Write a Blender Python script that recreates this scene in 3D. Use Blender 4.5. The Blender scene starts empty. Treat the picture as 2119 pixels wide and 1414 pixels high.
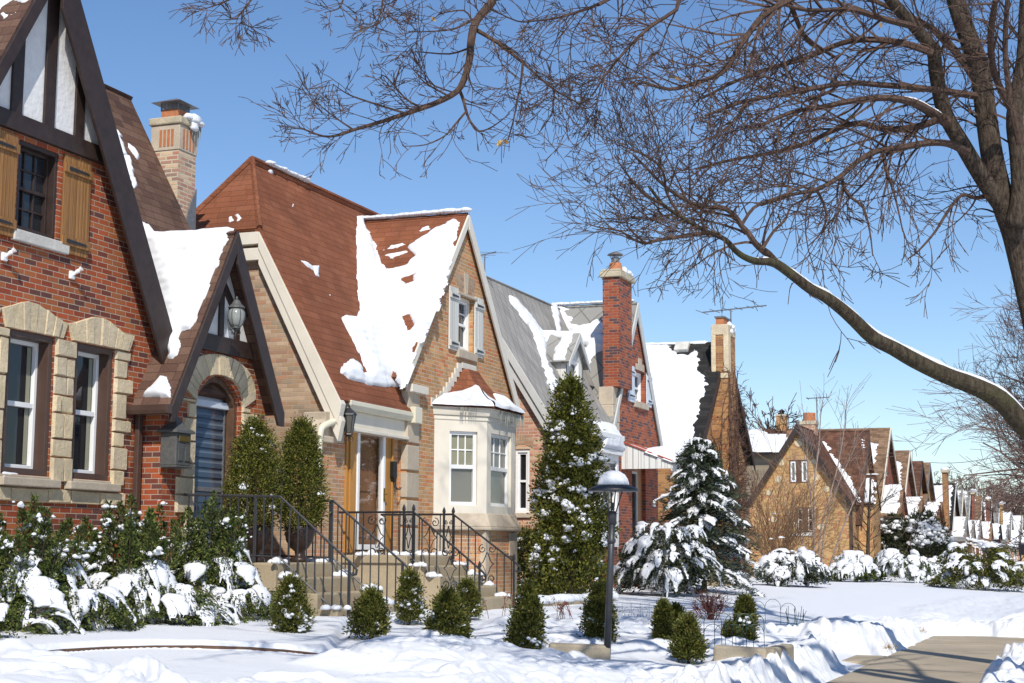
import bpy, math, random
import numpy as np
from mathutils import Vector, Matrix
from mathutils.geometry import delaunay_2d_cdt
random.seed(7)
RNG = np.random.default_rng(7)
SC = bpy.context.scene
COL = SC.collection
R = math.radians
# ---------------------------------------------------------------- camera (measured from the photograph)
F, PIT, YAW, ROLL, CH = 3230.0, R(7.63), R(21.15), R(.31), 1.5
_cy, _sy = math.cos(YAW), math.sin(YAW)
FW = Vector((-_sy*math.cos(PIT), _cy*math.cos(PIT), math.sin(PIT)))
_rt = Vector((_cy, _sy, 0)); _up = _rt.cross(FW)
RT = _rt*math.cos(ROLL) + _up*math.sin(ROLL)
UP = _up*math.cos(ROLL) - _rt*math.sin(ROLL)
EYE = Vector((0, 0, CH))
cam = bpy.data.objects.new('camera', bpy.data.cameras.new('camera'))
COL.objects.link(cam)
M = Matrix((RT, UP, -FW)).transposed().to_4x4(); M.translation = EYE
cam.matrix_world = M
cam.data.sensor_width = 36; cam.data.lens = F/2119*36
cam.data.clip_start = .1; cam.data.clip_end = 3000
SC.camera = cam
def ray(px, py): return FW + RT*((px-1059.5)/F) + UP*((707-py)/F)
def onX(px, py, x): d = ray(px, py); return EYE + d*(x/d.x)
def onY(px, py, y): d = ray(px, py); return EYE + d*(y/d.y)
def onZ(px, py, z): d = ray(px, py); return EYE + d*((z-CH)/d.z)
def onD(px, py, t): return EYE + ray(px, py)*t
def onP(px, py, o, n): d = ray(px, py); return EYE + d*((Vector(o)-EYE).dot(n)/d.dot(n))
# ---------------------------------------------------------------- noise
def _h(ix, iy, iz):
    h = (ix*374761393 + iy*668265263 + iz*2147483647*3 + 1013904223) & 0xffffffff
    h = ((h ^ (h >> 13))*1274126177) & 0xffffffff
    h = ((h ^ (h >> 16))*2246822519) & 0xffffffff
    return ((h ^ (h >> 15)) & 0xffffff)/float(0xffffff)
def vn(x, y, z=0.0):
    x, y, z = np.broadcast_arrays(np.asarray(x, float), np.asarray(y, float), np.asarray(z, float))
    fx, fy, fz = np.floor(x), np.floor(y), np.floor(z)
    ix, iy, iz = fx.astype(np.int64), fy.astype(np.int64), fz.astype(np.int64)
    u, v, w = x-fx, y-fy, z-fz
    u, v, w = u*u*(3-2*u), v*v*(3-2*v), w*w*(3-2*w)
    o = 0
    for a in (0, 1):
        for b in (0, 1):
            for c in (0, 1):
                o = o + _h(ix+a, iy+b, iz+c)*(u if a else 1-u)*(v if b else 1-v)*(w if c else 1-w)
    return o*2-1
def fbm(x, y, z=0.0, o=4, g=.5):
    s = 0; a = 1; t = 0
    for i in range(o):
        s = s + a*vn(np.asarray(x)*2**i + 17.3*i, np.asarray(y)*2**i - 9.1*i, np.asarray(z)*2**i + 3.7*i); t += a; a *= g
    return s/t
def sstep(a, b, x):
    t = np.clip((np.asarray(x, float)-a)/(b-a), 0, 1); return t*t*(3-2*t)
def poly_sd(P, x, y):
    """signed distance to a polygon, positive inside"""
    P = np.asarray(P, float); n = len(P)
    d = np.full(x.shape, 1e18); ins = np.zeros(x.shape, bool)
    for i in range(n):
        ax, ay = P[i]; bx, by = P[(i+1) % n]
        ex, ey = bx-ax, by-ay
        t = np.clip(((x-ax)*ex+(y-ay)*ey)/(ex*ex+ey*ey+1e-12), 0, 1)
        d = np.minimum(d, (x-ax-t*ex)**2+(y-ay-t*ey)**2)
        c = ((ay <= y) & (by > y)) | ((by <= y) & (ay > y))
        with np.errstate(divide='ignore', invalid='ignore'):
            xi = ax + (y-ay)*ex/(ey if ey else 1e-12)
        ins ^= c & (x < xi)
    d = np.sqrt(d)
    return np.where(ins, d, -d)
# ---------------------------------------------------------------- objects
ORG = {}
def setp(o, **k):
    for a, b in k.items():
        if b: o[a] = b
def thing(name, label, cat, loc, group=None):
    o = bpy.data.objects.new(name, None); COL.objects.link(o)
    o.location = loc; o.empty_display_size = .1
    setp(o, label=label, category=cat, group=group); ORG[o.name] = Vector(loc)
    return o
def finish(me, name, mat, parent, smooth, origin=None, label=None):
    o = bpy.data.objects.new(name, me); COL.objects.link(o)
    me.materials.append(mat)
    n = len(me.polygons)
    if smooth: me.polygons.foreach_set('use_smooth', np.ones(n, bool))
    nv = len(me.vertices)
    co = np.empty(nv*3, np.float32); me.vertices.foreach_get('co', co); co = co.reshape(-1, 3)
    nl = len(me.loops)
    li = np.empty(nl, np.int32); me.loops.foreach_get('vertex_index', li)
    tot = np.empty(n, np.int32); me.polygons.foreach_get('loop_total', tot)
    no = np.empty(n*3, np.float32); me.polygons.foreach_get('normal', no); no = no.reshape(-1, 3)
    nn = np.repeat(no, tot, axis=0)
    hl = np.hypot(nn[:, 0], nn[:, 1]); flat = hl < .2
    tx = np.where(flat, 1, -nn[:, 1]/np.maximum(hl, 1e-6)); ty = np.where(flat, 0, nn[:, 0]/np.maximum(hl, 1e-6))
    bx = -nn[:, 2]*ty; by = nn[:, 2]*tx; bz = nn[:, 0]*ty - nn[:, 1]*tx
    p = co[li]
    uv = np.stack([p[:, 0]*tx+p[:, 1]*ty, p[:, 0]*bx+p[:, 1]*by+p[:, 2]*bz], 1).astype(np.float32)
    l = me.uv_layers.new(name='uv'); l.data.foreach_set('uv', uv.ravel())
    if parent is not None:
        og = ORG[parent.name]; o.parent = parent
    else:
        og = Vector(origin) if origin is not None else Vector((0, 0, 0)); o.location = og
    co -= np.array(og, np.float32)
    me.vertices.foreach_set('co', co.ravel()); me.update()
    ORG[o.name] = og
    if label: o['label'] = label
    return o
def npmesh(name, V, Fa, mat, parent=None, smooth=False, origin=None, label=None):
    """V (n,3), Fa (m,k) arrays"""
    V = np.asarray(V, np.float32); Fa = np.asarray(Fa, np.int32); m, k = Fa.shape
    me = bpy.data.meshes.new(name)
    me.vertices.add(len(V)); me.vertices.foreach_set('co', V.ravel())
    me.loops.add(m*k); me.loops.foreach_set('vertex_index', Fa.ravel())
    me.polygons.add(m); me.polygons.foreach_set('loop_start', np.arange(0, m*k, k, dtype=np.int32))
    me.polygons.foreach_set('loop_total', np.full(m, k, np.int32))
    me.update(calc_edges=True); me.validate()
    return finish(me, name, mat, parent, smooth, origin, label)
class MB:
    def __init__(s): s.v = []; s.f = []
    def add(s, vs, fs):
        b = len(s.v); s.v += [tuple(v) for v in vs]; s.f += [tuple(i+b for i in f) for f in fs]; return s
    def poly(s, pts): return s.add(pts, [tuple(range(len(pts)))])
    def box(s, x0, x1, y0, y1, z0, z1):
        v = [(x, y, z) for z in (z0, z1) for y in (y0, y1) for x in (x0, x1)]
        return s.add(v, [(0, 2, 3, 1), (4, 5, 7, 6), (0, 1, 5, 4), (2, 6, 7, 3), (0, 4, 6, 2), (1, 3, 7, 5)])
    def prism(s, pts, vec):
        """extrude a planar polygon along vec"""
        pts = [Vector(p) for p in pts]; vec = Vector(vec); n = len(pts)
        nr = Vector((0, 0, 0))
        for i in range(n):
            a, b = pts[i], pts[(i+1) % n]; nr += a.cross(b)
        if nr.dot(vec) > 0: pts = pts[::-1]
        v = pts + [p+vec for p in pts]
        f = [tuple(range(n)), tuple(range(2*n-1, n-1, -1))] + [(i, i+n, (i+1) % n+n, (i+1) % n) for i in range(n)]
        return s.add(v, f)
    def beam(s, a, b, w, h, up=(0, 0, 1)):
        """bar from a to b, w wide sideways, h thick along up"""
        a, b = Vector(a), Vector(b); d = (b-a).normalized(); sd = d.cross(Vector(up))
        if sd.length < 1e-4: sd = d.cross(Vector((1, 0, 0)))
        sd.normalize(); u = sd.cross(d)
        q = [sd*(w/2)+u*(h/2), -sd*(w/2)+u*(h/2), -sd*(w/2)-u*(h/2), sd*(w/2)-u*(h/2)]
        return s.prism([a+c for c in q], b-a)
    def tube(s, pts, r, n=6, caps=True):
        pts = [Vector(p) for p in pts]; m = len(pts)
        if not hasattr(r, '__len__'): r = [r]*m
        vs = []; prev = None
        for i, p in enumerate(pts):
            d = (pts[min(i+1, m-1)]-pts[max(i-1, 0)])
            if d.length < 1e-9: d = Vector((0, 0, 1))
            d.normalize()
            if prev is None:
                prev = d.orthogonal().normalized()
            a = prev - d*prev.dot(d)
            if a.length < 1e-4: a = d.orthogonal()
            a.normalize(); b = d.cross(a); prev = a
            for k in range(n):
                t = 2*math.pi*k/n; vs.append(p+(a*math.cos(t)+b*math.sin(t))*r[i])
        fs = [(i*n+k, i*n+(k+1) % n, (i+1)*n+(k+1) % n, (i+1)*n+k) for i in range(m-1) for k in range(n)]
        if caps: fs += [tuple(range(n-1, -1, -1)), tuple((m-1)*n+k for k in range(n))]
        return s.add(vs, fs)
    def lathe(s, prof, c=(0, 0, 0), n=16, sx=1, sy=1):
        vs = []
        for r_, z in prof:
            for k in range(n):
                t = 2*math.pi*(k+.5)/n; vs.append((c[0]+r_*math.cos(t)*sx, c[1]+r_*math.sin(t)*sy, c[2]+z))
        m = len(prof)
        fs = [(i*n+k, i*n+(k+1) % n, (i+1)*n+(k+1) % n, (i+1)*n+k) for i in range(m-1) for k in range(n)]
        fs += [tuple(range(n-1, -1, -1)), tuple((m-1)*n+k for k in range(n))]
        return s.add(vs, fs)
    def wall(s, pts, holes, to3, nrm, depth):
        """flat wall with openings: pts, holes = 2-D polygons, to3 maps (a,b) to 3-D, reveals run back by depth along -nrm"""
        loops = [pts]+holes; vs = []; ed = []
        for lp in loops:
            k = len(vs); vs += [Vector((p[0], p[1])) for p in lp]; ed += [(k+i, k+(i+1) % len(lp)) for i in range(len(lp))]
        co, _, fa = delaunay_2d_cdt(vs, ed, [], 0, 1e-6)[:3]
        def inside(q, lp):
            c = False
            for i in range(len(lp)):
                (ax, ay), (bx, by) = lp[i], lp[(i+1) % len(lp)]
                if (ay > q.y) != (by > q.y) and q.x < (bx-ax)*(q.y-ay)/(by-ay)+ax: c = not c
            return c
        P = [to3(v.x, v.y) for v in co]; n = Vector(nrm); fs = []
        for t in fa:
            cc = sum((co[i] for i in t), Vector((0, 0)))/len(t)
            if not inside(cc, pts) or any(inside(cc, h) for h in holes): continue
            a, b, c = (Vector(P[i]) for i in t[:3])
            fs.append(tuple(t) if (b-a).cross(c-a).dot(n) > 0 else tuple(t)[::-1])
        s.add(P, fs)
        for h in holes:
            q = [Vector(to3(*p)) for p in h]; k = len(q)
            cc = sum(q, Vector())/k
            for i in range(k):
                a, b = q[i], q[(i+1) % k]; f = [a, b, b-n*depth, a-n*depth]
                nr = (f[1]-f[0]).cross(f[2]-f[0])
                if nr.dot(cc-(a+b)/2) < 0: f = f[::-1]
                s.poly(f)
        return s
    def build(s, name, mat, parent=None, smooth=False, origin=None, bevel=0, label=None):
        me = bpy.data.meshes.new(name); me.from_pydata([tuple(v) for v in s.v], [], s.f); me.update()
        o = finish(me, name, mat, parent, smooth, origin, label)
        if bevel:
            m = o.modifiers.new('bevel', 'BEVEL'); m.width = bevel; m.segments = 2; m.limit_method = 'ANGLE'; m.angle_limit = R(40)
        return o
def copy_tree(root, loc, rotz=0, scale=None, label=None, group=None):
    r = root.copy(); COL.objects.link(r); r.location = loc; r.rotation_euler = (0, 0, rotz)
    if scale: r.scale = scale if hasattr(scale, '__len__') else (scale,)*3
    if label: r['label'] = label
    if group: r['group'] = group
    ORG[r.name] = Vector(loc)
    for ch in list(root.children):
        c = ch.copy(); COL.objects.link(c); c.parent = r
        for g in list(ch.children):
            d = g.copy(); COL.objects.link(d); d.parent = c
    return r
# ---------------------------------------------------------------- materials
class NT:
    def __init__(s, name):
        s.m = bpy.data.materials.new(name); s.m.use_nodes = True; s.t = s.m.node_tree; s.t.nodes.clear()
        s.out = s.n('ShaderNodeOutputMaterial'); s.b = s.n('ShaderNodeBsdfPrincipled')
        s.l(s.b.outputs[0], s.out.inputs[0])
    def n(s, t, **k):
        x = s.t.nodes.new(t)
        for a, b in k.items(): setattr(x, a, b)
        return x
    def l(s, a, b): s.t.links.new(a, b)
    def put(s, sock, v):
        if isinstance(v, bpy.types.NodeSocket): s.l(v, sock)
        elif v is not None: sock.default_value = v
    def math(s, op, a, b=None, c=None, clamp=False):
        x = s.n('ShaderNodeMath', operation=op, use_clamp=clamp)
        s.put(x.inputs[0], a); s.put(x.inputs[1], b); s.put(x.inputs[2], c)
        return x.outputs[0]
    def mix(s, f, a, b, mode='MIX'):
        x = s.n('ShaderNodeMix', data_type='RGBA', blend_type=mode)
        s.put(x.inputs[0], f); s.put(x.inputs[6], col(a)); s.put(x.inputs[7], col(b))
        return x.outputs[2]
    def noise(s, vec, scale, detail=4, rough=.55, out=0):
        x = s.n('ShaderNodeTexNoise'); s.put(x.inputs['Vector'], vec); x.inputs['Scale'].default_value = scale
        x.inputs['Detail'].default_value = detail; x.inputs['Roughness'].default_value = rough
        return x.outputs[out]
    def ramp(s, f, stops, interp='LINEAR'):
        x = s.n('ShaderNodeValToRGB'); e = x.color_ramp; e.interpolation = interp
        while len(e.elements) < len(stops): e.elements.new(.5)
        for el, (p, c) in zip(e.elements, stops): el.position = p; el.color = col(c)
        s.put(x.inputs[0], f); return x.outputs[0]
    def map(s, v, a, b, c, d):
        x = s.n('ShaderNodeMapRange'); s.put(x.inputs[0], v)
        for i, q in enumerate((a, b, c, d)): x.inputs[i+1].default_value = q
        return x.outputs[0]
    def bump(s, h, st, dist=.01, nrm=None):
        x = s.n('ShaderNodeBump'); x.inputs['Strength'].default_value = st; x.inputs['Distance'].default_value = dist
        s.put(x.inputs['Height'], h)
        if nrm is not None: s.l(nrm, x.inputs['Normal'])
        s.l(x.outputs[0], s.b.inputs['Normal']); return x.outputs[0]
    def set(s, base=None, rough=None, metal=None, spec=None):
        if base is not None: s.put(s.b.inputs['Base Color'], col(base))
        if rough is not None: s.put(s.b.inputs['Roughness'], rough)
        if metal is not None: s.b.inputs['Metallic'].default_value = metal
        if spec is not None: s.b.inputs['Specular IOR Level'].default_value = spec
        return s
    def uv(s): return s.n('ShaderNodeUVMap', uv_map='uv').outputs[0]
    def pos(s): return s.n('ShaderNodeNewGeometry').outputs['Position']
def col(c):
    if isinstance(c, (tuple, list)): return tuple(c)+((1,) if len(c) == 3 else ())
    return c
def m_plain(name, c, rough=.6, var=.12, scale=6, metal=0, bump=0, bscale=60, spec=.4):
    t = NT(name); p = t.pos()
    n = t.noise(p, scale, 5)
    v = t.map(n, .3, .7, 1-var, 1+var)
    x = t.n('ShaderNodeVectorMath', operation='SCALE'); x.inputs[0].default_value = c; t.l(v, x.inputs['Scale'])
    t.set(x.outputs[0], rough, metal, spec)
    if bump: t.bump(t.noise(p, bscale, 3), bump, .01)
    return t.m
def m_brick(name, stops, mortar, bw=.213, bh=.0685, mo=.011, jit=.12, weather=.18, bump=.5, shingle=False, rough=.85, stain=None):
    """courses laid on the wall's own coordinates; stops = colour per brick chosen at random"""
    t = NT(name); sx = t.n('ShaderNodeSeparateXYZ'); t.l(t.uv(), sx.inputs[0])
    u, v = sx.outputs[0], sx.outputs[1]
    vv = t.math('DIVIDE', v, bh); row = t.math('FLOOR', vv); fv = t.math('SUBTRACT', vv, row)
    if shingle:
        wn = t.n('ShaderNodeTexWhiteNoise', noise_dimensions='1D'); t.l(row, wn.inputs['W']); off = wn.outputs[0]
    else:
        off = t.math('MULTIPLY', t.math('FLOORED_MODULO', row, 2.0), .5)
    uu = t.math('ADD', t.math('DIVIDE', u, bw), off); cl = t.math('FLOOR', uu); fu = t.math('SUBTRACT', uu, cl)
    cb = t.n('ShaderNodeCombineXYZ'); t.l(cl, cb.inputs[0]); t.l(row, cb.inputs[1])
    wn = t.n('ShaderNodeTexWhiteNoise', noise_dimensions='2D'); t.l(cb.outputs[0], wn.inputs['Vector'])
    c = t.ramp(wn.outputs[0], stops, 'CONSTANT')
    p = t.pos()
    fine = t.map(t.noise(p, 45, 3), .25, .75, 1-jit, 1+jit); big = t.map(t.noise(p, .9, 4), .3, .7, 1-weather, 1+weather*.6)
    per = t.map(wn.outputs[0], 0, 1, 1-jit, 1+jit)
    f = t.math('MULTIPLY', t.math('MULTIPLY', fine, big), 1.0 if shingle else per)
    x = t.n('ShaderNodeVectorMath', operation='SCALE'); t.l(c, x.inputs[0]); t.l(f, x.inputs['Scale']); c = x.outputs[0]
    dv = t.math('MULTIPLY', t.math('MINIMUM', fv, t.math('SUBTRACT', 1.0, fv)), bh)
    du = t.math('MULTIPLY', t.math('MINIMUM', fu, t.math('SUBTRACT', 1.0, fu)), bw)
    if shingle:
        e = t.math('MULTIPLY', fv, bh)                     # butt edge: lower edge of each course stands proud
        slot = t.map(du, .002, .006, .55, 1); edge = t.map(e, .004, .016, .5, 1)
        k = t.math('MULTIPLY', slot, edge)
        x = t.n('ShaderNodeVectorMath', operation='SCALE'); t.l(c, x.inputs[0]); t.l(k, x.inputs['Scale']); c = x.outputs[0]
        h = t.math('ADD', t.math('MULTIPLY', t.math('SUBTRACT', 1.0, fv), .6), t.math('MULTIPLY', k, .5))
        h = t.math('ADD', h, t.math('MULTIPLY', wn.outputs[0], .25))
    else:
        wob = t.math('MULTIPLY', t.math('SUBTRACT', t.noise(p, 60, 2), .5), .006)
        d = t.math('ADD', t.math('MINIMUM', du, dv), wob)
        k = t.map(d, mo*.5-.0015, mo*.5+.0015, 0, 1)
        mc = t.mix(t.map(t.noise(p, 3, 3), .35, .65, 0, 1), mortar, tuple(q*.8 for q in mortar))
        c = t.mix(k, mc, c)
        h = t.math('ADD', k, t.math('MULTIPLY', t.noise(p, 80, 2), .3))
    if stain: c = t.mix(t.map(t.noise(p, 1.7, 5), .5, .72, 0, stain[1]), c, stain[0])
    t.set(c, rough, spec=.25); t.bump(h, bump, .012 if not shingle else .02)
    return t.m
def m_hex(name, c, size=.32):
    """flat diamond shingles"""
    t = NT(name); sx = t.n('ShaderNodeSeparateXYZ'); t.l(t.uv(), sx.inputs[0])
    a = t.math('DIVIDE', t.math('ADD', sx.outputs[0], t.math('MULTIPLY', sx.outputs[1], .8)), size)
    b = t.math('DIVIDE', t.math('SUBTRACT', sx.outputs[0], t.math('MULTIPLY', sx.outputs[1], .8)), size)
    fa = t.math('FRACT', a); fb = t.math('FRACT', b)
    d = t.math('MINIMUM', fa, t.math('SUBTRACT', 1.0, fb))
    cb = t.n('ShaderNodeCombineXYZ'); t.l(t.math('FLOOR', a), cb.inputs[0]); t.l(t.math('FLOOR', b), cb.inputs[1])
    wn = t.n('ShaderNodeTexWhiteNoise', noise_dimensions='2D'); t.l(cb.outputs[0], wn.inputs['Vector'])
    k = t.map(d, .02, .09, .5, 1); per = t.map(wn.outputs[0], 0, 1, .86, 1.1)
    f = t.math('MULTIPLY', t.math('MULTIPLY', k, per), t.map(t.noise(t.pos(), 1.2, 4), .3, .7, .85, 1.1))
    x = t.n('ShaderNodeVectorMath', operation='SCALE'); x.inputs[0].default_value = c; t.l(f, x.inputs['Scale'])
    t.set(x.outputs[0], .8, spec=.25); t.bump(k, .5, .015); return t.m
def m_wood(name, c1, c2, pitch=.1, rough=.55, groove=.5, vertical=True):
    t = NT(name); p = t.uv()
    mp = t.n('ShaderNodeMapping'); mp.inputs['Scale'].default_value = (14, .9, 1) if vertical else (.9, 14, 1); t.l(p, mp.inputs[0])
    g = t.noise(mp.outputs[0], 3, 6, .65)
    sx = t.n('ShaderNodeSeparateXYZ'); t.l(p, sx.inputs[0]); u = sx.outputs[0] if vertical else sx.outputs[1]
    q = t.math('DIVIDE', u, pitch); fl = t.math('FLOOR', q); fr = t.math('SUBTRACT', q, fl)
    wn = t.n('ShaderNodeTexWhiteNoise', noise_dimensions='1D'); t.l(fl, wn.inputs['W'])
    c = t.mix(t.map(g, .3, .7, 0, 1), c1, c2)
    e = t.math('MULTIPLY', t.math('MINIMUM', fr, t.math('SUBTRACT', 1.0, fr)), pitch)
    k = t.map(e, .001, .006, 1-groove, 1)
    f = t.math('MULTIPLY', k, t.map(wn.outputs[0], 0, 1, .8, 1.15))
    x = t.n('ShaderNodeVectorMath', operation='SCALE'); t.l(c, x.inputs[0]); t.l(f, x.inputs['Scale'])
    t.set(x.outputs[0], rough, spec=.3); t.bump(t.math('ADD', k, t.math('MULTIPLY', g, .3)), .5, .006); return t.m
def m_stone(name, c1, c2, scale=3, bump=.8, bscale=16, rough=.85):
    t = NT(name); p = t.pos()
    ri = t.n('ShaderNodeNewGeometry').outputs['Random Per Island']
    a = t.mix(ri, c1, c2); n = t.noise(p, scale, 6, .65)
    f = t.math('MULTIPLY', t.map(n, .3, .7, .8, 1.15), t.map(t.noise(p, 50, 3), .3, .7, .9, 1.08))
    x = t.n('ShaderNodeVectorMath', operation='SCALE'); t.l(a, x.inputs[0]); t.l(f, x.inputs['Scale'])
    t.set(x.outputs[0], rough, spec=.2); t.bump(t.math('ADD', t.noise(p, bscale, 6, .65), t.math('MULTIPLY', t.noise(p, bscale*4, 3), .25)), bump, .02); return t.m
def m_snow(name, bump=.35, scale=14):
    t = NT(name); p = t.pos()
    n = t.math('ADD', t.noise(p, scale, 6, .6), t.math('MULTIPLY', t.noise(p, scale*9, 2), .25))
    t.set((.715, .73, .755), .6, spec=.2)
    t.b.inputs['Subsurface Weight'].default_value = .0
    t.bump(n, bump, .03); return t.m
def m_leaf(name, stops, rough=.6, trans=.0):
    t = NT(name); g = t.n('ShaderNodeNewGeometry').outputs
    c = t.ramp(g['Random Per Island'], stops)
    n = t.map(t.noise(g['Position'], 5, 3), .3, .7, .7, 1.25)
    x = t.n('ShaderNodeVectorMath', operation='SCALE'); t.l(c, x.inputs[0]); t.l(n, x.inputs['Scale'])
    t.set(x.outputs[0], rough, spec=.2)
    return t.m
def m_bark(name, c1, c2, moss=None, scale=9):
    t = NT(name); p = t.pos()
    n = t.noise(p, scale, 6, .7)
    mp = t.n('ShaderNodeMapping'); mp.inputs['Scale'].default_value = (1, 1, .25); t.l(p, mp.inputs[0])
    r = t.noise(mp.outputs[0], 30, 5, .65)
    c = t.mix(t.map(r, .35, .65, 0, 1), c1, c2)
    if moss: c = t.mix(t.map(t.noise(p, 2.2, 5), .48, .62, 0, .7), c, moss)
    t.set(c, .9, spec=.1); t.bump(t.math('ADD', r, t.math('MULTIPLY', n, .5)), 1.0, .045); return t.m
def m_glass(name, c=(.02, .022, .025), rough=.03):
    t = NT(name); p = t.pos()
    t.set(c, rough, spec=.5); t.b.inputs['Specular IOR Level'].default_value = .6
    t.bump(t.noise(p, 2.2, 2), .06, .05); return t.m
def m_blind(name, c1, c2, pitch=.05):
    """slatted blind behind glass"""
    t = NT(name); sx = t.n('ShaderNodeSeparateXYZ'); t.l(t.uv(), sx.inputs[0])
    f = t.math('FRACT', t.math('DIVIDE', sx.outputs[1], pitch))
    t.set(t.mix(t.map(f, .1, .3, 0, 1), c2, c1), .12, spec=.5); return t.m
def m_corr(name, c, c2, pitch=.09):
    """standing-seam sheet metal"""
    t = NT(name); sx = t.n('ShaderNodeSeparateXYZ'); t.l(t.uv(), sx.inputs[0])
    f = t.math('FRACT', t.math('DIVIDE', sx.outputs[0], pitch))
    t.set(t.mix(t.map(f, .04, .1, 0, 1), c2, c), .45, spec=.4); return t.m
S3 = lambda *cs: [(i/len(cs), c) for i, c in enumerate(cs)]
MT = {}
MT['brick_red'] = m_brick('red brick', S3((.29, .062, .026), (.36, .09, .034), (.33, .075, .028), (.37, .115, .04), (.26, .056, .028), (.34, .08, .03), (.16, .045, .03), (.31, .1, .04), (.35, .08, .03), (.11, .045, .036)), (.43, .35, .27), mo=.0095, weather=.14)
MT['brick_tan'] = m_brick('tan brick', S3((.48, .27, .13), (.52, .31, .16), (.42, .24, .13), (.48, .21, .10), (.54, .34, .18), (.38, .22, .13), (.46, .25, .12), (.52, .29, .14), (.52, .22, .11)), (.56, .48, .38), weather=.2)
MT['brick_side'] = m_brick('weathered side brick', S3((.38, .25, .15), (.33, .19, .12), (.40, .28, .18), (.29, .22, .15), (.36, .2, .12), (.42, .3, .2), (.34, .24, .16)), (.42, .34, .26), mo=.009)
MT['brick_orange'] = m_brick('orange brick', S3((.50, .25, .10), (.48, .28, .12), (.52, .19, .075), (.44, .25, .11), (.52, .30, .13), (.39, .23, .12), (.54, .26, .11), (.45, .20, .085)), (.54, .46, .35), weather=.2)
MT['brick_pink'] = m_brick('pink common brick', S3((.48, .22, .14), (.52, .32, .20), (.45, .20, .12), (.55, .38, .24), (.50, .26, .16), (.42, .22, .15), (.54, .3, .18)), (.55, .46, .36), mo=.014)
MT['brick_brown'] = m_brick('red brown brick', S3((.30, .075, .035), (.33, .09, .04), (.27, .065, .035), (.12, .055, .055), (.31, .08, .035), (.35, .10, .045), (.29, .07, .035), (.09, .05, .055)), (.36, .26, .2), mo=.008)
MT['brick_golden'] = m_brick('golden brick', S3((.46, .27, .10), (.50, .31, .13), (.42, .23, .09), (.52, .33, .14), (.40, .17, .07), (.48, .28, .11), (.33, .17, .08)), (.46, .36, .24), mo=.008)
MT['brick_chim'] = m_brick('pale chimney brick', S3((.50, .27, .18), (.46, .22, .15), (.52, .34, .22), (.40, .22, .16), (.50, .29, .19), (.28, .19, .15), (.54, .40, .26)), (.56, .48, .36), mo=.022)
MT['brick_vine'] = m_brick('old yellow brick', S3((.36, .18, .06), (.32, .14, .05), (.40, .21, .08), (.28, .11, .04), (.38, .19, .07), (.22, .10, .05)), (.36, .28, .2), mo=.01)
MT['sh_dark'] = m_brick('dark brown shingles', S3((.118, .066, .045), (.092, .05, .036), (.14, .082, .058), (.105, .057, .04), (.13, .075, .052), (.078, .043, .032)), (0, 0, 0), .26, .135, jit=.25, shingle=True, weather=.25)
MT['sh_rust'] = m_brick('rust brown shingles', S3((.215, .075, .035), (.195, .066, .03), (.235, .086, .042), (.205, .07, .033), (.225, .08, .04)), (0, 0, 0), .30, .135, jit=.14, shingle=True, weather=.22, stain=((.11, .042, .022), .55))
MT['sh_black'] = m_brick('black shingles', S3((.02, .019, .018), (.03, .028, .026), (.016, .016, .016)), (0, 0, 0), .3, .13, jit=.3, shingle=True)
MT['sh_tan'] = m_brick('tan shingles', S3((.22, .135, .08), (.18, .11, .065), (.25, .16, .1), (.15, .09, .055)), (0, 0, 0), .3, .15, jit=.25, shingle=True)
MT['sh_brown2'] = m_brick('mottled brown shingles', S3((.12, .055, .035), (.085, .04, .028), (.15, .075, .048), (.1, .048, .03)), (0, 0, 0), .3, .14, jit=.3, shingle=True)
MT['sh_grey'] = m_hex('grey diamond shingles', (.30, .285, .26))
MT['sh_hex'] = m_hex('large grey hexagon shingles', (.27, .262, .24), .62)
MT['sh_greyfar'] = m_brick('grey shingles', S3((.2, .2, .19), (.16, .16, .155), (.24, .235, .22)), (0, 0, 0), .3, .15, jit=.2, shingle=True)
MT['snow'] = m_snow('snow', .45, 11); MT['snow_roof'] = m_snow('roof snow', .3, 6); MT['snow_bush'] = m_snow('clinging snow', .5, 30)
MT['timber'] = m_plain('dark brown timber', (.036, .022, .018), .5, .25, 8, bump=.15, bscale=40)
MT['soffit'] = m_plain('dark soffit', (.045, .026, .018), .7, .2, 8)
MT['stucco'] = m_plain('white stucco', (.72, .71, .69), .8, .06, 8, bump=.9, bscale=14)
MT['stone'] = m_stone('rough cream stone', (.64, .52, .335), (.54, .45, .315))
MT['limestone'] = m_stone('smooth limestone', (.50, .42, .32), (.46, .39, .30), 2, .25, 30)
MT['sill'] = m_stone('pale stone sill', (.55, .53, .48), (.52, .5, .46), 4, .3, 30)
MT['concrete'] = m_stone('weathered concrete', (.37, .30, .20), (.33, .27, .18), 1.6, .35, 24)
MT['walk'] = m_stone('pale dry concrete', (.40, .335, .24), (.38, .32, .235), .8, .25, 30)
MT['chim_cap'] = m_stone('chimney cap concrete', (.5, .43, .3), (.46, .4, .29), 4, .6, 30)
MT['white'] = m_plain('white paint', (.78, .78, .77), .4, .03)
MT['cream'] = m_plain('cream paint', (.66, .61, .51), .45, .05, 3)
MT['cream2'] = m_plain('cream gutter', (.64, .60, .47), .35, .04, 3)
MT['ltgrey'] = m_wood('grey white boards', (.60, .59, .54), (.56, .55, .5), .09, .6, .35)
MT['palebl'] = m_plain('pale blue grey boards', (.55, .6, .66), .6, .06, 4)
MT['grey_trim'] = m_plain('grey metal trim', (.50, .50, .47), .5, .06, 3)
MT['brown'] = m_plain('brown painted metal', (.075, .043, .032), .45, .12, 6)
MT['brownwood'] = m_plain('brown stained wood', (.10, .052, .03), .6, .25, 10, bump=.2)
MT['shutter'] = m_wood('weathered orange pine', (.34, .165, .05), (.2, .1, .04), .062)
MT['oak'] = m_wood('orange varnished door wood', (.52, .25, .06), (.42, .2, .05), .24, .4, .15)
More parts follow.
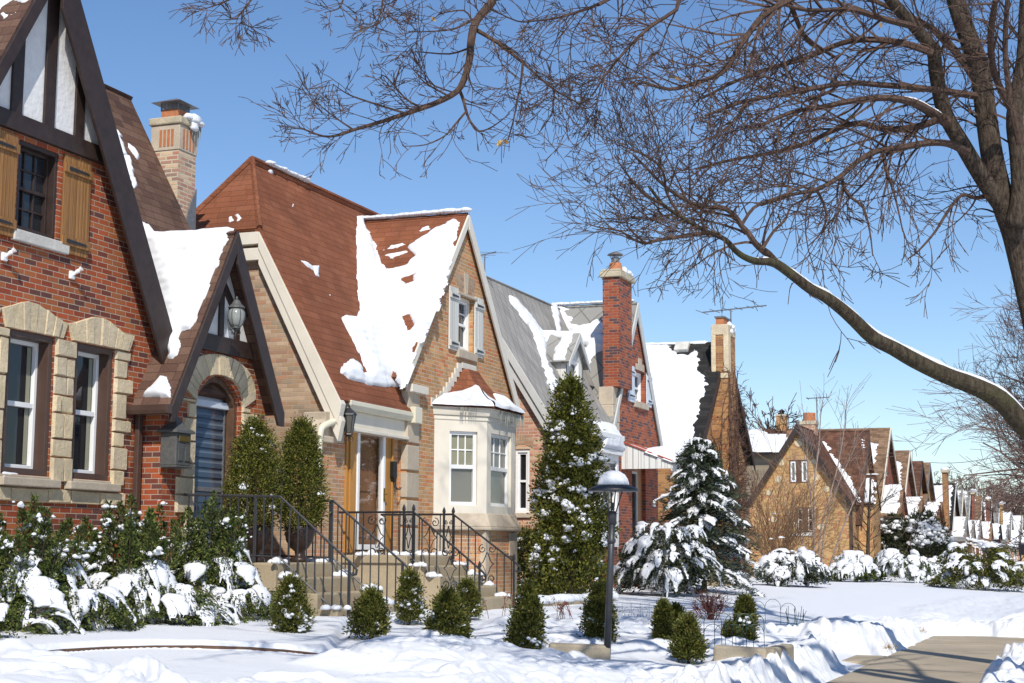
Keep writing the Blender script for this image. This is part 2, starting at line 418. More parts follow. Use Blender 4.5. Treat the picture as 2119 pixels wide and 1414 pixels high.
MT['olddoor'] = m_wood('worn brown door wood', (.36, .18, .09), (.26, .12, .055), .3, .5, .2)
MT['iron'] = m_plain('black wrought iron', (.018, .018, .02), .45, .2, 20, spec=.5)
MT['post'] = m_plain('charcoal painted metal', (.035, .036, .04), .45, .15, 12, spec=.5)
MT['castgrey'] = m_plain('dull grey cast metal', (.085, .085, .08), .6, .2, 20, bump=.2)
MT['steel'] = m_plain('galvanised steel', (.16, .16, .165), .5, .2, 20, .2)
MT['flue'] = m_plain('terracotta flue', (.42, .16, .07), .8, .15, 12)
MT['glass'] = m_glass('dark window glass'); MT['glass_lite'] = m_glass('window glass over pale curtain', (.22, .21, .14), .05)
MT['glass_grey'] = m_glass('window glass over grey blind', (.16, .16, .14), .05)
MT['glass_blue'] = m_glass('sky reflecting glass', (.03, .04, .055), .02)
MT['blind'] = m_blind('blue grey louvres behind glass', (.045, .065, .095), (.12, .15, .18), .13)
MT['blackbox'] = m_plain('black enamel', (.012, .012, .013), .35, .2, 20)
MT['urn'] = m_plain('dark bronze urn', (.035, .02, .016), .4, .3, 14, bump=.2)
MT['awning'] = m_corr('white metal awning', (.7, .7, .67), (.3, .3, .29), .2)
MT['siding'] = m_wood('tan lap siding', (.26, .215, .15), (.25, .2, .14), .11, .6, .4, False)
MT['antenna'] = m_plain('weathered aluminium', (.25, .26, .27), .45, .15, 20, .7)
MT['bark'] = m_bark('grey brown bark', (.035, .026, .02), (.12, .092, .068))
MT['bark_green'] = m_bark('mossy bark', (.04, .03, .022), (.10, .082, .055), (.075, .075, .033))
MT['twig'] = m_bark('twig bark', (.07, .046, .036), (.14, .09, .068))
MT['twig_red'] = m_bark('red brown twigs', (.17, .062, .05), (.22, .09, .07))
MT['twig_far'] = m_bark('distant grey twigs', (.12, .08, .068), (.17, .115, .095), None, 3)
MT['twig_tan'] = m_bark('tan brown stems', (.19, .105, .055), (.28, .17, .10))
MT['stem_pale'] = m_bark('pale young bark', (.27, .20, .16), (.36, .28, .23))
MT['vine'] = m_bark('dry vine stems', (.10, .06, .045), (.16, .1, .075))
MT['yew'] = m_leaf('yew needles', [(0, (.016, .026, .007)), (.35, (.042, .062, .014)), (.7, (.08, .105, .022)), (1, (.15, .16, .04))])
MT['arb'] = m_leaf('arborvitae sprays', [(0, (.03, .038, .007)), (.4, (.075, .085, .013)), (.75, (.125, .13, .02)), (1, (.18, .16, .03))])
MT['arb_dark'] = m_leaf('deep green sprays', [(0, (.028, .036, .008)), (.4, (.068, .08, .014)), (.75, (.12, .125, .021)), (1, (.19, .155, .043))])
MT['spruce'] = m_leaf('spruce needles', [(0, (.012, .02, .014)), (.4, (.03, .045, .03)), (.8, (.06, .078, .045)), (1, (.12, .13, .06))])
MT['juniper'] = m_leaf('juniper needles', [(0, (.015, .022, .012)), (.5, (.035, .045, .022)), (1, (.07, .075, .03))])
MT['dryleaf'] = m_leaf('dry straw leaves', [(0, (.3, .17, .06)), (1, (.5, .33, .12))])
MT['redleaf'] = m_leaf('dark red leaves', [(0, (.11, .02, .015)), (.5, (.18, .04, .03)), (1, (.24, .08, .06))])
MT['greenwire'] = m_plain('green wire', (.012, .05, .035), .4, .1)
MT['rust'] = m_plain('rust brown iron', (.12, .035, .02), .7, .25, 16)
MT['brass'] = m_plain('aged brass', (.30, .2, .06), .35, .2, 20, .8)
MT['soil'] = m_stone('dark mulch', (.08, .045, .025), (.06, .035, .02), 8, 1, 40)
MT['lampglass'] = m_glass('lantern glass', (.25, .26, .24), .1); MT['lampglass_dark'] = m_glass('smoky lantern glass', (.07, .065, .05), .15)
MT['redpaint'] = m_plain('faded red paint', (.36, .06, .035), .6, .2)
# ---------------------------------------------------------------- ground shape
def G0(x, y):
    x = np.asarray(x, float); y = np.asarray(y, float)
    z = np.interp(x, [-60, -11, -9, -7, -5, -3.7, -3.25, -1.5, -1.1, 1, 3, 3.2, 30], [.55, .55, .5, .4, .24, .07, 0, 0, .06, .08, .08, -.06, -.06])
    f = 1-.5*sstep(50, 57, y)
    return z*f
def UG(px, py, dz=.1):
    z = .35
    for _ in range(12):
        p = onZ(px, py, z); z = float(G0(p.x, p.y))+dz
    return onZ(px, py, z)
def gxy(pts, dz=.15): return [tuple(UG(a, b, dz)[:2]) for a, b in pts]
ROUGH = [  # (pixel outline, extra height, roughness)
    (gxy([(-120, 1338), (40, 1340), (120, 1352), (230, 1378), (330, 1398), (420, 1480), (-120, 1480)], .3), .16, .20),
    (gxy([(300, 1420), (520, 1402), (700, 1406), (880, 1398), (1010, 1405), (1010, 1500), (240, 1500)], .24), .12, .18),
    (gxy([(640, 1350), (760, 1326), (890, 1312), (1000, 1332), (1130, 1354), (1260, 1372), (1480, 1388), (1560, 1416), (1560, 1500), (1000, 1500), (930, 1398), (790, 1370)], .2), .07, .17),
    (gxy([(980, 1285), (1100, 1272), (1300, 1275), (1480, 1290), (1560, 1310), (1490, 1345), (1250, 1345), (1060, 1335)], .15), .03, .13),
    (gxy([(1665, 1285), (1760, 1275), (1850, 1280), (1890, 1300), (1830, 1335), (1700, 1336), (1660, 1315)], .2), .09, .15),
    (gxy([(1480, 1335), (1590, 1318), (1690, 1340), (1735, 1366), (1690, 1396), (1590, 1412), (1500, 1404)], .15), .06, .15),
    (gxy([(2075, 1295), (2140, 1262), (2300, 1262), (2300, 1500), (1990, 1500), (2035, 1372)], .1), .04, .13),
    (gxy([(1880, 1262), (2000, 1235), (2200, 1225), (2200, 1312), (2030, 1303), (1900, 1301)], .12), .03, .12),
]
CLEAR = [(-3.2, 5), (-1.58, 5), (-1.58, 29.6), (-2.3, 29.9), (-3.2, 29.7), (-3.2, 23.9), (-4.6, 23.7), (-4.7, 22.5), (-3.9, 21.8), (-3.35, 21.3)]
def UE(px, py):
    z = .6
    for _ in range(10): p = onZ(px, py, z); z = float(G0(p.x, p.y))+.13
    return onZ(px, py, z)
EDGE = [UE(a, b) for a, b in [(60, 1350), (130, 1343), (220, 1338), (320, 1335.5), (420, 1335.5), (520, 1339), (600, 1345), (672, 1353)]]
BED = [(p.x, p.y) for p in EDGE] + [(-8.8, 17.2), (-8.8, 20), (-12, 20), (-12, 12), (-11, 12)]
def snow_height(x, y):
    h = .09 + .03*fbm(x*.35, y*.35, 1.5, 3) + .006*fbm(x*3, y*3, 4.2, 2)
    b = poly_sd(BED, x, y); h = h + .085*sstep(-.05, .05, b)
    for k, (P, e, a) in enumerate(ROUGH):
        sd = poly_sd(P, x, y) + .12*fbm(x*1.3, y*1.3, k*3.1, 2)
        m = sstep(-.28, .3, sd); w = m > 0
        if not w.any(): continue
        xx, yy = x[w], y[w]
        wx = xx + .25*vn(xx*1.7, yy*1.7, 5); wy = yy + .25*vn(xx*1.7, yy*1.7, 9)
        l = np.abs(vn(wx*1.5, wy*1.5, k+.5))*.45 + np.abs(vn(wx*3.4, wy*3.4, k+2.5))*.8 + np.abs(vn(wx*7.5, wy*7.5, k+4.5))*.32 + np.abs(vn(wx*16, wy*16, k+6.5))*.1
        l = .72*np.tanh(l/.6)
        h[w] = h[w] + m[w]*(e + a*1.25*l)
    c = poly_sd(CLEAR, x, y) + .22*fbm(x*2.4, y*2.4, 8, 4)
    near = (c > -.7) & (c < .1); h[near] += (np.abs(vn(x[near]*5, y[near]*5, 3.3))*.16+np.abs(vn(x[near]*12, y[near]*12, 7.3))*.10)*sstep(-.7, -.3, c[near])
    k = sstep(-.38, .03, c+.06*fbm(x*9, y*9, 2.2, 2))
    return h*(1-k) - .07*k
def ground_z(x, y):
    x = np.atleast_1d(np.asarray(x, float)); y = np.atleast_1d(np.asarray(y, float))
    return G0(x, y) + snow_height(x, y)
def make_ground():
    r = np.concatenate([np.arange(7.6, 13.5, .06), np.arange(13.5, 34, .042), 34*1.013**np.arange(0, 165)])
    a = np.radians(np.linspace(46, -14, 1050))
    Rr, A = np.meshgrid(r, a, indexing='ij'); X = -np.sin(A)*Rr; Y = np.cos(A)*Rr
    Z = ground_z(X.ravel(), Y.ravel())
    V = np.stack([X.ravel(), Y.ravel(), Z], 1)
    n, m = Rr.shape; i = np.arange(n*m).reshape(n, m)
    Fa = np.stack([i[:-1, :-1].ravel(), i[:-1, 1:].ravel(), i[1:, 1:].ravel(), i[1:, :-1].ravel()], 1)[:, ::-1]
    o = npmesh('snowy_ground', V, Fa, MT['snow'], smooth=True); o['kind'] = 'structure'
    b = MB(); b.poly([(-2500, -2500, -.16), (2500, -2500, -.16), (2500, 2500, -.16), (-2500, 2500, -.16)])
    b.build('snowfield', MT['snow'])['kind'] = 'structure'
    b = MB()
    y = 3.0; rr = random.Random(3)
    while y < 31:
        b.box(-3.25, -1.5, y+.006, y+1.494, -.14, rr.uniform(-.004, .004)); y += 1.5
    b.box(-4.9, -3.262, 22.35, 23.75, -.14, .0)
    b.build('sidewalk', MT['walk'], bevel=.01)['kind'] = 'structure'
# ---------------------------------------------------------------- snow lying on planes and in lumps
def snow_patch(name, parent, o, n, outline, thick=.1, jag=.06, res=.045, course=.135, seed=0, mat='snow_roof', lift=.0, soft=.1, holes=()):
    """blanket of snow on the plane through o with normal n; outline = 3-D points in that plane"""
    n = Vector(n).normalized(); o = Vector(o)
    U = Vector((0, 0, 1)).cross(n)
    U = U.normalized() if U.length > 1e-3 else Vector((1, 0, 0))
    V = n.cross(U)
    P = [((Vector(p)-o).dot(U), (Vector(p)-o).dot(V)) for p in outline]
    H = [[((Vector(p)-o).dot(U), (Vector(p)-o).dot(V)) for p in h] for h in holes]
    a = np.array(P); lo = a.min(0)-.15; hi = a.max(0)+.15
    u = np.arange(lo[0], hi[0]+res, res); v = np.arange(lo[1], hi[1]+res, res)
    uu, vv = np.meshgrid(u, v, indexing='ij')
    row = np.floor(vv/course)
    sh = (_h(row.astype(np.int64), np.int64(seed)+0*row.astype(np.int64), np.int64(3)+0*row.astype(np.int64))-.5)*2*jag if jag else 0
    sd = poly_sd(P, uu+sh, vv) + jag*1.3*fbm(uu*2.3+seed, vv*7, seed*1.7, 5, .62)
    for h in H: sd = np.minimum(sd, -poly_sd(h, uu+sh, vv) + jag*fbm(uu*4, vv*9, seed+5., 3))
    hh = thick*(.35*sstep(0, .04, sd)+.65*sstep(0, soft*2.2, sd))*(1+.35*fbm(uu*2.2, vv*2.2, seed+.3, 3)) + .005*np.sin(vv*2*np.pi/course)*sstep(0, .2, sd)*(1 if course < .9 else 0) + .012*fbm(uu*9, vv*9, seed, 2)*sstep(0, .1, sd)
    z = np.where(sd > 0, hh+.004, -.03) + lift
    i = np.arange(uu.size).reshape(uu.shape)
    ok = (sd > 0); q = ok[:-1, :-1] | ok[1:, :-1] | ok[1:, 1:] | ok[:-1, 1:]
    Fa = np.stack([i[:-1, :-1][q], i[1:, :-1][q], i[1:, 1:][q], i[:-1, 1:][q]], 1)
    if len(Fa) == 0: return None
    pts = np.array(o)[None]+uu.ravel()[:, None]*np.array(U)+vv.ravel()[:, None]*np.array(V)+z.ravel()[:, None]*np.array(n)
    used = np.unique(Fa); mp = np.zeros(uu.size, np.int64); mp[used] = np.arange(len(used))
    return npmesh(name, pts[used], mp[Fa], MT[mat], parent, True)
def _sphere(nu, nv):
    vs = [(0, 0, 1)]
    for j in range(1, nv):
        t = math.pi*j/nv
        for i in range(nu):
            p = 2*math.pi*i/nu; vs.append((math.sin(t)*math.cos(p), math.sin(t)*math.sin(p), math.cos(t)))
    vs.append((0, 0, -1)); fs = []
    for i in range(nu): fs.append((0, 1+i, 1+(i+1) % nu, 0))
    for j in range(nv-2):
        for i in range(nu):
            a = 1+j*nu+i; b = 1+j*nu+(i+1) % nu; fs.append((a, a+nu, b+nu, b))
    e = len(vs)-1
    for i in range(nu): fs.append((e, 1+(nv-2)*nu+(i+1) % nu, 1+(nv-2)*nu+i, e))
    return np.array(vs), fs
def lumps(name, C, Rd, parent=None, mat='snow_bush', nu=9, nv=6, rough=.4, freq=6., flat=.45, seed=0., origin=None):
    """overlapping irregular clots of snow: centres C (n,3), radii Rd (n,3)"""
    C = np.asarray(C, float); Rd = np.asarray(Rd, float); n = len(C)
    if n == 0: return None
    if Rd.ndim == 1: Rd = np.stack([Rd, Rd, Rd*.7], 1)
    S, fs = _sphere(nu, nv); k = len(S)
    P = S[None]*Rd[:, None]; P[..., 2] = np.where(P[..., 2] < 0, P[..., 2]*flat, P[..., 2])
    W = P + C[:, None]
    d = 1 + rough*fbm(W[..., 0]*freq, W[..., 1]*freq, W[..., 2]*freq+seed, 3)*1.6
    W = C[:, None] + P*d[..., None]
    quads = [f for f in fs if f[0] != f[3]]; tris = [f[:3] for f in fs if f[0] == f[3]]
    # poles as degenerate-free quads: drop poles, close with the ring itself
    Q = np.array(quads); T = np.array(tris)
    off = (np.arange(n)*k)[:, None, None]
    A = (Q[None]+off).reshape(-1, 4); B = (T[None]+off).reshape(-1, 3)
    me = bpy.data.meshes.new(name); V = W.reshape(-1, 3).astype(np.float32)
    me.vertices.add(len(V)); me.vertices.foreach_set('co', V.ravel())
    lp = np.concatenate([A.ravel(), B.ravel()]).astype(np.int32)
    me.loops.add(len(lp)); me.loops.foreach_set('vertex_index', lp)
    me.polygons.add(len(A)+len(B))
    tot = np.concatenate([np.full(len(A), 4), np.full(len(B), 3)]).astype(np.int32)
    me.polygons.foreach_set('loop_start', np.concatenate([[0], np.cumsum(tot)[:-1]]).astype(np.int32)); me.polygons.foreach_set('loop_total', tot)
    me.update(calc_edges=True)
    return finish(me, name, MT[mat], parent, True, origin)
# ---------------------------------------------------------------- foliage
def unit(a): return a/np.maximum(np.linalg.norm(a, axis=1, keepdims=True), 1e-9)
def leaves(name, P, D, L, W, mat, parent=None, rng=RNG, origin=None, fold=.0):
    """one small diamond-shaped spray per point: P base, D direction, L length, W width"""
    n = len(P); D = unit(D); rv = rng.normal(size=(n, 3)); S = unit(np.cross(D, rv))
    L = np.broadcast_to(L, (n,))[:, None]; W = np.broadcast_to(W, (n,))[:, None]
    N = np.cross(D, S)
    a = P; b = P + D*L*.45 + S*W*.5; c = P + D*L + N*W*fold; d = P + D*L*.45 - S*W*.5
    V = np.stack([a, b, c, d], 1).reshape(-1, 3)
    return npmesh(name, V, np.arange(4*n).reshape(n, 4), MT[mat], parent, False, origin)
def cone_points(n, rng, h, R, prof, lobes=5, lob=.18, inner=.5, seed=0.):
    """points and outward-up directions for a dense conical evergreen"""
    t = rng.random(n)**.85
    a = rng.random(n)*2*np.pi
    rr = R*np.interp(t, *prof)*(1+lob*fbm(np.cos(a)*1.6+seed, np.sin(a)*1.6, t*h*2.2, 3)*2)
    q = inner+(1-inner)*np.sqrt(rng.random(n))
    P = np.stack([np.cos(a)*rr*q, np.sin(a)*rr*q, t*h], 1)
    D = np.stack([np.cos(a), np.sin(a), 1.0+1.3*t], 1)+rng.normal(size=(n, 3))*.5
    return P, D, q, t
def evergreen(name, label, cat, loc, h, R, n, leaf=.06, wid=.028, mat='arb', prof=((0, .1, .3, .6, .85, 1), (.75, .95, 1, .72, .36, .05)), snow=0, srad=.05, group=None, seed=1, lob=.18, inner=.5, snow_t=(.1, .97), side=None, flat=.6, tuft=26):
    rng = np.random.default_rng(seed); loc = Vector(loc)
    t0 = thing(name, label, cat, loc, group)
    n1 = int(n*.3); nt = max(70, n//tuft); O = np.array(loc)
    P, D, q, t = cone_points(n1, rng, h, R*.93, prof, lob=lob, inner=.3, seed=seed*3.3)
    Pt, Dt, q, t = cone_points(nt, rng, h, R*.97, prof, lob=lob, inner=.78, seed=seed*3.3); i = rng.integers(0, nt, n-n1); g = rng.normal(size=(n-n1, 3))
    tr = (R*.075+.012)*(.6+.8*rng.random(nt))[i][:, None]; Di = unit(Dt[i]); a_ = rng.random((n-n1, 1))
    P = np.concatenate([P, Pt[i]+g*tr*np.array([1, 1, 1.1])+Di*tr*a_*1.8]); D = np.concatenate([D, Di*.8+g*.75])
    P[:, 2] += .03
    leaves('foliage', P+O, D, leaf*rng.uniform(.6, 1.3, n), wid*rng.uniform(.6, 1.3, n), mat, t0, rng)
    b = MB(); b.tube([loc-Vector((0, 0, .1)), loc+Vector((.01, 0, h*.5)), loc+Vector((0, .01, h*.92))], [R*.12+.012, R*.07+.008, .005], 6); b.build('trunk', MT['bark'], t0)
    if snow:
        P, D, q, t = cone_points(snow*4, rng, h, R*.97, prof, lob=lob, inner=.93, seed=seed*3.3)
        ok = (t > snow_t[0]) & (t < snow_t[1])
        if side is not None: ok &= (P@np.array(side) > 0)
        P = P[ok][:snow]; m = len(P)
        s = srad*rng.uniform(.45, 1.35, m)
        C, Rr = [], []
        for e in range(6):
            k = 1. if e == 0 else rng.uniform(.35, .75, m)
            C.append(P+O+rng.normal(size=(m, 3))*(s*(.85 if e else 0))[:, None]*np.array([1, 1, .7])); Rr.append(np.stack([s*k, s*k, s*k*.85], 1))
        lumps('snow', np.concatenate(C), np.concatenate(Rr), t0, rough=.5, freq=.7/srad, flat=flat, seed=seed)
    return t0
def ribbons(curves, ns=8, freq=7., rough=.35, seed=0., low=.4):
    """snow lying along branches: flattened tubes (points, half-width, half-height), roughened; returns vertices, quads"""
    VV, FF = [], []; k0 = 0
    for pts, w, h in curves:
        m = len(pts); t = np.gradient(pts, axis=0); t = unit(t); s = np.cross(t, [0, 0, 1.]); s = unit(s+1e-6); u = np.cross(s, t)
        a = np.arange(ns)/ns*2*np.pi; ca, sa = np.cos(a), np.sin(a); sa = np.where(sa < 0, sa*low, sa)
        off = s[:, None]*(w[:, None]*ca)[..., None]+u[:, None]*(h[:, None]*sa)[..., None]
        VV.append(pts[:, None]+off); o = off
        i = np.arange(m*ns).reshape(m, ns)+k0; j = np.roll(i, -1, 1)
        FF.append(np.stack([i[:-1], j[:-1], j[1:], i[1:]], -1).reshape(-1, 4)); k0 += m*ns
        VV[-1] = (VV[-1].reshape(-1, 3), off.reshape(-1, 3))
    V = np.concatenate([v for v, _ in VV]); O = np.concatenate([o for _, o in VV])
    d = fbm(V[:, 0]*freq, V[:, 1]*freq, V[:, 2]*freq+seed, 3)*rough*1.7+.5*rough*fbm(V[:, 0]*freq*3, V[:, 1]*freq*3, V[:, 2]*freq*3+seed, 2)
    return V+O*d[:, None], np.concatenate(FF)
def frond_shrub(name, label, loc, fronds, mat='yew', leaf=.05, wid=.018, per=150, snow=1.0, srad=.06, seed=1, up=None, cat='shrub', group=None, hang=.5, sfrom=.25, width=.1, thick=.6, sub=3, fan=.28, clots=.3, fingers=3, upr=.038):
    """evergreen of arching boughs weighed down by snow. fronds: (azimuth, reach, height, droop, start height);
    up = (leaves per shoot, height, radius, start height, shoots)"""
    rng = np.random.default_rng(seed); loc = Vector(loc); O = np.array(loc)
    T = thing(name, label, cat, loc, group)
    LP, LD, SC_, SR, CV = [], [], [], [], []; st = MB()
    for fr_ in fronds:
        (az0, rc0, hh, dr0, z0), r0_ = fr_[:5], (fr_[5] if len(fr_) > 5 else 0.)
        loaded = rng.random() < snow
        for k in range(sub):
            az = az0+(rng.normal()*fan if k else 0); rc = rc0*(rng.uniform(.65, 1.05) if k else 1); dr = dr0*rng.uniform(.8, 1.25)
            d = np.array([math.cos(az), math.sin(az), 0]); s = np.array([-d[1], d[0], 0]); bend = rng.normal()*.15
            def cv(t): return O+d*(r0_+rc*t)[:, None]+s*(bend*rc*t*t)[:, None]+np.array([0, 0, 1.])*(z0+hh*np.sin(np.minimum(t*1.25, 1.2)*np.pi/2)-dr*t**2.2)[:, None]
            tt = np.linspace(0, 1, 6); c = cv(tt)
            if k == 0: st.tube([Vector(p) for p in c], list(np.linspace(.014, .003, 6)), 4)
            n = per//sub; t = rng.random(n)**.75*.97+.05
            w = width*(np.sin(np.pi*np.clip(t, 0, 1)**.8)*.8+.3)
            p = cv(t)+s*(rng.normal(size=n)*w)[:, None]; p[:, 2] -= np.abs(rng.normal(size=n))*w*.8-.01
            dv = d*.7+s*rng.normal(size=(n, 1))*.6+np.array([0, 0, 1.])*(rng.normal(size=(n, 1))*.4-hang)
            LP.append(p); LD.append(dv)
            if loaded and rng.random() < .9:
                f0 = sfrom*rng.uniform(.6, 1.6); f1 = rng.uniform(.82, 1.04); m = max(7, int((rc+hh+dr)/srad*1.3)); t = np.linspace(f0, f1, m)
                pr = np.sin(np.pi*(np.linspace(0, 1, m)*.94+.03))**.55*(.75+.35*vn(np.arange(m)*.6, seed*7.7+len(CV)*3.1))
                r = srad*rng.uniform(.75, 1.35)*pr*(1.0 if k == 0 else .8); p = cv(t); p[:, 2] += r*.25
                CV.append((p, np.maximum(r*1.25, .004), np.maximum(r*thick, .004)))
                for e in range(fingers):
                    j = rng.integers(m//3, m); q0 = p[j]+s*rng.choice((-1, 1))*r[j]*.8+d*r[j]*.3; L_ = r[j]*rng.uniform(.7, 1.7); ft = np.linspace(0, 1, 5)
                    fp = q0+(d*rng.uniform(.1, .5)+s*rng.normal()*.3)*(ft*L_)[:, None]-np.array([0, 0, 1.])*(ft**1.4*L_)[:, None]; fw = r[j]*rng.uniform(.25, .45)*(1-.75*ft)
                    CV.append((fp, np.maximum(fw, .003), np.maximum(fw*.8, .003)))
                if rng.random() < clots:
                    q = cv(np.array([f1])); rr = srad*rng.uniform(.3, .6); q[:, 2] -= rr*.7; SC_.append(q); SR.append(np.array([[rr*.8, rr*.8, rr*1.9]]))
    if up:
        n, h, Rr, z0, ns = up
        for i in range(ns):
            a = i*2.4+rng.random(); q = Rr*math.sqrt((i+.3)/ns); b = O+np.array([math.cos(a)*q*.45, math.sin(a)*q*.45, z0]); hi = h*rng.uniform(.62, 1.0)*(1-.25*q/Rr); tip = O+np.array([math.cos(a)*q*1.05, math.sin(a)*q*1.05, z0+hi])
            st.tube([loc, Vector(b), Vector(tip)], [.02, .012, .003], 4)
            t = rng.random(n)**.8; rad = (.26*h*.55)*(1.02-t)**.7*rng.uniform(.8, 1.2); aa = rng.random(n)*6.283; rr = rad*np.sqrt(rng.random(n))
            c = b+(tip-b)*t[:, None]; o = np.stack([np.cos(aa)*rr, np.sin(aa)*rr, 0*rr], 1); LP.append(c+o); LD.append(np.stack([np.cos(aa)*.8, np.sin(aa)*.8, np.full(n, .9)], 1)+rng.normal(size=(n, 3))*.4)
            if snow:
                for j in range(rng.integers(0, 4)):
                    t1 = rng.uniform(.3, 1.0)**.6; a1 = rng.random()*6.283; rd = (.26*h*.55)*(1.02-t1)**.7*.8; c = b+(tip-b)*t1+np.array([math.cos(a1)*rd, math.sin(a1)*rd, .02]); r0 = upr*rng.uniform(.6, 1.3)
                    for e in range(6):
                        SC_.append((c+rng.normal(size=3)*r0*np.array([1., 1., .7])*(e > 0))[None]); SR.append(np.array([[1., 1., .85]])*r0*(1 if e == 0 else rng.uniform(.35, .75)))
    LP = np.concatenate(LP); LD = np.concatenate(LD); n = len(LP)
    leaves('foliage', LP, LD, leaf*rng.uniform(.5, 1.3, n), wid*rng.uniform(.6, 1.3, n), mat, T, rng)
    st.build('stems', MT['bark'], T)
    if CV:
        V, Fa = ribbons(CV, 10, .6/srad, .52, seed); npmesh('snow', V, Fa, MT['snow_bush'], T, True)
    if SC_: lumps('snow', np.concatenate(SC_), np.concatenate(SR), T, nu=10, nv=7, rough=.75, freq=.7/(upr if up else srad), seed=seed, flat=.6)
    return T
# ---------------------------------------------------------------- bare trees
def rv3(rnd): return Vector((rnd.gauss(0, 1), rnd.gauss(0, 1), rnd.gauss(0, 1)))
def twig(mb, rnd, p, d, L, r, lev, sides=3, kink=.32, kids=(3, 5), grav=0., spread=.9, minr=.0022, shrink=.56, flat=None, seg=.16):
    """a twig with its side twigs"""
    n = max(2, min(8, int(L/seg)+1)); pts = [p]; rs = [r]; q = p; d = d.normalized(); bend = rv3(rnd)*.085
    for i in range(n):
        d = (d + rv3(rnd)*kink*.4 + bend + Vector((0, 0, grav))).normalized()
        if flat is not None: d = (d - flat*d.dot(flat)*.3).normalized()
        q = q + d*(L/n); pts.append(q); rs.append(max(minr, r*(1-.75*(i+1)/n)))
    mb.tube(pts, rs, sides, False)
    if lev <= 0: return
    k = rnd.randint(*kids)
    for j in range(k):
        t = rnd.uniform(.2, 1.0); i = min(n-1, int(t*n)); f = t*n-i
        a = pts[i].lerp(pts[i+1], f); dd = (pts[i+1]-pts[i]).normalized()
        s = rv3(rnd); s = (s-dd*s.dot(dd)).normalized()
        nd = dd*rnd.uniform(.75, 1.15)+s*spread*rnd.uniform(.45, .95)+Vector((0, 0, .06))
        twig(mb, rnd, a, nd, L*shrink*rnd.uniform(.6, 1.25), max(minr, rs[i]*.62), lev-1, sides, kink, kids, grav, spread, minr, shrink, flat, seg)
def smooth_path(pts, rs, k=4):
    P = [Vector(p) for p in pts]; o = []; ro = []
    n = len(P)
    for i in range(n-1):
        p0, p1, p2, p3 = P[max(i-1, 0)], P[i], P[i+1], P[min(i+2, n-1)]
        for j in range(k):
            t = j/k
            o.append(.5*((2*p1)+(p2-p0)*t+(2*p0-5*p1+4*p2-p3)*t*t+(3*p1-p0-3*p2+p3)*t**3)); ro.append(rs[i]*(1-t)+rs[i+1]*t)
    o.append(P[-1]); ro.append(rs[-1]); return o, ro
def wild_tree(name, label, loc, h, spread, seed, mat='twig_far', trunk_r=.2, lev=3, nb=16, group=None, up=.7, kids=(3, 5), minr=.008, first=.25, sides=3, lean=(0, 0), seg=.6, kink=.3, cat='tree'):
    rnd = random.Random(seed); loc = Vector(loc); T = thing(name, label, cat, loc, group)
    b = MB(); pts = [loc+Vector((lean[0]*t*t*h+rnd.gauss(0, .03)*h*t*.3, lean[1]*t*t*h+rnd.gauss(0, .03)*h*t*.3, -.1+h*.8*t)) for t in (0, .2, .4, .6, .8, 1)]
    rs = [trunk_r*k for k in (1.15, .9, .72, .52, .3, .1)]
    pp, rr = smooth_path(pts, rs, 3); b.tube(pp, rr, 7); b.build('trunk', MT[mat], T, True)
    b = MB()
    for j in range(nb):
        t = first+(1-first)*(j+rnd.random())/nb; i = min(len(pp)-2, int(t*(len(pp)-1))); a = pp[i]
        az = j*2.4+rnd.gauss(0, .3); d = Vector((math.cos(az), math.sin(az), up+.8*t))
        L = spread*(1.05-.55*t)*rnd.uniform(.75, 1.15)
        twig(b, rnd, a, d, L, rr[i]*.55, lev, sides, kink, kids, .02, .8, minr, .55, seg=seg)
    b.build('crown', MT[mat], T)
    return T
# ---------------------------------------------------------------- house building kit
class Pl:
    """a facade: a = along u, b = height, d = out along n"""
    def __init__(s, o, u, n): s.o, s.u, s.n = Vector(o), Vector(u).normalized(), Vector(n).normalized()
    def __call__(s, a, b, d=0.0): return s.o + s.u*a + Vector((0, 0, 1))*b + s.n*d
def FX(x): return Pl((x, 0, 0), (0, 1, 0), (1, 0, 0))      # faces the street, a = Y
def FY(y): return Pl((0, y, 0), (1, 0, 0), (0, -1, 0))     # faces the camera end, a = X
def fbox(m, P, a0, a1, b0, b1, d0, d1): return m.prism([P(a0, b0, d0), P(a1, b0, d0), P(a1, b1, d0), P(a0, b1, d0)], P.n*(d1-d0))
def fpoly(m, P, pts, d0, d1): return m.prism([P(a, b, d0) for a, b in pts], P.n*(d1-d0))
def rect(a0, a1, b0, b1): return [(a0, b0), (a1, b0), (a1, b1), (a0, b1)]
def frame_bars(m, P, a0, a1, b0, b1, w, d0, d1):
    fbox(m, P, a0, a0+w, b0, b1, d0, d1); fbox(m, P, a1-w, a1, b0, b1, d0, d1)
    fbox(m, P, a0+w, a1-w, b1-w, b1, d0, d1); fbox(m, P, a0+w, a1-w, b0, b0+w, d0, d1)
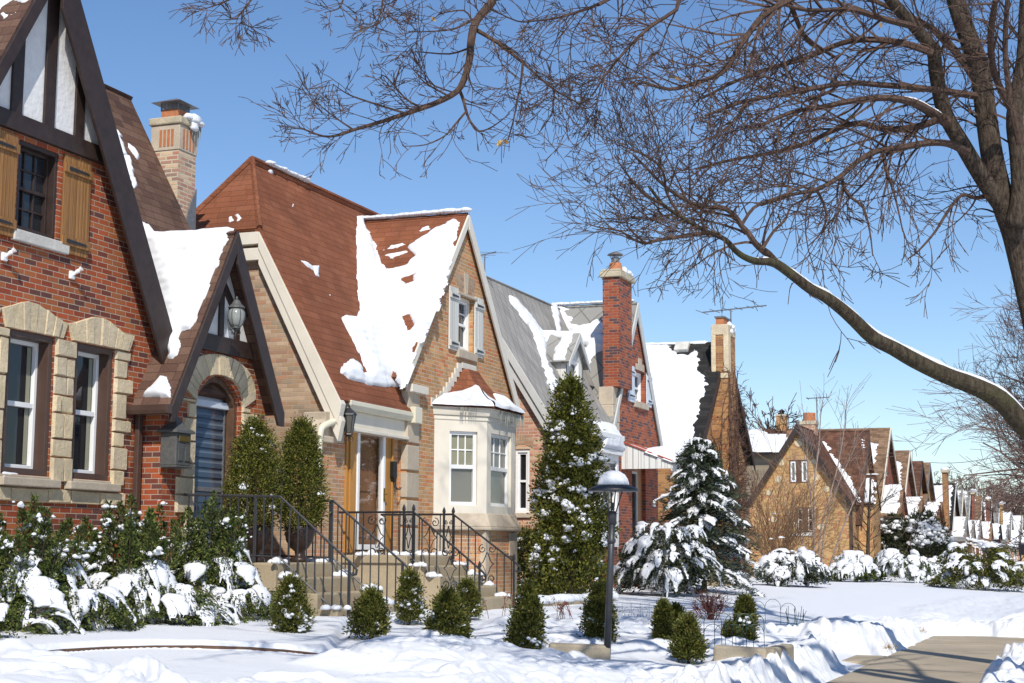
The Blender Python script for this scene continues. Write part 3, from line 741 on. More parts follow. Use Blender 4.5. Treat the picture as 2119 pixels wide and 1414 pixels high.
def window(P, parent, a0, a1, b0, b1, rec=.1, outer=None, ow=.06, sash='white', sw=.045, rail=.5, mu=(0, 0), ml=(0, 0), gu='glass', gl=None, name='window', label=None, curtain=None, of=None):
    """double-hung window set back by rec in its opening"""
    m = MB()
    if outer:
        frame_bars(m, P, a0, a1, b0, b1, ow, -rec-.08, -rec+.03 if of is None else of)
        w = m.build(name, MT[outer], parent, bevel=.006, label=label); a0 += ow; a1 -= ow; b0 += ow; b1 -= ow
        m = MB()
    frame_bars(m, P, a0, a1, b0, b1, sw, -rec-.07, -rec)
    bm = b0+(b1-b0)*rail
    if rail: fbox(m, P, a0+sw, a1-sw, bm-sw*.6, bm+sw*.6, -rec-.065, -rec-.004)
    i0, i1 = a0+sw, a1-sw
    def mun(c, r, z0, z1):
        for k in range(1, c): x = i0+(i1-i0)*k/c; fbox(m, P, x-.011, x+.011, z0, z1, -rec-.055, -rec-.03)
        for k in range(1, r): z = z0+(z1-z0)*k/r; fbox(m, P, i0, i1, z-.011, z+.011, -rec-.0553, -rec-.0303)
    if mu[0]: mun(mu[0], mu[1], (bm if rail else b0)+sw*.6, b1-sw)
    if ml[0]: mun(ml[0], ml[1], b0+sw, bm-sw*.6)
    s = m.build('sash' if outer else name, MT[sash], w if outer else parent, bevel=.004, label=None if outer else label)
    if not outer: w = s
    g = MB(); zz = bm if rail else b0+.5*sw
    g.poly([P(i0, zz, -rec-.05), P(i1, zz, -rec-.05), P(i1, b1-sw*.5, -rec-.05), P(i0, b1-sw*.5, -rec-.05)]); g.build('glass', MT[gu], w)
    if rail:
        g = MB(); g.poly([P(i0, b0+sw*.5, -rec-.056), P(i1, b0+sw*.5, -rec-.056), P(i1, zz, -rec-.056), P(i0, zz, -rec-.056)]); g.build('glass', MT[gl or gu], w)
    if curtain:
        g = MB(); n = 14; c0, c1 = curtain[0], curtain[1]
        for k in range(n):
            x0 = c0+(c1-c0)*k/n; x1 = c0+(c1-c0)*(k+1)/n; e = .012*(k % 2)
            g.poly([P(x0, b0+.06, -rec-.047-e*.1), P(x1, b0+.06, -rec-.047+e*.1-.001), P(x1, b1-.06, -rec-.047+e*.1-.001), P(x0, b1-.06, -rec-.047-e*.1)])
        g.build('curtain', MT['glass_lite'], w)
    return w
def shutter(P, parent, a0, a1, b0, b1, mat, hinge='iron', bat=(.12, .86), n=5, proud=.012):
    m = MB(); w = (a1-a0)/n
    for k in range(n): fbox(m, P, a0+k*w+.002, a0+(k+1)*w-.002, b0, b1, .01, .04)
    s = m.build('shutter', MT[mat], parent, bevel=.004)
    for t in bat:
        z = b0+(b1-b0)*t; q = MB(); fbox(q, P, a0-proud, a1+proud, z-.055, z+.055, .041, .066); q.build('batten', MT[mat], s, bevel=.005)
        q = MB(); h = (a1-a0)
        q.prism([P(a0+.12*h, z-.022, .067), P(a0+.8*h, z-.012, .067), P(a0+.88*h, z, .067), P(a0+.8*h, z+.012, .067), P(a0+.12*h, z+.022, .067)], P.n*.008); q.build('hinge', MT[hinge], s)
    return s
def stones(rects, P, d0, seed=1, gap=.008, jit=.012, proud=(.02, .06), poly=()):
    """rough facing blocks: rects (a0,a1,b0,b1), poly = outlines"""
    rnd = random.Random(seed); m = MB()
    for r in rects:
        d = rnd.uniform(*proud); j = lambda: rnd.uniform(-jit, jit)
        a0, a1, b0, b1 = r[0]+gap/2, r[1]-gap/2, r[2]+gap/2, r[3]-gap/2
        pts = [(a0, b0), (a1, b0), (a1, b1), (a0, b1)]
        q = [P(a+j()*.4, b+j()*.4, d0) for a, b in pts]; c = [P(a+(.012 if a == a0 else -.012)+j()*.5, b+(.012 if b == b0 else -.012)+j()*.5, d0+d) for a, b in pts]
        m.add(q+c, [(0, 1, 5, 4), (1, 2, 6, 5), (2, 3, 7, 6), (3, 0, 4, 7), (4, 5, 6, 7)])
    for pts in poly:
        d = rnd.uniform(*proud); n = len(pts); cx = sum(p[0] for p in pts)/n; cy = sum(p[1] for p in pts)/n
        q = [P(cx+(a-cx)*.975, cy+(b-cy)*.985, d0) for a, b in pts]; c = [P(cx+(a-cx)*.88+rnd.uniform(-jit, jit)*.4, cy+(b-cy)*.94, d0+d) for a, b in pts]
        m.add(q+c, [(i, (i+1) % n, n+(i+1) % n, n+i) for i in range(n)]+[tuple(range(n, 2*n))])
    return m
def column_blocks(a0, a1, b0, b1, seed, hmin=.16, hmax=.42, split=.25):
    rnd = random.Random(seed); o = []; z = b0
    while z < b1-.02:
        h = min(rnd.uniform(hmin, hmax), b1-z)
        if b1-z-h < .1: h = b1-z
        if rnd.random() < split and a1-a0 > .3:
            s = a0+(a1-a0)*rnd.uniform(.3, .7); o += [(a0, s, z, z+h), (s, a1, z, z+h)]
        else: o.append((a0, a1, z, z+h))
        z += h
    return o
def slab(m, a, b, c, d, t):
    """roof slab with top corners a b c d (in order), t thick downwards along its normal"""
    a, b, c, d = map(Vector, (a, b, c, d)); n = (b-a).cross(d-a).normalized()
    if n.z < 0: n = -n
    return m.prism([a, b, c, d], -n*t)
def roof_patch_px(name, parent, pts, o, n, **k): return snow_patch(name, parent, o, n, [onP(a, b, o, Vector(n)) for a, b in pts], **k)
def chimney(parent, x0, x1, y0, y1, z0, z1, mat, cap='chim_cap', cap_h=.13, over=.05, flue=True, flue_h=.2, name='chimney'):
    m = MB(); m.box(x0, x1, y0, y1, z0, z1); c = m.build(name, MT[mat], parent)
    m = MB(); m.box(x0-over, x1+over, y0-over, y1+over, z1, z1+cap_h); m.build('chimney_cap', MT[cap], c, bevel=.02)
    if flue:
        cx, cy = (x0+x1)/2, (y0+y1)/2; w = min(x1-x0, y1-y0)*.32
        m = MB(); m.box(cx-w, cx+w, cy-w, cy+w, z1+cap_h, z1+cap_h+flue_h); m.build('flue', MT['flue'], c, bevel=.01)
    return c
def antenna(name, label, loc, h, boom, az, els, r=.012, bl=.5):
    """rooftop TV aerial: mast, boom and cross rods"""
    loc = Vector(loc); T = thing(name, label, 'antenna', loc)
    m = MB(); m.tube([loc, loc+Vector((0, 0, h))], r*1.3, 6); m.build('mast', MT['antenna'], T)
    d = Vector((math.cos(az), math.sin(az), .03)); s = Vector((-d.y, d.x, 0)); top = loc+Vector((0, 0, h))
    m = MB(); m.tube([top-d*boom*.45, top+d*boom*.55], r, 6); m.build('boom', MT['antenna'], T)
    m = MB()
    for t, L, tilt in els:
        c = top+d*boom*t; m.tube([c-s*L+Vector((0, 0, tilt*L)), c, c+s*L-Vector((0, 0, tilt*L*.6))], r*.6, 4)
    m.build('rods', MT['antenna'], T); return T
def lantern(name, label, c, wall, s, kind):
    """wall lantern; c = centre of its glass body, wall = point on the wall behind, s = body height"""
    c = Vector(c); wall = Vector(wall); T = thing(name, label, 'wall lamp', wall)
    mat = MT['castgrey'] if kind == 'round' else MT['iron']
    m = MB(); n = (c-wall); n.z = 0; n.normalize()
    u = Vector((-n.y, n.x, 0))
    m.prism([wall+u*.06*s+Vector((0, 0, -.55*s)), wall+u*.16*s, wall+u*.1*s+Vector((0, 0, .4*s)), wall-u*.1*s+Vector((0, 0, .4*s)), wall-u*.16*s, wall-u*.06*s+Vector((0, 0, -.55*s))], n*.03); m.build('back_plate', mat, T, bevel=.006)
    m = MB(); low = c-Vector((0, 0, .62*s))
    pts = [wall+Vector((0, 0, -.2*s)), wall+(low-wall)*.35-Vector((0, 0, .45*s)), wall+(low-wall)*.8-Vector((0, 0, .35*s)), low]
    pp, rr = smooth_path(pts, [.03*s]*4, 5); m.tube(pp, rr, 6)
    for k in (-1, 1):
        q = [low+u*k*.02+Vector((0, 0, -.02)), low+u*k*.2*s-Vector((0, 0, .1*s)), low+u*k*.22*s-Vector((0, 0, .28*s)), low+u*k*.1*s-Vector((0, 0, .3*s))]
        pp, rr = smooth_path(q, [.018*s]*4, 4); m.tube(pp, rr, 5)
    m.tube([low, low-Vector((0, 0, .32*s))], [.05*s, .015*s], 6)
    m.build('bracket', mat, T)
    if kind == 'round':
        body = [(.2, -.55), (.33, -.4), (.42, -.1), (.42, .15), (.34, .42)]; roof = [(.44, .42), (.40, .5), (.26, .62), (.16, .8), (.06, .86), (.07, .92), (.03, 1.02)]
        nn = 12
    else:
        body = [(.2, -.5), (.34, .42)]; roof = [(.42, .42), (.4, .5), (.22, .68), (.12, .78), (.05, .82), (.07, .92), (.02, 1.0)]; nn = 6
    m = MB(); m.lathe([(a*s, b*s) for a, b in body], c, nn); m.build('glass_body', MT['lampglass' if kind == 'round' else 'lampglass_dark'], T, kind == 'round')
    m = MB(); m.lathe([(a*s, b*s) for a, b in roof], c, 12 if kind == 'round' else 6); m.lathe([(.1*s, -.68*s), (.24*s, -.6*s), (.22*s, -.54*s)], c, nn)
    for k in range(6):
        t = 2*math.pi*(k+.5)/6; m.tube([c+Vector((math.cos(t)*a*s*1.02, math.sin(t)*a*s*1.02, b*s)) for a, b in body], .022*s, 4)
    m.build('lantern_frame', mat, T)
    return T
# ================================================================ red brick half-timbered house, nearest
def house_red():
    X = -11.8; P = FX(X); H = thing('brick_house', 'red brick house with half-timbered white stucco gable and orange wooden shutters, nearest at the left', 'house', (X, 15, .5))
    W = [(13.22, 14.0), (14.46, 15.3), (15.72, 16.5)]; wz = (2.34, 4.0)
    UW = (14.5, 15.24, 5.17, 6.24)
    ya, za, sl = 14.87, 8.72, 1.693
    g = lambda y: za-.12-sl*abs(y-ya)
    m = MB()
    out = [(11.4, .2), (17.95, .2), (17.95, 3.9), (17.5, g(17.5)), (ya, g(ya)), (12.2, g(12.2)), (11.4, 3.9)]
    m.wall(out, [rect(a, b, *wz) for a, b in W]+[rect(*UW)], P, (1, 0, 0), .24)
    P2 = FX(X-.004); m.wall([(17.95, .2), (19.8, .2), (19.8, 3.9), (17.95, 3.9)], [], P2, (1, 0, 0), .1)
    ye = 19.8; m.add([(X, ye, .2), (-16.7, ye, .2), (-16.7, ye, 4), (-14.25, ye, 8.45), (X, ye, 3.95)], [(0, 1, 2, 3, 4)])
    ye = 11.4; m.add([(X, ye, .2), (-16.7, ye, .2), (-16.7, ye, 4), (-14.25, ye, 8.4), (X, ye, 3.95)], [(4, 3, 2, 1, 0)])
    m.build('wall', MT['brick_red'], H)
    # --- roofs
    m = MB()
    zq = lambda x: 3.62+(-11.55-x)*4.96/2.7
    slab(m, (-11.55, 17.45, zq(-11.55)), (-11.55, 20.05, zq(-11.55)), (-14.25, 20.05, 8.58), (-14.25, 17.45, 8.58), .1)
    slab(m, (-11.9, 11.6, zq(-11.9)), (-11.9, 17.45, zq(-11.9)), (-14.25, 17.45, 8.58), (-14.25, 11.6, 8.58), .1)
    slab(m, (-11.55, 11.1, zq(-11.55)), (-11.55, 11.6, zq(-11.55)), (-14.25, 11.6, 8.58), (-14.25, 11.1, 8.58), .1)
    slab(m, (-14.25, 20.05, 8.58), (-14.25, 11.1, 8.58), (-16.95, 11.1, 3.62), (-16.95, 20.05, 3.62), .1)
    R1 = m.build('roof', MT['sh_dark'], H)
    m = MB(); xo = -11.6
    yl, zl = 12.05, za-sl*2.8; yr = 17.6; zr = za-sl*(yr-ya)
    slab(m, (xo, ya, za), (xo, yr, zr), (-14.3, yr, zr), (-14.3, ya, za), .09)
    slab(m, (xo, ya, za), (xo, yl, zl), (-14.3, yl, zl), (-14.3, ya, za), .09)
    m.build('roof', MT['sh_dark'], H)
    o, n = Vector((-14.25, 20, 8.58)), Vector((4.96, 0, 2.7)).normalized()
    roof_patch_px('snow', R1, [(238, 268), (248, 282), (258, 300), (266, 330), (276, 362), (285, 388), (276, 392), (264, 362), (252, 325), (242, 300)], o, n, thick=.045, jag=.05, res=.018, soft=.05, seed=2)
    roof_patch_px('snow', R1, [(264, 295), (276, 305), (288, 326), (284, 332), (272, 316), (262, 303)], o, n, thick=.04, jag=.04, res=.018, soft=.04, seed=5)
    # top of left slope of the gable
    nl = Vector((0, -sl, 1)).normalized()
    for pts, sd in (([(-60, -60), (60, -60), (75, -5), (52, 8), (30, 2), (8, 14), (-10, 40), (-60, 60)], 1), ([(2, 30), (12, 24), (24, 30), (10, 42)], 2), ([(28, 20), (36, 24), (26, 34)], 3)):
        roof_patch_px('snow', R1, pts, Vector((xo, ya, za)), nl, thick=.06, jag=.03, res=.03, soft=.06, seed=sd+10)
    # --- barge boards: outer board on the roof edge, soffit boards behind
    m = MB(); v = .80; Pb = FX(xo)
    fpoly(m, Pb, [(ya, za-.02), (yr, zr-.02), (yr+.0, zr-v*.62), (yr-.2, zr-v+.2*sl-.0), (ya, za-v)], .004, .05); m.build('barge_board', MT['timber'], H, bevel=.006)
    m = MB(); fpoly(m, Pb, [(ya, za-.02), (yl, zl-.02), (yl, zl-.3), (ya, za-.32)], .0, .046); m.build('barge_board', MT['timber'], H, bevel=.006)
    m = MB(); v2 = .98
    for s in (1, -1):
        yy = ya+s*2.6; zz = za-sl*2.6
        m.prism([(xo, ya, za-.13), (xo, yy, zz-.13), (xo, yy, zz-.17), (xo, ya, za-.17)], (X-xo+.0, 0, 0))
    m.build('soffit', MT['soffit'], H)
    # --- half timbering
    zb0, zb1 = 6.30, 6.51
    hy = lambda z: (za-.17-z)/sl
    m = MB(); fpoly(m, P, [(ya-hy(zb1), zb1), (ya+hy(zb1), zb1), (ya, za-.17)], .0, .025); m.build('stucco_panel', MT['stucco'], H)
    m = MB(); fpoly(m, P, [(ya-hy(zb0), zb0), (ya+hy(zb0), zb0), (ya+hy(zb1), zb1), (ya-hy(zb1), zb1)], .0, .075); m.build('beam', MT['timber'], H, bevel=.006)
    for a, b in ((15, 37), (84, 105), (149, 167)):
        y0 = onX(a, 240, X).y; y1 = onX(b, 255, X).y
        m = MB(); fpoly(m, P, [(y0, zb1), (y1, zb1), (y1, za-.2-sl*abs(y1-ya)), (y0, za-.2-sl*abs(y0-ya))], .026, .06); m.build('timber_post', MT['timber'], H, bevel=.005)
    # --- upper window
    window(P, H, *UW, rec=.1, of=-.012, outer='timber', ow=.05, sash='timber', sw=.035, rail=.5, mu=(3, 2), ml=(3, 2), gu='glass', curtain=None)
    m = MB(); fbox(m, P, 14.43, 15.45, 5.03, 5.166, -.1, .06); m.build('window_sill', MT['sill'], H, bevel=.012)
    shutter(P, H, 15.31, 15.84, 5.05, 6.26, 'shutter', n=8); shutter(P, H, 13.9, 14.44, 5.05, 6.26, 'shutter', n=8)
    # --- ground floor windows
    for i, (a, b) in enumerate(W):
        w = window(P, H, a, b, *wz, rec=.16, of=-.012, outer='brown', ow=.075, sash='white', sw=.05, rail=.5, gu='glass', curtain=(b-.22, b-.145))
        if i != 2:
            snow_patch('snow', w, P(a, wz[0]+.03, -.2), (.35, 0, 1), [P(a+.02, wz[0]+.03, -.2), P(b-.28, wz[0]+.03, -.2), P(b-.5, wz[0], .02), P(a+.02, wz[0], .04)], thick=.1, jag=.02, res=.02, course=1, soft=.08, seed=3)
    rects = []
    for k, (a0, a1) in enumerate(((12.95, 13.2), (14.02, 14.44), (15.32, 15.70))):
        rects += column_blocks(a0, a1, 2.28, 4.0, 5+k, .2, .5, .45)
    rnd = random.Random(4); z = 2.28
    while z < 3.98:
        h = min(rnd.uniform(.16, .34), 4.0-z); rects.append((16.52, 16.52+rnd.choice((.24, .31, .36)), z, z+h)); z += h
    for a0, a1 in ((13.1, 13.6), (13.6, 14.2), (14.2, 14.62), (14.62, 15.3), (15.3, 15.72), (15.72, 16.3), (16.3, 16.8)): rects.append((a0, a1, 2.03, 2.2))
    vs = []
    top = lambda y: 4.29+.08*math.cos((y-14.86)/1.29*2*math.pi) if y < 16.6 else 4.23
    y = 12.9
    while y < 16.86:
        w = rnd.uniform(.11, .19); y1 = min(y+w, 16.88)
        c = min(W, key=lambda q: abs((q[0]+q[1])/2-y)); cm = (c[0]+c[1])/2
        f = .86
        vs.append([(cm+(y-cm)*f+.0, 4.005), (cm+(y1-cm)*f, 4.005), (y1, top(y1)), (y, top(y))]); y = y1
    stones(rects, P, 0, 3, poly=vs).build('stone_surround', MT['stone'], H)
    m = MB()
    for a0, a1 in ((13.1, 14.1), (14.38, 15.42), (15.6, 16.62)):
        m.prism([P(a0, 2.2, 0), P(a1, 2.2, 0), P(a1, 2.335, 0), P(a0, 2.335, 0)], (.02, 0, 0)); fpoly(m, P, rect(a0, a1, 2.205, 2.30), .02, .11)
    m.build('window_sill', MT['limestone'], H, bevel=.02)
    # --- vestibule
    XV = -11.45; Q = FX(XV); yc, zv, hv = 18.4, 5.87, 1.46
    sv = (zv-3.35)/hv
    y0, y1 = 17.15, 19.72; d0, d1 = 17.88, 19.05; dc = (d0+d1)/2; zs, zt = 3.48, 3.86
    arch = [(d1-(d1-d0)*i/14, zs+(zt-zs)*math.sin(math.pi*i/14)**.75) for i in range(15)]
    gv = lambda y: zv-.16-sv*abs(y-yc)
    m = MB()
    m.wall([(y0, .3), (y1, .3), (y1, gv(y1)), (yc, gv(yc)), (y0, gv(y0))], [[(d0, 1.33), (d1, 1.33)]+arch], Q, (1, 0, 0), .24)
    m.wall([(X, .3), (XV, .3), (XV, gv(y0)), (X, gv(y0))], [], FY(y0), (0, -1, 0), .1)
    m.add([(XV, y1, .3), (X, y1, .3), (X, y1, 3.6), (XV, y1, gv(y1))], [(0, 1, 2, 3)])
    m.build('vestibule_wall', MT['brick_red'], H)
    xv = -11.22; m = MB(); yl, yr = yc-hv-.03, yc+hv-.06; zl = zv-sv*(hv+.03); zr_ = zv-sv*(hv-.06)
    slab(m, (xv, yc, zv), (xv, yr, zr_), (-13.4, yr, zr_), (-13.4, yc, zv), .08); slab(m, (xv, yc, zv), (xv, yl, zl), (-13.4, yl, zl), (-13.4, yc, zv), .08)
    RV = m.build('roof', MT['sh_dark'], H)
    nl = Vector((0, -sv, 1)).normalized(); o = Vector((xv, yc, zv))
    roof_patch_px('snow', RV, [(284, 452), (300, 462), (318, 480), (400, 478), (480, 472), (474, 490), (465, 512), (452, 545), (444, 566), (434, 592), (424, 618), (412, 645), (404, 668), (394, 683), (374, 686), (370, 700), (373, 716), (362, 742), (352, 742), (330, 690), (300, 560)], o, nl, thick=.16, jag=.022, res=.022, soft=.16, seed=7)
    roof_patch_px('snow', RV, [(296, 822), (316, 800), (334, 777), (344, 781), (352, 800), (357, 824)], o, nl, thick=.13, jag=.015, res=.015, soft=.1, seed=9)
    Pv = FX(xv); m = MB(); v = .47
    fpoly(m, Pv, [(yc, zv-.01), (yr, zr_-.01), (yr, zr_-.2), (yr-.16, zr_-v+.16*sv), (yc, zv-v)], .003, .045); fpoly(m, Pv, [(yc, zv-.012), (yl, zl-.012), (yl, zl-.2), (yl+.08, zl-.2), (yc, zv-.3)], .001, .043); m.build('barge_board', MT['timber'], H, bevel=.006)
    m = MB(); hz = lambda z: (zv-.2-z)/sv; zb = 4.40
    fpoly(m, Q, [(yc-hz(zb), zb), (yc+hz(zb), zb), (yc, zv-.22)], 0, .02); m.build('stucco_panel', MT['stucco'], H)
    m = MB(); fpoly(m, Q, [(yc-hz(4.17), 4.17), (yc+hz(4.17), 4.17), (yc+hz(zb), zb), (yc-hz(zb), zb)], .0, .06); m.build('beam', MT['timber'], H, bevel=.005)
    for a, b in (((yc, zb), (yc, zv-.25)), ((yc-.42, zb), (yc-.42, 5.02)), ((yc+.42, zb), (yc+.42, 5.02)), ((yc-.42, 4.72), (yc+.02, 5.2)), ((yc+.42, 4.72), (yc-.02, 5.2))):
        m = MB(); m.beam(Q(a[0], a[1], .034), Q(b[0], b[1], .034), .12, .03, (1, 0, 0)); m.build('timber_post', MT['timber'], H, bevel=.004)
    # stone door surround
    rects = []; rnd = random.Random(8)
    for s in (-1, 1):
        z = 1.33
        while z < 3.46:
            h = min(rnd.uniform(.18, .42), 3.48-z); w = rnd.choice((.2, .3, .42)); e = d0 if s < 0 else d1
            rects.append((e-w, e-.005, z, z+h) if s < 0 else (e+.005, e+min(w, .5), z, z+h)); z += h
    vs = []; n = 15
    for i in range(n):
        f = lambda t, k: (dc+(d1-d0)/2*(1+k*.62)*math.cos(math.pi*t)*1.0, zs-.02+(zt-zs+.02)*math.sin(math.pi*t)**.75+k*.30*(.55+.45*math.sin(math.pi*t)))
        t0, t1 = 1-i/n, 1-(i+1)/n
        vs.append([f(t0, .02), f(t1, .02), f(t1, 1), f(t0, 1)])
    stones(rects, Q, 0, 6, poly=vs, proud=(.025, .05)).build('stone_surround', MT['stone'], H)
    # door: arched wooden frame, louvred glass storm door
    m = MB(); Qd = FX(XV-.07)
    inn = [(dc+(a-dc)*.86, zs-.02+(b-zs)*.82) for a, b in arch]
    for i in range(len(arch)-1): fpoly(m, Qd, [arch[i], arch[i+1], inn[i+1], inn[i]], -.12, .0)
    fbox(m, Qd, d0, d0+.085, 1.36, zs, -.12, .0); fbox(m, Qd, d1-.085, d1, 1.36, zs, -.12, .0)
    D = m.build('door', MT['brownwood'], H, bevel=.008)
    m = MB(); fbox(m, Qd, d0+.085, d1-.085, 1.36, 3.84, -.19, -.17); m.build('door_panel', MT['palebl'], D)
    m = MB(); frame_bars(m, Qd, d0+.09, d1-.09, 1.38, 3.46, .04, -.165, -.12); fbox(m, Qd, d0+.13, d1-.13, 2.28, 2.34, -.16, -.12); m.build('storm_frame', MT['steel'], D, bevel=.004)
    m = MB()
    for z0, z1 in ((1.42, 2.28), (2.34, 3.42)):
        n = int((z1-z0)/.125)
        for i in range(n):
            z = z0+(z1-z0)*i/n; h = (z1-z0)/n; m.prism([Qd(d0+.13, z, -.135), Qd(d1-.13, z, -.135), Qd(d1-.13, z+h*1.04, -.155), Qd(d0+.13, z+h*1.04, -.155)], (.006, 0, 0))
    m.build('louvres', MT['blind'], D)
    m = MB(); fbox(m, Qd, d0+.08, d1-.08, 3.43, 3.53, -.16, -.08); m.build('head_bar', MT['palebl'], D, bevel=.01)
    # gutter and downpipe
    m = MB(); yg = yl-.05; m.prism([(-11.85, yg-.06, zl-.1), (-11.85, yg+.05, zl-.1), (-11.85, yg+.05, zl+.02), (-11.85, yg-.09, zl+.02), (-11.85, yg-.08, zl-.05)], (.68, 0, 0)); m.build('gutter', MT['brown'], H, bevel=.008)
    m = MB(); xx, y = -11.74, 17.02; m.beam((xx, y, .5), (xx, y, zl-.08), .09, .07, (1, 0, 0)); m.build('downpipe', MT['brown'], H, bevel=.01)
    # chimney behind
    cx0, cx1, cy0, cy1 = -13.80, -13.30, 20.07, 20.55
    c = chimney(H, cx0, cx1, cy0, cy1, .5, 8.03, 'brick_chim', cap_h=.12, over=.045, flue=False)
    m = MB(); Pc = FY(cy0); fbox(m, Pc, cx0-.012, cx1+.012, 7.62, 8.03, -.3, .014); fbox(m, FX(cx1), cy0+.02, cy1+.01, 7.62, 8.03, -.3, .0135); m.build('band', MT['limestone'], c, bevel=.01)
    m = MB()
    for i in range(4): fbox(m, Pc, cx0+.15+i*.07, cx0+.195+i*.07, 7.68, 7.95, .0145, .02); fbox(m, FX(cx1), cy0+.08+i*.09, cy0+.12+i*.09, 7.66, 7.97, .0145, .02)
    m.build('brick_inset', MT['flue'], c)
    m = MB(); m.box(cx0+.1, cx1-.1, cy0+.08, cy1-.08, 8.15, 8.31); m.build('flue', MT['flue'], c, bevel=.01)
    m = MB(); q = (cx0+cx1)/2, (cy0+cy1)/2
    for sx in (-1, 1):
        for sy in (-1, 1): m.beam((q[0]+sx*.15, q[1]+sy*.16, 8.28), (q[0]+sx*.15, q[1]+sy*.16, 8.41), .014, .014)
    for k in range(13):
        t = -.15+.025*k; m.beam((q[0]+t, q[1]-.161, 8.3), (q[0]+t, q[1]-.161, 8.4), .009, .009); m.beam((q[0]+.151, q[1]+t, 8.3), (q[0]+.151, q[1]+t, 8.4), .009, .009)
    a = [(q[0]-.27, q[1]-.28, 8.4), (q[0]+.27, q[1]-.28, 8.4), (q[0]+.27, q[1]+.28, 8.4), (q[0]-.27, q[1]+.28, 8.4), (q[0]-.03, q[1], 8.52), (q[0]+.03, q[1], 8.52)]
    m.add(a, [(0, 1, 5, 4), (1, 2, 5), (2, 3, 4, 5), (3, 0, 4), (3, 2, 1, 0)]); m.build('rain_cap', MT['steel'], c)
    lumps('snow', [(cx1+.02, cy0+.2, 8.16), (cx1+.06, cy0+.32, 8.14), (cx1+.06, cy1-.03, 8.12), (cx1+.08, cy0+.28, 8.02)], np.array([(.09, .12, .08), (.08, .14, .09), (.08, .1, .08), (.05, .08, .1)]), c, seed=2, freq=9)
    m = MB()
    for k, L in enumerate((.1, .18, .28, .14, .34, .2)): m.tube([(cx1+.07, cy0+.2+k*.055, 8.08), (cx1+.07, cy0+.2+k*.055, 8.08-L)], [.016, .003], 5)
    m.build('icicles', MT['lampglass'], c)
    m = MB(); m.prism([(cx1+.003, cy0+.1, 6.2), (cx1+.003, cy1+.02, 6.2), (cx1+.003, cy1+.02, 7.1), (cx1+.003, cy0+.35, 6.85)], (.02, 0, 0)); m.build('flashing', MT['steel'], c)
    return H
def house_red_fittings():
    lantern('wall_lantern', 'round glass lantern on a scrolled grey bracket, on the timbered porch gable', onX(489, 655, -11.06), (-11.37, onX(476, 662, -11.37).y, onX(476, 662, -11.37).z), .27, 'round')
    # mailbox
    b = onX(374, 940, -11.22); w = .30
    T = thing('mailbox', 'grey cast mailbox with pointed lid on red brick by the arched door', 'mailbox', (-11.45, b.y, b.z))
    x0, x1, y0, y1, z0 = -11.44, -11.2, b.y-.14, b.y+.2, b.z-.15
    m = MB(); m.box(x0, x1, y0, y1, z0, z0+.42); m.box(x0-.0, x1+.02, y0-.02, y1+.02, z0-.025, z0-.001); T1 = m.build('body', MT['castgrey'], T, bevel=.012)
    m = MB()
    for yy in (y0+.04, y0+.2): m.box(x1+.0, x1+.012, yy, yy+.11, z0+.06, z0+.24)
    m.build('panel', MT['castgrey'], T, bevel=.008)
    m = MB(); m.box(x1, x1+.015, y0+.05, y1-.05, z0+.31, z0+.39); m.build('slot_plate', MT['brass'], T, bevel=.005)
    m = MB(); cx, cy = (x0+x1)/2, (y0+y1)/2; q = [(.03, .03), (0, 0), (-.05, .06), (-.10, .14)]
    rings = []
    for ex, z in ((.035, .42), (.03, .455), (-.03, .50), (-.075, .56), (-.1, .63)):
        hx, hy = max((x1-x0)/2+ex, .012), max((y1-y0)/2+ex*1.35, .012); rings.append([(cx-hx, cy-hy, z0+z), (cx+hx, cy-hy, z0+z), (cx+hx, cy+hy, z0+z), (cx-hx, cy+hy, z0+z)])
    vs = [p for r in rings for p in r]; fs = [(3, 2, 1, 0), (16, 17, 18, 19)]+[(i*4+k, i*4+(k+1) % 4, i*4+4+(k+1) % 4, i*4+4+k) for i in range(4) for k in range(4)]
    m.add(vs, fs); m.tube([(cx, cy, z0+.62), (cx, cy, z0+.7)], [.02, .008], 6); m.build('lid', MT['castgrey'], T)
    # floodlights
    for (px, py), lab in (((146, 570), 'white floodlight under the right wooden shutter on red brick'), ((6, 532), 'white floodlight at the left edge, under the upstairs window of the red brick house')):
        w = onX(px, py, -11.8); T = thing('floodlight', lab, 'floodlight', w)
        m = MB(); m.box(-11.8, -11.76, w.y-.045, w.y+.045, w.z-.05, w.z+.05); m.build('base_plate', MT['white'], T, bevel=.012)
        d = Vector((.75, .25, .6)).normalized(); a = w+Vector((.03, 0, .0))
        m = MB(); m.tube([a, a+d*.05, a+d*.055, a+d*.09, a+d*.1, a+d*.14], [.018, .018, .024, .028, .02, .034], 10); m.build('lamp_head', MT['white'], T)
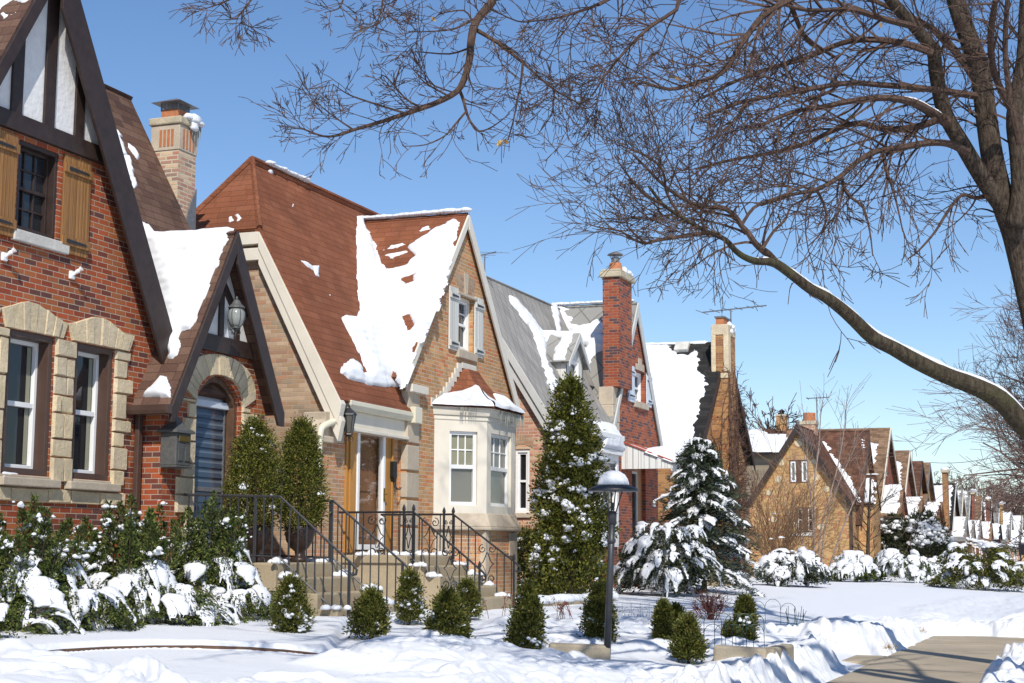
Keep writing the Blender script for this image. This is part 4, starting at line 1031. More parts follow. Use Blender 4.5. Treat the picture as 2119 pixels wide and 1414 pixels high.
# ================================================================ tan brick house with rust roof
def house_tan():
    XW, XG = -11.45, -11.3; P, G = FX(XW), FX(XG); YS = 21.75; S = FY(YS); YE = 29.45
    H = thing('brick_house', 'tan brick house with steep rust brown roof, snowy valley and cream bay window', 'house', (XG, 25.6, .5))
    # main roof plane: from the side rake
    a, b = onY(545, 478, YS), onY(697, 795, YS)
    sl = (a.z-b.z)/(b.x-a.x); xe = -11.22; ze = b.z-sl*(xe-b.x); xr = onY(522, 330, YS+.95).x; zr = ze+sl*(xe-xr)
    zj = a.z+.03; xj = a.x; yj = YS+.95                       # clipped gable
    xb = 2*xr-xe
    # --- walls
    d0, d1 = 22.25, 24.02
    m = MB()
    m.wall([(YS, .3), (24.25, .3), (24.25, ze+.1), (YS, ze+.1)], [rect(d0, d1, 1.45, 3.96)], P, (1, 0, 0), .3)
    m.build('wall', MT['brick_tan'], H)
    m = MB(); lim = lambda x: ze-.14+sl*(xe-x)
    xk = xe-(zj-.15-ze+.14)/sl
    m.wall([(XW-.001, .3), (XW-.001, lim(XW)), (xk, zj-.15), (2*xr-xk, zj-.15), (2*xr-XW, lim(XW)), (2*xr-XW, .3)], [], S, (0, -1, 0), .1)
    m.build('side_wall', MT['brick_side'], H)
    yc = onX(967, 440, -11.25).y; za = onX(967, 440, -11.25).z; yr, zrk = onX(1072, 838, -11.25).y, onX(1072, 838, -11.25).z
    sg = (za-zrk)/(yr-yc); g = lambda y: za-.13-sg*abs(y-yc); y0 = 24.25; yl = yc-(yr-yc); y1 = YE
    UW = (26.38, 27.14, 5.2, 6.22)
    m = MB(); m.wall([(y0, .3), (y1, .3), (y1, g(y1)), (yc, g(yc)), (y0, g(y0))], [rect(*UW)], G, (1, 0, 0), .16)
    m.add([(XG, y0, .3), (XG, y0, g(y0)), (XW, y0, g(y0)), (XW, y0, .3)], [(0, 1, 2, 3)]); m.add([(XG, y1, .3), (-16, y1, .3), (-16, y1, 4.2), (xr, y1, zr-.2), (XG, y1, g(y1))], [(0, 1, 2, 3, 4)])
    m.build('gable_wall', MT['brick_orange'], H)
    # --- roofs
    m = MB(); ye = YE+.1
    yg = 24.33; xg = -11.75; zg = ze+sl*(xe-xg)
    slab(m, (xe, YS-.12, ze), (xj, YS-.12, zj), (xj, yg, zj), (xe, yg, ze), .1); slab(m, (xg, yg, zg), (xj, yg, zj), (xj, ye, zj), (xg, ye, zg), .1)
    m.prism([(xj, YS-.12, zj), (xr, yj, zr), (xr, ye, zr), (xj, ye, zj)], Vector((-sl, 0, -1)).normalized()*.1)
    m.prism([(xj, YS-.12, zj), (2*xr-xj, YS-.12, zj), (xr, yj, zr)], Vector((0, .9, -1)).normalized()*.1)
    slab(m, (xb, YS-.12, ze), (xr, yj, zr), (xr, ye, zr), (xb, ye, ze), .1)
    RO = m.build('roof', MT['sh_rust'], H)
    m = MB(); xo = -11.24
    slab(m, (xo, yc, za), (xo, yr, zrk), (-13.9, yr, zrk), (-13.9, yc, za), .09); slab(m, (xo, yc, za), (xo, yl, zrk), (-13.9, yl, zrk), (-13.9, yc, za), .09)
    RG = m.build('roof', MT['sh_rust'], H)
    m = MB()
    m.tube([(xj, YS-.12, zj+.01), (xr, yj, zr+.02), (xr, ye-.5, zr+.02)], .05, 6); m.tube([(2*xr-xj, YS-.12, zj+.01), (xr, yj, zr+.02)], .05, 6); m.build('ridge_cap', MT['sh_rust'], RO)
    nm = Vector((sl, 0, 1)).normalized(); om = Vector((xe, YS, ze)); ng = Vector((0, -sg, 1)).normalized(); og = Vector((xo, yc, za))
    big = [(738, 448), (748, 446), (752, 470), (770, 500), (790, 545), (820, 600), (850, 660), (872, 700), (872, 790), (840, 800), (800, 802), (760, 796), (722, 786), (706, 772), (710, 752), (726, 742), (740, 750), (752, 776), (758, 770), (744, 735), (722, 690), (705, 660), (712, 650), (735, 655), (742, 640), (736, 560), (736, 500)]
    roof_patch_px('snow', RO, big, om, nm, thick=.13, jag=.028, res=.03, soft=.16, seed=21)
    gp = [(749, 452), (756, 470), (776, 505), (792, 545), (800, 552), (812, 546), (830, 525), (850, 508), (872, 490), (900, 474), (925, 462), (945, 450), (951, 456), (946, 480), (938, 520), (925, 570), (908, 620), (893, 660), (880, 690), (868, 705), (858, 720), (850, 780), (832, 800), (800, 740), (780, 640), (760, 550)]
    roof_patch_px('snow', RG, gp, og, ng, thick=.11, jag=.04, res=.03, soft=.12, seed=23, holes=[[onP(x, y, og, ng) for x, y in h] for h in ([(790, 540), (812, 520), (845, 512), (862, 530), (842, 548), (820, 556), (800, 556)], [(832, 575), (858, 568), (860, 582), (840, 590)], [(836, 655), (846, 650), (856, 672), (846, 684)])])
    for k, pts in enumerate(([(792, 520), (808, 506), (842, 500), (838, 508), (812, 516)], [(800, 528), (845, 516), (850, 522), (815, 534)], [(862, 478), (895, 466), (890, 474), (868, 482)])):
        roof_patch_px('snow', RG, pts, og, ng, thick=.05, jag=.06, res=.03, soft=.06, seed=30+k)
    for k, pts in enumerate(([(617, 537), (632, 540), (648, 552), (660, 560), (656, 566), (636, 556)], [(640, 548), (660, 550), (658, 570), (664, 578), (650, 572)], [(604, 420), (610, 424), (608, 432), (600, 428)], [(676, 606), (686, 612), (680, 616)], [(548, 348), (560, 352), (572, 360), (562, 360)])):
        roof_patch_px('snow', RO, pts, om, nm, thick=.05, jag=.04, res=.022, soft=.05, seed=40+k)
    nh = Vector((0, -(zr-zj), yj-YS+.12)).normalized(); oh = Vector((xj, YS-.12, zj))
    for k, pts in enumerate(([(471, 452), (480, 446), (484, 456), (474, 462)], [(484, 446), (494, 440), (502, 452), (492, 460)])):
        roof_patch_px('snow', RO, pts, oh, nh, thick=.05, jag=.04, res=.022, soft=.05, seed=50+k)
    lumps('snow', [(xr+.05, yj+.5+.14*k, zr+.03-.0*k) for k in range(10)], np.array([(.1, .16, .05)]*10), RO, seed=4, freq=5)
    lumps('snow', [(xo-.05-.12*k, yc-.02, za+.03) for k in range(19)], np.array([(.14, .1, .06)]*19), RG, seed=5, freq=5)
    # --- trims
    m = MB(); q = xe-xj; dz = zj-ze
    for w, o, dd in ((.20, .03, .155), (.20, .29, .135)):
        e = .02
        m.prism([(xe+.03, YS-dd, ze-.04-o), (xj, YS-dd, zj-.04-o), (xj, YS-dd, zj-.04-o-w*1.35), (xe+.03-w*.35, YS-dd, ze-.04-o-w*1.6)], (0, dd-.004, 0))
        m.prism([(xj-.001, YS-dd-.004, zj-.04-o), (2*xr-xj, YS-dd-.004, zj-.04-o), (2*xr-xj, YS-dd-.004, zj-.04-o-w), (xj-.001, YS-dd-.004, zj-.04-o-w)], (0, dd-.004, 0))
    m.build('rake_trim', MT['cream'], H, bevel=.006)
    m = MB(); Pg = FX(xo)
    fpoly(m, Pg, [(yc, za-.02), (yr, zrk-.02), (yr-.05, zrk-.27), (yc, za-.33)], .002, .04); fpoly(m, Pg, [(yc, za-.024), (yl+.02, zrk-.024), (yl+.06, zrk-.19), (yc, za-.24)], .001, .038)
    m.build('rake_trim', MT['cream'], H, bevel=.005)
    m = MB(); fbox(m, G, yr-.34, yr+.02, zrk-.34, zrk-.2, -.02, .14); fbox(m, G, y0-.05, y0+.62, 4.19, 4.33, -.02, .12); m.build('cornice_return', MT['cream'], H, bevel=.01)
    # gutter and fascia over the door
    gx = xe+.02; m = MB(); ga, gb = 21.95, 24.3
    m.prism([(gx-.16, ga, ze-.13), (gx-.04, ga, ze-.13), (gx, ga, ze-.05), (gx+.0, ga, ze+.02), (gx-.16, ga, ze+.02)], (0, gb-ga, 0)); m.prism([(gx-.16, gb-.001, ze-.16), (gx+.03, gb-.001, ze-.16), (gx+.03, gb-.001, ze+.12), (gx-.16, gb-.001, ze+.12)], (0, .30, 0)); m.build('gutter', MT['cream2'], H, bevel=.01)
    m = MB(); fbox(m, P, ga+.02, 24.24, ze-.4, ze-.131, .0, .12); fbox(m, P, ga+.2, 24.24, ze-.455, ze-.402, .0, .2); m.build('fascia', MT['cream'], H, bevel=.008)
    m = MB(); pts = [(gx-.08, ga+.05, ze-.1), (gx-.08, ga-.02, ze-.24), (XW+.08, YS-.35, ze-.42), (XW+.06, YS-.46, ze-.55), (XW+.06, YS-.5, ze-.9), (XW+.06, YS-.52, ze-1.12)]
    pp, rr = smooth_path(pts, [.055]*6, 4); m.tube(pp, rr, 8); m.build('downpipe', MT['cream2'], H, True)
    # wing wall with stone scroll
    m = MB(); yw = onX(642, 900, XW).y; m.box(XW-.3, XW-.002, yw, YS-.002, .3, onX(660, 915, XW).z); m.build('wing_wall', MT['brick_tan'], H)
    q = lambda x, y: (lambda v: (v.y, v.z))(onX(x, y, XW))
    m = MB(); fpoly(m, P, [q(706, 917), q(706, 852), q(667, 852), q(668, 868), q(664, 880), q(656, 889), q(640, 894), q(640, 914)], -.33, .05); m.build('stone_scroll', MT['limestone'], H, bevel=.012)
    m = MB(); fbox(m, P, yw-.04, YS-.05, onX(650, 914, XW).z, onX(650, 900, XW).z, -.34, .09); m.build('stone_coping', MT['limestone'], H, bevel=.015)
    e = onX(655, 893, XW-.1); lumps('snow', [(XW-.12, e.y, e.z)], np.array([(.12, .2, .05)]), H, seed=3, freq=4)
    # quoins
    m = MB(); z = 1.45
    for k in range(6):
        h = .42; m.box(XG-.10, XG+.028, y0-.03, y0+.46, z, z+h); z += h+.05
    m.build('quoins', MT['limestone'], H, bevel=.012)
    # --- door surround
    D = MB(); fbox(D, P, d0, d0+.36, 1.45, 3.6, -.10, .03); fbox(D, P, d1-.36, d1, 1.45, 3.6, -.10, .03); fbox(D, P, d0, d0+.3, 3.6, 3.95, -.10, .05); fbox(D, P, d1-.3, d1, 3.6, 3.95, -.10, .05)
    fbox(D, P, d0+.3, d1-.3, 3.6, 3.95, -.12, -.03); fbox(D, P, d0+.02, d1+.08, 3.86, 3.945, .05, .16); fbox(D, P, d0+.08, d0+.13, 1.5, 3.6, .03, .06); fbox(D, P, d1-.13, d1-.08, 1.5, 3.6, .03, .06); fbox(D, P, d0+.36, d1-.36, 3.56, 3.6, -.1, .01)
    DO = D.build('door', MT['oak'], H, bevel=.008)
    e0, e1 = d0+.37, d1-.37
    m = MB(); frame_bars(m, P, e0, e1, 1.5, 3.55, .085, -.05, .045); m.build('storm_door', MT['white'], DO, bevel=.008)
    m = MB(); fbox(m, P, e0+.05, e1-.05, 1.52, 3.5, -.14, -.10); fbox(m, P, e0+.2, e1-.2, 1.7, 2.3, -.10, -.085); fbox(m, P, e0+.2, e1-.2, 2.45, 3.35, -.10, -.085); m.build('door_panel', MT['olddoor'], DO, bevel=.01)
    t = NT('storm glass'); t.t.nodes.remove(t.b); tr = t.n('ShaderNodeBsdfTransparent'); gl = t.n('ShaderNodeBsdfGlossy'); gl.inputs['Roughness'].default_value = .03; mx = t.n('ShaderNodeMixShader'); mx.inputs[0].default_value = .3; t.l(tr.outputs[0], mx.inputs[1]); t.l(gl.outputs[0], mx.inputs[2]); t.l(mx.outputs[0], t.out.inputs[0]); MT['storm_glass'] = t.m
    m = MB(); m.poly([P(e0+.07, 1.56, .01), P(e1-.07, 1.56, .01), P(e1-.07, 3.48, .01), P(e0+.07, 3.48, .01)]); m.build('glass', t.m, DO)
    m = MB(); h = P(e1-.05, 2.42, .045); m.tube([h, h+Vector((.06, 0, 0)), h+Vector((.06, -.1, -.01))], .012, 6); fbox(m, P, e1-.07, e1-.03, 2.3, 2.52, .046, .056); m.build('handle', MT['brass'], DO)
    m = MB(); m.box(XW-.1, XW+.1, d0+.3, d1-.3, 1.4, 1.47); m.build('door_sill', MT['limestone'], H, bevel=.01)
    # --- upper window
    window(G, H, *UW, rec=.1, outer='cream', ow=.06, sash='white', sw=.04, rail=.5, mu=(2, 2), gu='glass_blue', gl='glass')
    m = MB(); fbox(m, G, UW[0]-.06, UW[1]+.1, 5.04, 5.195, -.08, .07); m.build('window_sill', MT['limestone'], H, bevel=.012)
    m = MB(); fbox(m, G, UW[0]-.08, UW[1]+.08, 6.222, 6.27, -.1, .06); m.build('lintel', MT['limestone'], H, bevel=.008)
    shutter(G, H, 25.95, 26.36, 5.15, 6.32, 'ltgrey', n=5, bat=(.1, .86)); shutter(G, H, 27.17, 27.58, 5.15, 6.3, 'ltgrey', n=5, bat=(.1, .86))
    cw = (UW[0]+UW[1])/2; m = MB()
    for k in range(-5, 5):
        if k in (-1, 0): continue
        a0, a1 = cw+k*.085, cw+(k+1)*.085
        fpoly(m, G, [(a0+.006, 6.28), (a1-.006, 6.28), (cw+(a1-cw)*1.12-.006, 6.62), (cw+(a0-cw)*1.12+.006, 6.62)], .001, .008)
    m.build('soldier_arch', MT['brick_side'], H)
    m = MB(); fpoly(m, G, [(cw-.06, 6.28), (cw+.06, 6.28), (cw+.1, 6.68), (cw-.1, 6.68)], .0, .03); m.build('keystone', MT['limestone'], H, bevel=.006)
    # --- bay window
    XB = -10.6; f0, f1 = 26.17, 27.59; w0, w1 = f0-.77, f1+.77
    plan = lambda k: [(XG, w0-k*1.0), (XB+k, f0-k*.45), (XB+k, f1+k*.45), (XG, w1+k*1.0)]
    def ring(m, z0, z1, k0, k1=None):
        a = plan(k0); b = plan(k0 if k1 is None else k1); n = 4
        v = [(x, y, z0) for x, y in a]+[(x, y, z1) for x, y in b]
        m.add(v, [(i, i+1, n+i+1, n+i) for i in range(3)]+[(0, 4, 7, 3), (3, 2, 1, 0), (4, 5, 6, 7)])
    B = None
    m = MB(); faces = [(Vector((XG, w0, 0)), Vector((XB, f0, 0))), (Vector((XB, f0, 0)), Vector((XB, f1, 0))), (Vector((XB, f1, 0)), Vector((XG, w1, 0)))]
    wins = []
    for i, (p, q) in enumerate(faces):
        u = (q-p); L = u.length; n = Vector((u.y, -u.x, 0)).normalized(); pl = Pl(p, u, n)
        a0, a1 = (.3, L-.19) if i == 0 else ((.2, L-.2) if i == 1 else (.19, L-.3))
        m.wall(rect(0, L, 2.16, 3.9), [rect(a0, a1, 2.3, 3.62)], pl, n, .1); wins.append((pl, a0, a1))
    B = m.build('bay', MT['cream'], H)
    for i, (pl, a0, a1) in enumerate(wins): window(pl, B, a0, a1, 2.3, 3.62, rec=.05, sash='white', sw=.06, rail=.52, mu=(3, 2), gu='glass_lite' if i == 0 else 'glass_grey', gl='glass_grey', name='window')
    m = MB(); ring(m, 3.9, 4.02, .05, .09); ring(m, 4.021, 4.05, .12); ring(m, 3.82, 3.899, .02); m.build('cornice', MT['cream'], B, bevel=.008)
    m = MB(); ring(m, 1.92, 2.16, .10, .02); ring(m, 1.86, 1.919, .12); m.build('base_moulding', MT['limestone'], B, bevel=.015)
    m = MB(); ring(m, .3, 1.859, .0); m.build('base_wall', MT['brick_tan'], B)
    m = MB()
    for p, q in faces[:2]:
        u = (q-p); L = u.length; n = Vector((u.y, -u.x, 0)).normalized(); pl = Pl(p, u, n); k = int(L/.085)
        for i in range(k): fbox(m, pl, .02+i*L/k, -.0+(i+1)*L/k-.012, 1.45, 1.72, .0, .014)
    m.build('soldier_course', MT['brick_tan'], B)
    m = MB()
    for x, y in (plan(0)[1], plan(0)[2]): m.box(x-.11, x+.025, y-.09, y+.09, .3, 1.855)
    for (p, q), fr in ((faces[0], (.02, .3)), (faces[1], (.78, .98))):
        u = (q-p); L = u.length; n = Vector((u.y, -u.x, 0)).normalized(); pl = Pl(p, u, n); fbox(m, pl, L*fr[0], L*fr[1], 1.4, 1.83, .0, .026)
    m.build('stone_blocks', MT['limestone'], B, bevel=.012)
    # bell-cast roof of the bay
    rows = []
    for t in np.linspace(0, 1, 8):
        zz = 4.05+.80*t; k = .16-.16*t; pull = t**.72
        pl_ = plan(k); top = [(XG, 26.62), (XG+.12, 26.66), (XG+.12, 27.16), (XG, 27.2)]
        rows.append([(x*(1-pull)+tx*pull, y*(1-pull)+ty*pull, zz-.0+.0*t) for (x, y), (tx, ty) in zip(pl_, top)])
    v = [p for r in rows for p in r]; m = MB(); m.add(v, [(i*4+k, i*4+k+1, i*4+5+k, i*4+4+k) for i in range(7) for k in range(3)]+[tuple(range(28, 32)), (3, 2, 1, 0)])
    RB = m.build('bay_roof', MT['sh_rust'], B)
    # snow lies on the lower part of the bay roof
    vs = []; fs = []
    N = 26; M_ = 14
    for f in range(3):
        b0 = len(vs)
        for i in range(N+1):
            s = i/N
            lim = .46+.1*math.sin(9*s+f) if f == 0 else (.5-.34*math.sin(math.pi*min(1, s*1.15))**1.5 if f == 1 else .35)
            if f == 0: lim = .3+.32*s
            for j in range(M_+1):
                t = lim*j/M_; r = t*7; k = min(6, int(r)); fr = r-k
                pa = [Vector(rows[k][f]).lerp(Vector(rows[k+1][f]), fr), Vector(rows[k][f+1]).lerp(Vector(rows[k+1][f+1]), fr)]
                p = pa[0].lerp(pa[1], s); hgt = .085*min(1, (1-j/M_)*4)*min(1, (j/M_)*6+.35)*(1+.4*float(fbm(p.x*4, p.y*4, p.z*4, 2)))-(.02 if j == M_ else 0)
                n = [Vector((.5, -.5, .8)), Vector((.7, 0, .8)), Vector((.5, .5, .8))][f]; vs.append(p+n*(hgt+.004))
        for i in range(N):
            for j in range(M_): fs.append((b0+i*(M_+1)+j, b0+(i+1)*(M_+1)+j, b0+(i+1)*(M_+1)+j+1, b0+i*(M_+1)+j+1))
    m = MB(); m.add(vs, fs); m.build('snow', MT['snow_roof'], B, True)
    # stepped stone flashing, icicles
    m = MB()
    for k in range(9):
        t = k/9; y = w0-.12+(26.62-w0+.04)*t**.8; y2 = w0-.12+(26.62-w0+.04)*((k+1)/9)**.8; z = 4.05+.86*t**1.15
        fbox(m, G, y-.06, y2+.02, z-.02, z+.14, .0, .02+.0015*k)
    fbox(m, G, 26.56, 27.26, 4.86, 4.97, .0, .036); m.build('flashing', MT['cream'], B, bevel=.004)
    m = MB(); rnd = random.Random(5)
    for i in range(34):
        y = rnd.uniform(f0+.35, f1+.1); L = rnd.uniform(.08, .42)*(.5+.5*(y-f0)/1.4); m.tube([(XB+.13, y, 4.04), (XB+.13, y, 4.04-L)], [.012, .002], 4)
    for i in range(16):
        s = rnd.uniform(.42, .75); m.tube([(XG+(XB-XG)*s+.11, w0+(f0-w0)*s-.11, 4.04), (XG+(XB-XG)*s+.11, w0+(f0-w0)*s-.11, 4.04-rnd.uniform(.05, .16))], [.01, .002], 4)
    m.build('icicles', MT['lampglass'], B)
    return H
def house_tan_fittings():
    w = onX(722, 880, -11.42); lantern('wall_lantern', 'black six-sided lantern beside the orange wooden door of the tan brick house', onX(722, 876, -11.2), w, .30, 'six')
    b = onX(813, 975, -11.4); T = thing('mailbox', 'narrow black mailbox with scrolled hooks right of the orange wooden door', 'mailbox', (-11.45, b.y, b.z))
    m = MB(); Q = FX(-11.45); fpoly(m, Q, [(b.y-.07, b.z+.16), (b.y+.07, b.z+.16), (b.y+.07, b.z-.1), (b.y+.03, b.z-.19), (b.y-.03, b.z-.19), (b.y-.07, b.z-.1)], .0, .1); m.build('body', MT['blackbox'], T, bevel=.008)
    m = MB()
    for s in (-1, 1):
        pts = [Q(b.y+s*.03+.05, b.z-.16, .06), Q(b.y+s*.03+.05, b.z-.27, .08), Q(b.y+s*.03+.09, b.z-.31, .12), Q(b.y+s*.03+.13, b.z-.27, .14)]
        pp, rr = smooth_path(pts, [.008]*4, 4); m.tube(pp, rr, 5)
    m.build('hooks', MT['iron'], T)
    p = onX(1003, 545, -13.2); antenna('tv_antenna', 'thin grey TV aerial behind the tan house gable, over the grey roof', (p.x, p.y, p.z-.7), .9, 1.1, 2.5, [(-.3, .45, .1), (-.1, .4, .2), (.1, .36, .1), (.3, .3, 0)], .013)
# ================================================================ grey-roofed house with red brown gable
def house_grey():
    X = -11.4; P = FX(X); YS = 31.3; S = FY(YS)
    H = thing('brick_house', 'house with grey diamond shingle roof, tall red brick front chimney and white metal awning', 'house', (X, 37, .5))
    a, b = onY(1040, 690, YS), onY(1135, 845, YS)
    sl = (a.z-b.z)/(b.x-a.x); xe = -11.08; ze = b.z-sl*(xe-b.x); xr = -13.35; zr = ze+sl*(xe-xr); xb = 2*xr-xe
    A = onX(1318, 625, -11.25); Bq = onX(1370, 925, -11.25); yc, za = A.y, A.z; hw = Bq.y-yc; zq = Bq.z; sg = (za-zq)/hw; YE = yc+hw-.25
    lim = lambda x: ze-.15+sl*(xe-x)
    # side wall with its window
    w = [onY(1067, 930, YS), onY(1096, 1062, YS)]
    SW = (w[0].x-.03, w[1].x, w[1].z, w[0].z)
    m = MB(); m.wall([(X, .3), (X, lim(X)), (xr, zr-.15), (2*xr-X, lim(X)), (2*xr-X, .3)], [rect(*SW)], S, (0, -1, 0), .15); m.build('side_wall', MT['brick_pink'], H)
    window(S, H, *SW, rec=.06, outer='white', ow=.07, sash='white', sw=.04, rail=.5, gu='blackbox')
    m = MB(); fbox(m, S, SW[0]-.06, SW[1]+.05, SW[2]-.1, SW[2]-.003, -.05, .05); m.build('window_sill', MT['limestone'], H, bevel=.01)
    m = MB(); n = 9
    for k in range(n):
        t0, t1 = k/n, (k+1)/n; c = (SW[0]+SW[1])/2; hwid = (SW[1]-SW[0])/2+.08; f = lambda t, r: (c+hwid*(2*t-1)*(1+r*.1), SW[3]+.01+.1*math.sin(math.pi*t)+r*.2)
        fpoly(m, S, [f(t0, 0), f(t1-.02, 0), f(t1-.02, 1), f(t0, 1)], .0, .012)
    m.build('brick_arch', MT['brick_side'], H)
    g = lambda y: za-.14-sg*abs(y-yc); yl = yc-hw+.25
    UWa, UWb = onX(1312, 765, X+.1), onX(1335, 838, X+.1); cw = (UWa.y+UWb.y)/2
    UW = (UWa.y, UWb.y, UWb.z+.02, UWa.z)
    m = MB(); m.wall([(YS, .3), (yl, .3), (yl, ze+.1), (YS, ze+.1)], [], P, (1, 0, 0), .1); m.build('wall', MT['brick_pink'], H)
    XG = X+.1; G = FX(XG); dy = onX(1308, 1000, XG).y; DR = (dy, dy+1.2, 1.5, 3.6)
    m = MB(); m.wall([(yl, .3), (YE, .3), (YE, g(YE)), (yc, g(yc)), (yl, g(yl))], [rect(*UW), rect(*DR)], G, (1, 0, 0), .2)
    m.add([(X, YE, .3), (-16, YE, .3), (-16, YE, 4), (xr, YE, zr-.2), (X, YE, g(YE))], [(0, 1, 2, 3, 4)]); m.build('gable_wall', MT['brick_brown'], H)
    # roofs
    m = MB(); yo = YS-.14
    yg = yl+.1; xg = -11.9; slab(m, (xe, yo, ze), (xr, yo, zr), (xr, yg, zr), (xe, yg, ze), .1); slab(m, (xg, yg, ze+sl*(xe-xg)), (xr, yg, zr), (xr, YE, zr), (xg, YE, ze+sl*(xe-xg)), .1); slab(m, (xb, yo, ze), (xr, yo, zr), (xr, YE, zr), (xb, YE, ze), .1); RO = m.build('roof', MT['sh_grey'], H)
    m = MB(); xo = -11.245
    slab(m, (xo, yc, za), (xo, yc+hw, zq), (-13.6, yc+hw, zq), (-13.6, yc, za), .1); slab(m, (xo, yc, za), (xo, yc-hw, zq), (-13.6, yc-hw, zq), (-13.6, yc, za), .1); RG = m.build('roof', MT['sh_hex'], H)
    nm = Vector((sl, 0, 1)).normalized(); om = Vector((xe, YS, ze)); ng = Vector((0, -sg, 1)).normalized(); og = Vector((xo, yc, za))
    roof_patch_px('snow', RO, [(1052, 610), (1066, 618), (1084, 640), (1104, 662), (1118, 684), (1150, 684), (1150, 690), (1132, 700), (1128, 740), (1150, 790), (1160, 810), (1140, 812), (1124, 760), (1112, 720), (1098, 682), (1078, 654), (1060, 632)], om, nm, thick=.09, jag=.09, res=.04, soft=.1, seed=61)
    roof_patch_px('snow', RO, [(1137, 628), (1150, 628), (1156, 650), (1160, 690), (1152, 690), (1146, 660)], om, nm, thick=.09, jag=.05, res=.04, soft=.1, seed=62)
    roof_patch_px('snow', RG, [(1136, 627), (1160, 634), (1172, 655), (1196, 672), (1225, 668), (1250, 650), (1252, 720), (1225, 740), (1214, 760), (1205, 720), (1188, 690), (1160, 684), (1150, 660)], og, ng, thick=.1, jag=.1, res=.04, soft=.12, seed=63)
    lumps('snow', [(xo-.2-.14*k, yc-.03, za+.03) for k in range(15)], np.array([(.14, .1, .06)]*15), RG, seed=6, freq=5)
    # trims
    m = MB()
    for o, d in ((0, .12), (.26, .07)):
        m.prism([(xe+.02, YS-.15-d+.07, ze-.03-o), (xr, YS-.15-d+.07, zr-.03-o), (xr, YS-.15-d+.07, zr-.26-o), (xe-.02, YS-.15-d+.07, ze-.26-o)], (0, .05, 0))
    m.build('rake_trim', MT['grey_trim'], H, bevel=.006)
    m = MB(); Pg = FX(xo)
    fpoly(m, Pg, [(yc, za-.02), (yc+hw, zq-.02), (yc+hw, zq-.28), (yc, za-.4)], .002, .04); fpoly(m, Pg, [(yc, za-.023), (yc-hw, zq-.023), (yc-hw, zq-.24), (yc, za-.36)], .001, .038); m.build('rake_trim', MT['grey_trim'], H, bevel=.006)
    m = MB(); n_ = Vector((0, 0, 0)); m.prism([(xe+.02, YS-.1, ze-.12), (xe+.02, yl, ze-.12), (xe+.02, yl, ze+.0), (xe+.02, YS-.1, ze+.0)], (.09, 0, 0)); m.build('gutter', MT['white'], H, bevel=.01)
    # dormer
    e = onX(1189, 690, -11.75); xd = -11.75; yd, zd = e.y, e.z; hd = .72; sd_ = .93
    D = FX(xd); zb = zd-sd_*hd
    m = MB(); m.wall([(yd-hd+.1, zb-1.25), (yd+hd-.1, zb-1.25), (yd+hd-.1, zb+.05), (yd, zd-.1), (yd-hd+.1, zb+.05)], [rect(yd-.28, yd+.30, zb-1.05, zb+.02)], D, (1, 0, 0), .1)
    m.prism([(xd, yd-hd+.1, zb-1.25), (xd, yd-hd+.1, zb+.05), (xd-1.6, yd-hd+.1, zb+.05), (xd-1.0, yd-hd+.1, zb-1.25)], (0, .05, 0)); m.prism([(xd, yd+hd-.1, zb-1.25), (xd, yd+hd-.1, zb+.05), (xd-1.6, yd+hd-.1, zb+.05), (xd-1.0, yd+hd-.1, zb-1.25)], (0, -.05, 0)); DM = m.build('dormer', MT['ltgrey'], H)
    window(D, DM, yd-.28, yd+.30, zb-1.05, zb+.02, rec=.04, outer='white', ow=.05, sash='white', sw=.035, rail=.5)
    m = MB(); slab(m, (xd+.12, yd, zd), (xd+.12, yd+hd+.05, zb-.08), (xd-1.3, yd+hd+.05, zb-.08), (xd-1.3, yd, zd), .06); slab(m, (xd+.12, yd, zd), (xd+.12, yd-hd-.05, zb-.08), (xd-1.3, yd-hd-.05, zb-.08), (xd-1.3, yd, zd), .06); DR_ = m.build('dormer_roof', MT['sh_hex'], DM)
    m = MB(); Pd = FX(xd+.12)
    for s in (1, -1): fpoly(m, Pd, [(yd, zd-.015), (yd+s*(hd+.04), zb-.09), (yd+s*(hd+.04), zb-.2), (yd, zd-.2)], .001+.001*s, .03)
    m.build('dormer_trim', MT['grey_trim'], DM)
    nd = Vector((0, -(zd-zb+.08)/(hd+.05), 1)).normalized(); od = Vector((xd+.12, yd, zd))
    roof_patch_px('snow', DR_, [(1115, 684), (1188, 686), (1184, 700), (1176, 720), (1168, 745), (1140, 747), (1150, 720), (1160, 700), (1140, 692), (1128, 710), (1126, 745), (1118, 742)], od, nd, thick=.09, jag=.03, res=.025, soft=.08, seed=64)
    # upper window with pale shutters
    window(G, H, *UW, rec=.14, outer='white', ow=.06, sash='white', sw=.04, rail=.48)
    m = MB(); fbox(m, G, UW[0]-.05, UW[1]+.12, UW[2]-.16, UW[2]-.003, -.08, .07); m.build('window_sill', MT['limestone'], H, bevel=.01)
    m = MB()
    for k, (a0, b0) in enumerate(((-.22, .18), (.0, .34), (.22, .2))): fbox(m, G, cw+a0-.15, cw+a0+.15, UW[3]+.02, UW[3]+b0, .0, .02+.002*k)
    m.build('stone_blocks', MT['limestone'], H, bevel=.01)
    s0, s1 = onX(1297, 755, XG).y, onX(1311, 830, XG).y; shutter(G, H, s0, s1-.01, UW[2]-.06, UW[3]+.06, 'palebl', n=3, bat=(.16, .82))
    s0, s1 = onX(1326, 765, XG).y, onX(1335.5, 830, XG).y; shutter(G, H, UW[1]+.05, UW[1]+.05+(s1-s0)*1.05, UW[2]-.06, UW[3]+.06, 'palebl', n=3, bat=(.16, .82))
    # front chimney
    yk = 36.0; xk0, xk1 = onY(1247, 573, yk).x, onY(1281, 565, yk).x; yk1 = onX(1307, 575, xk1).y; zt = onY(1260, 574, yk).z; zs = onY(1260, 800, yk).z
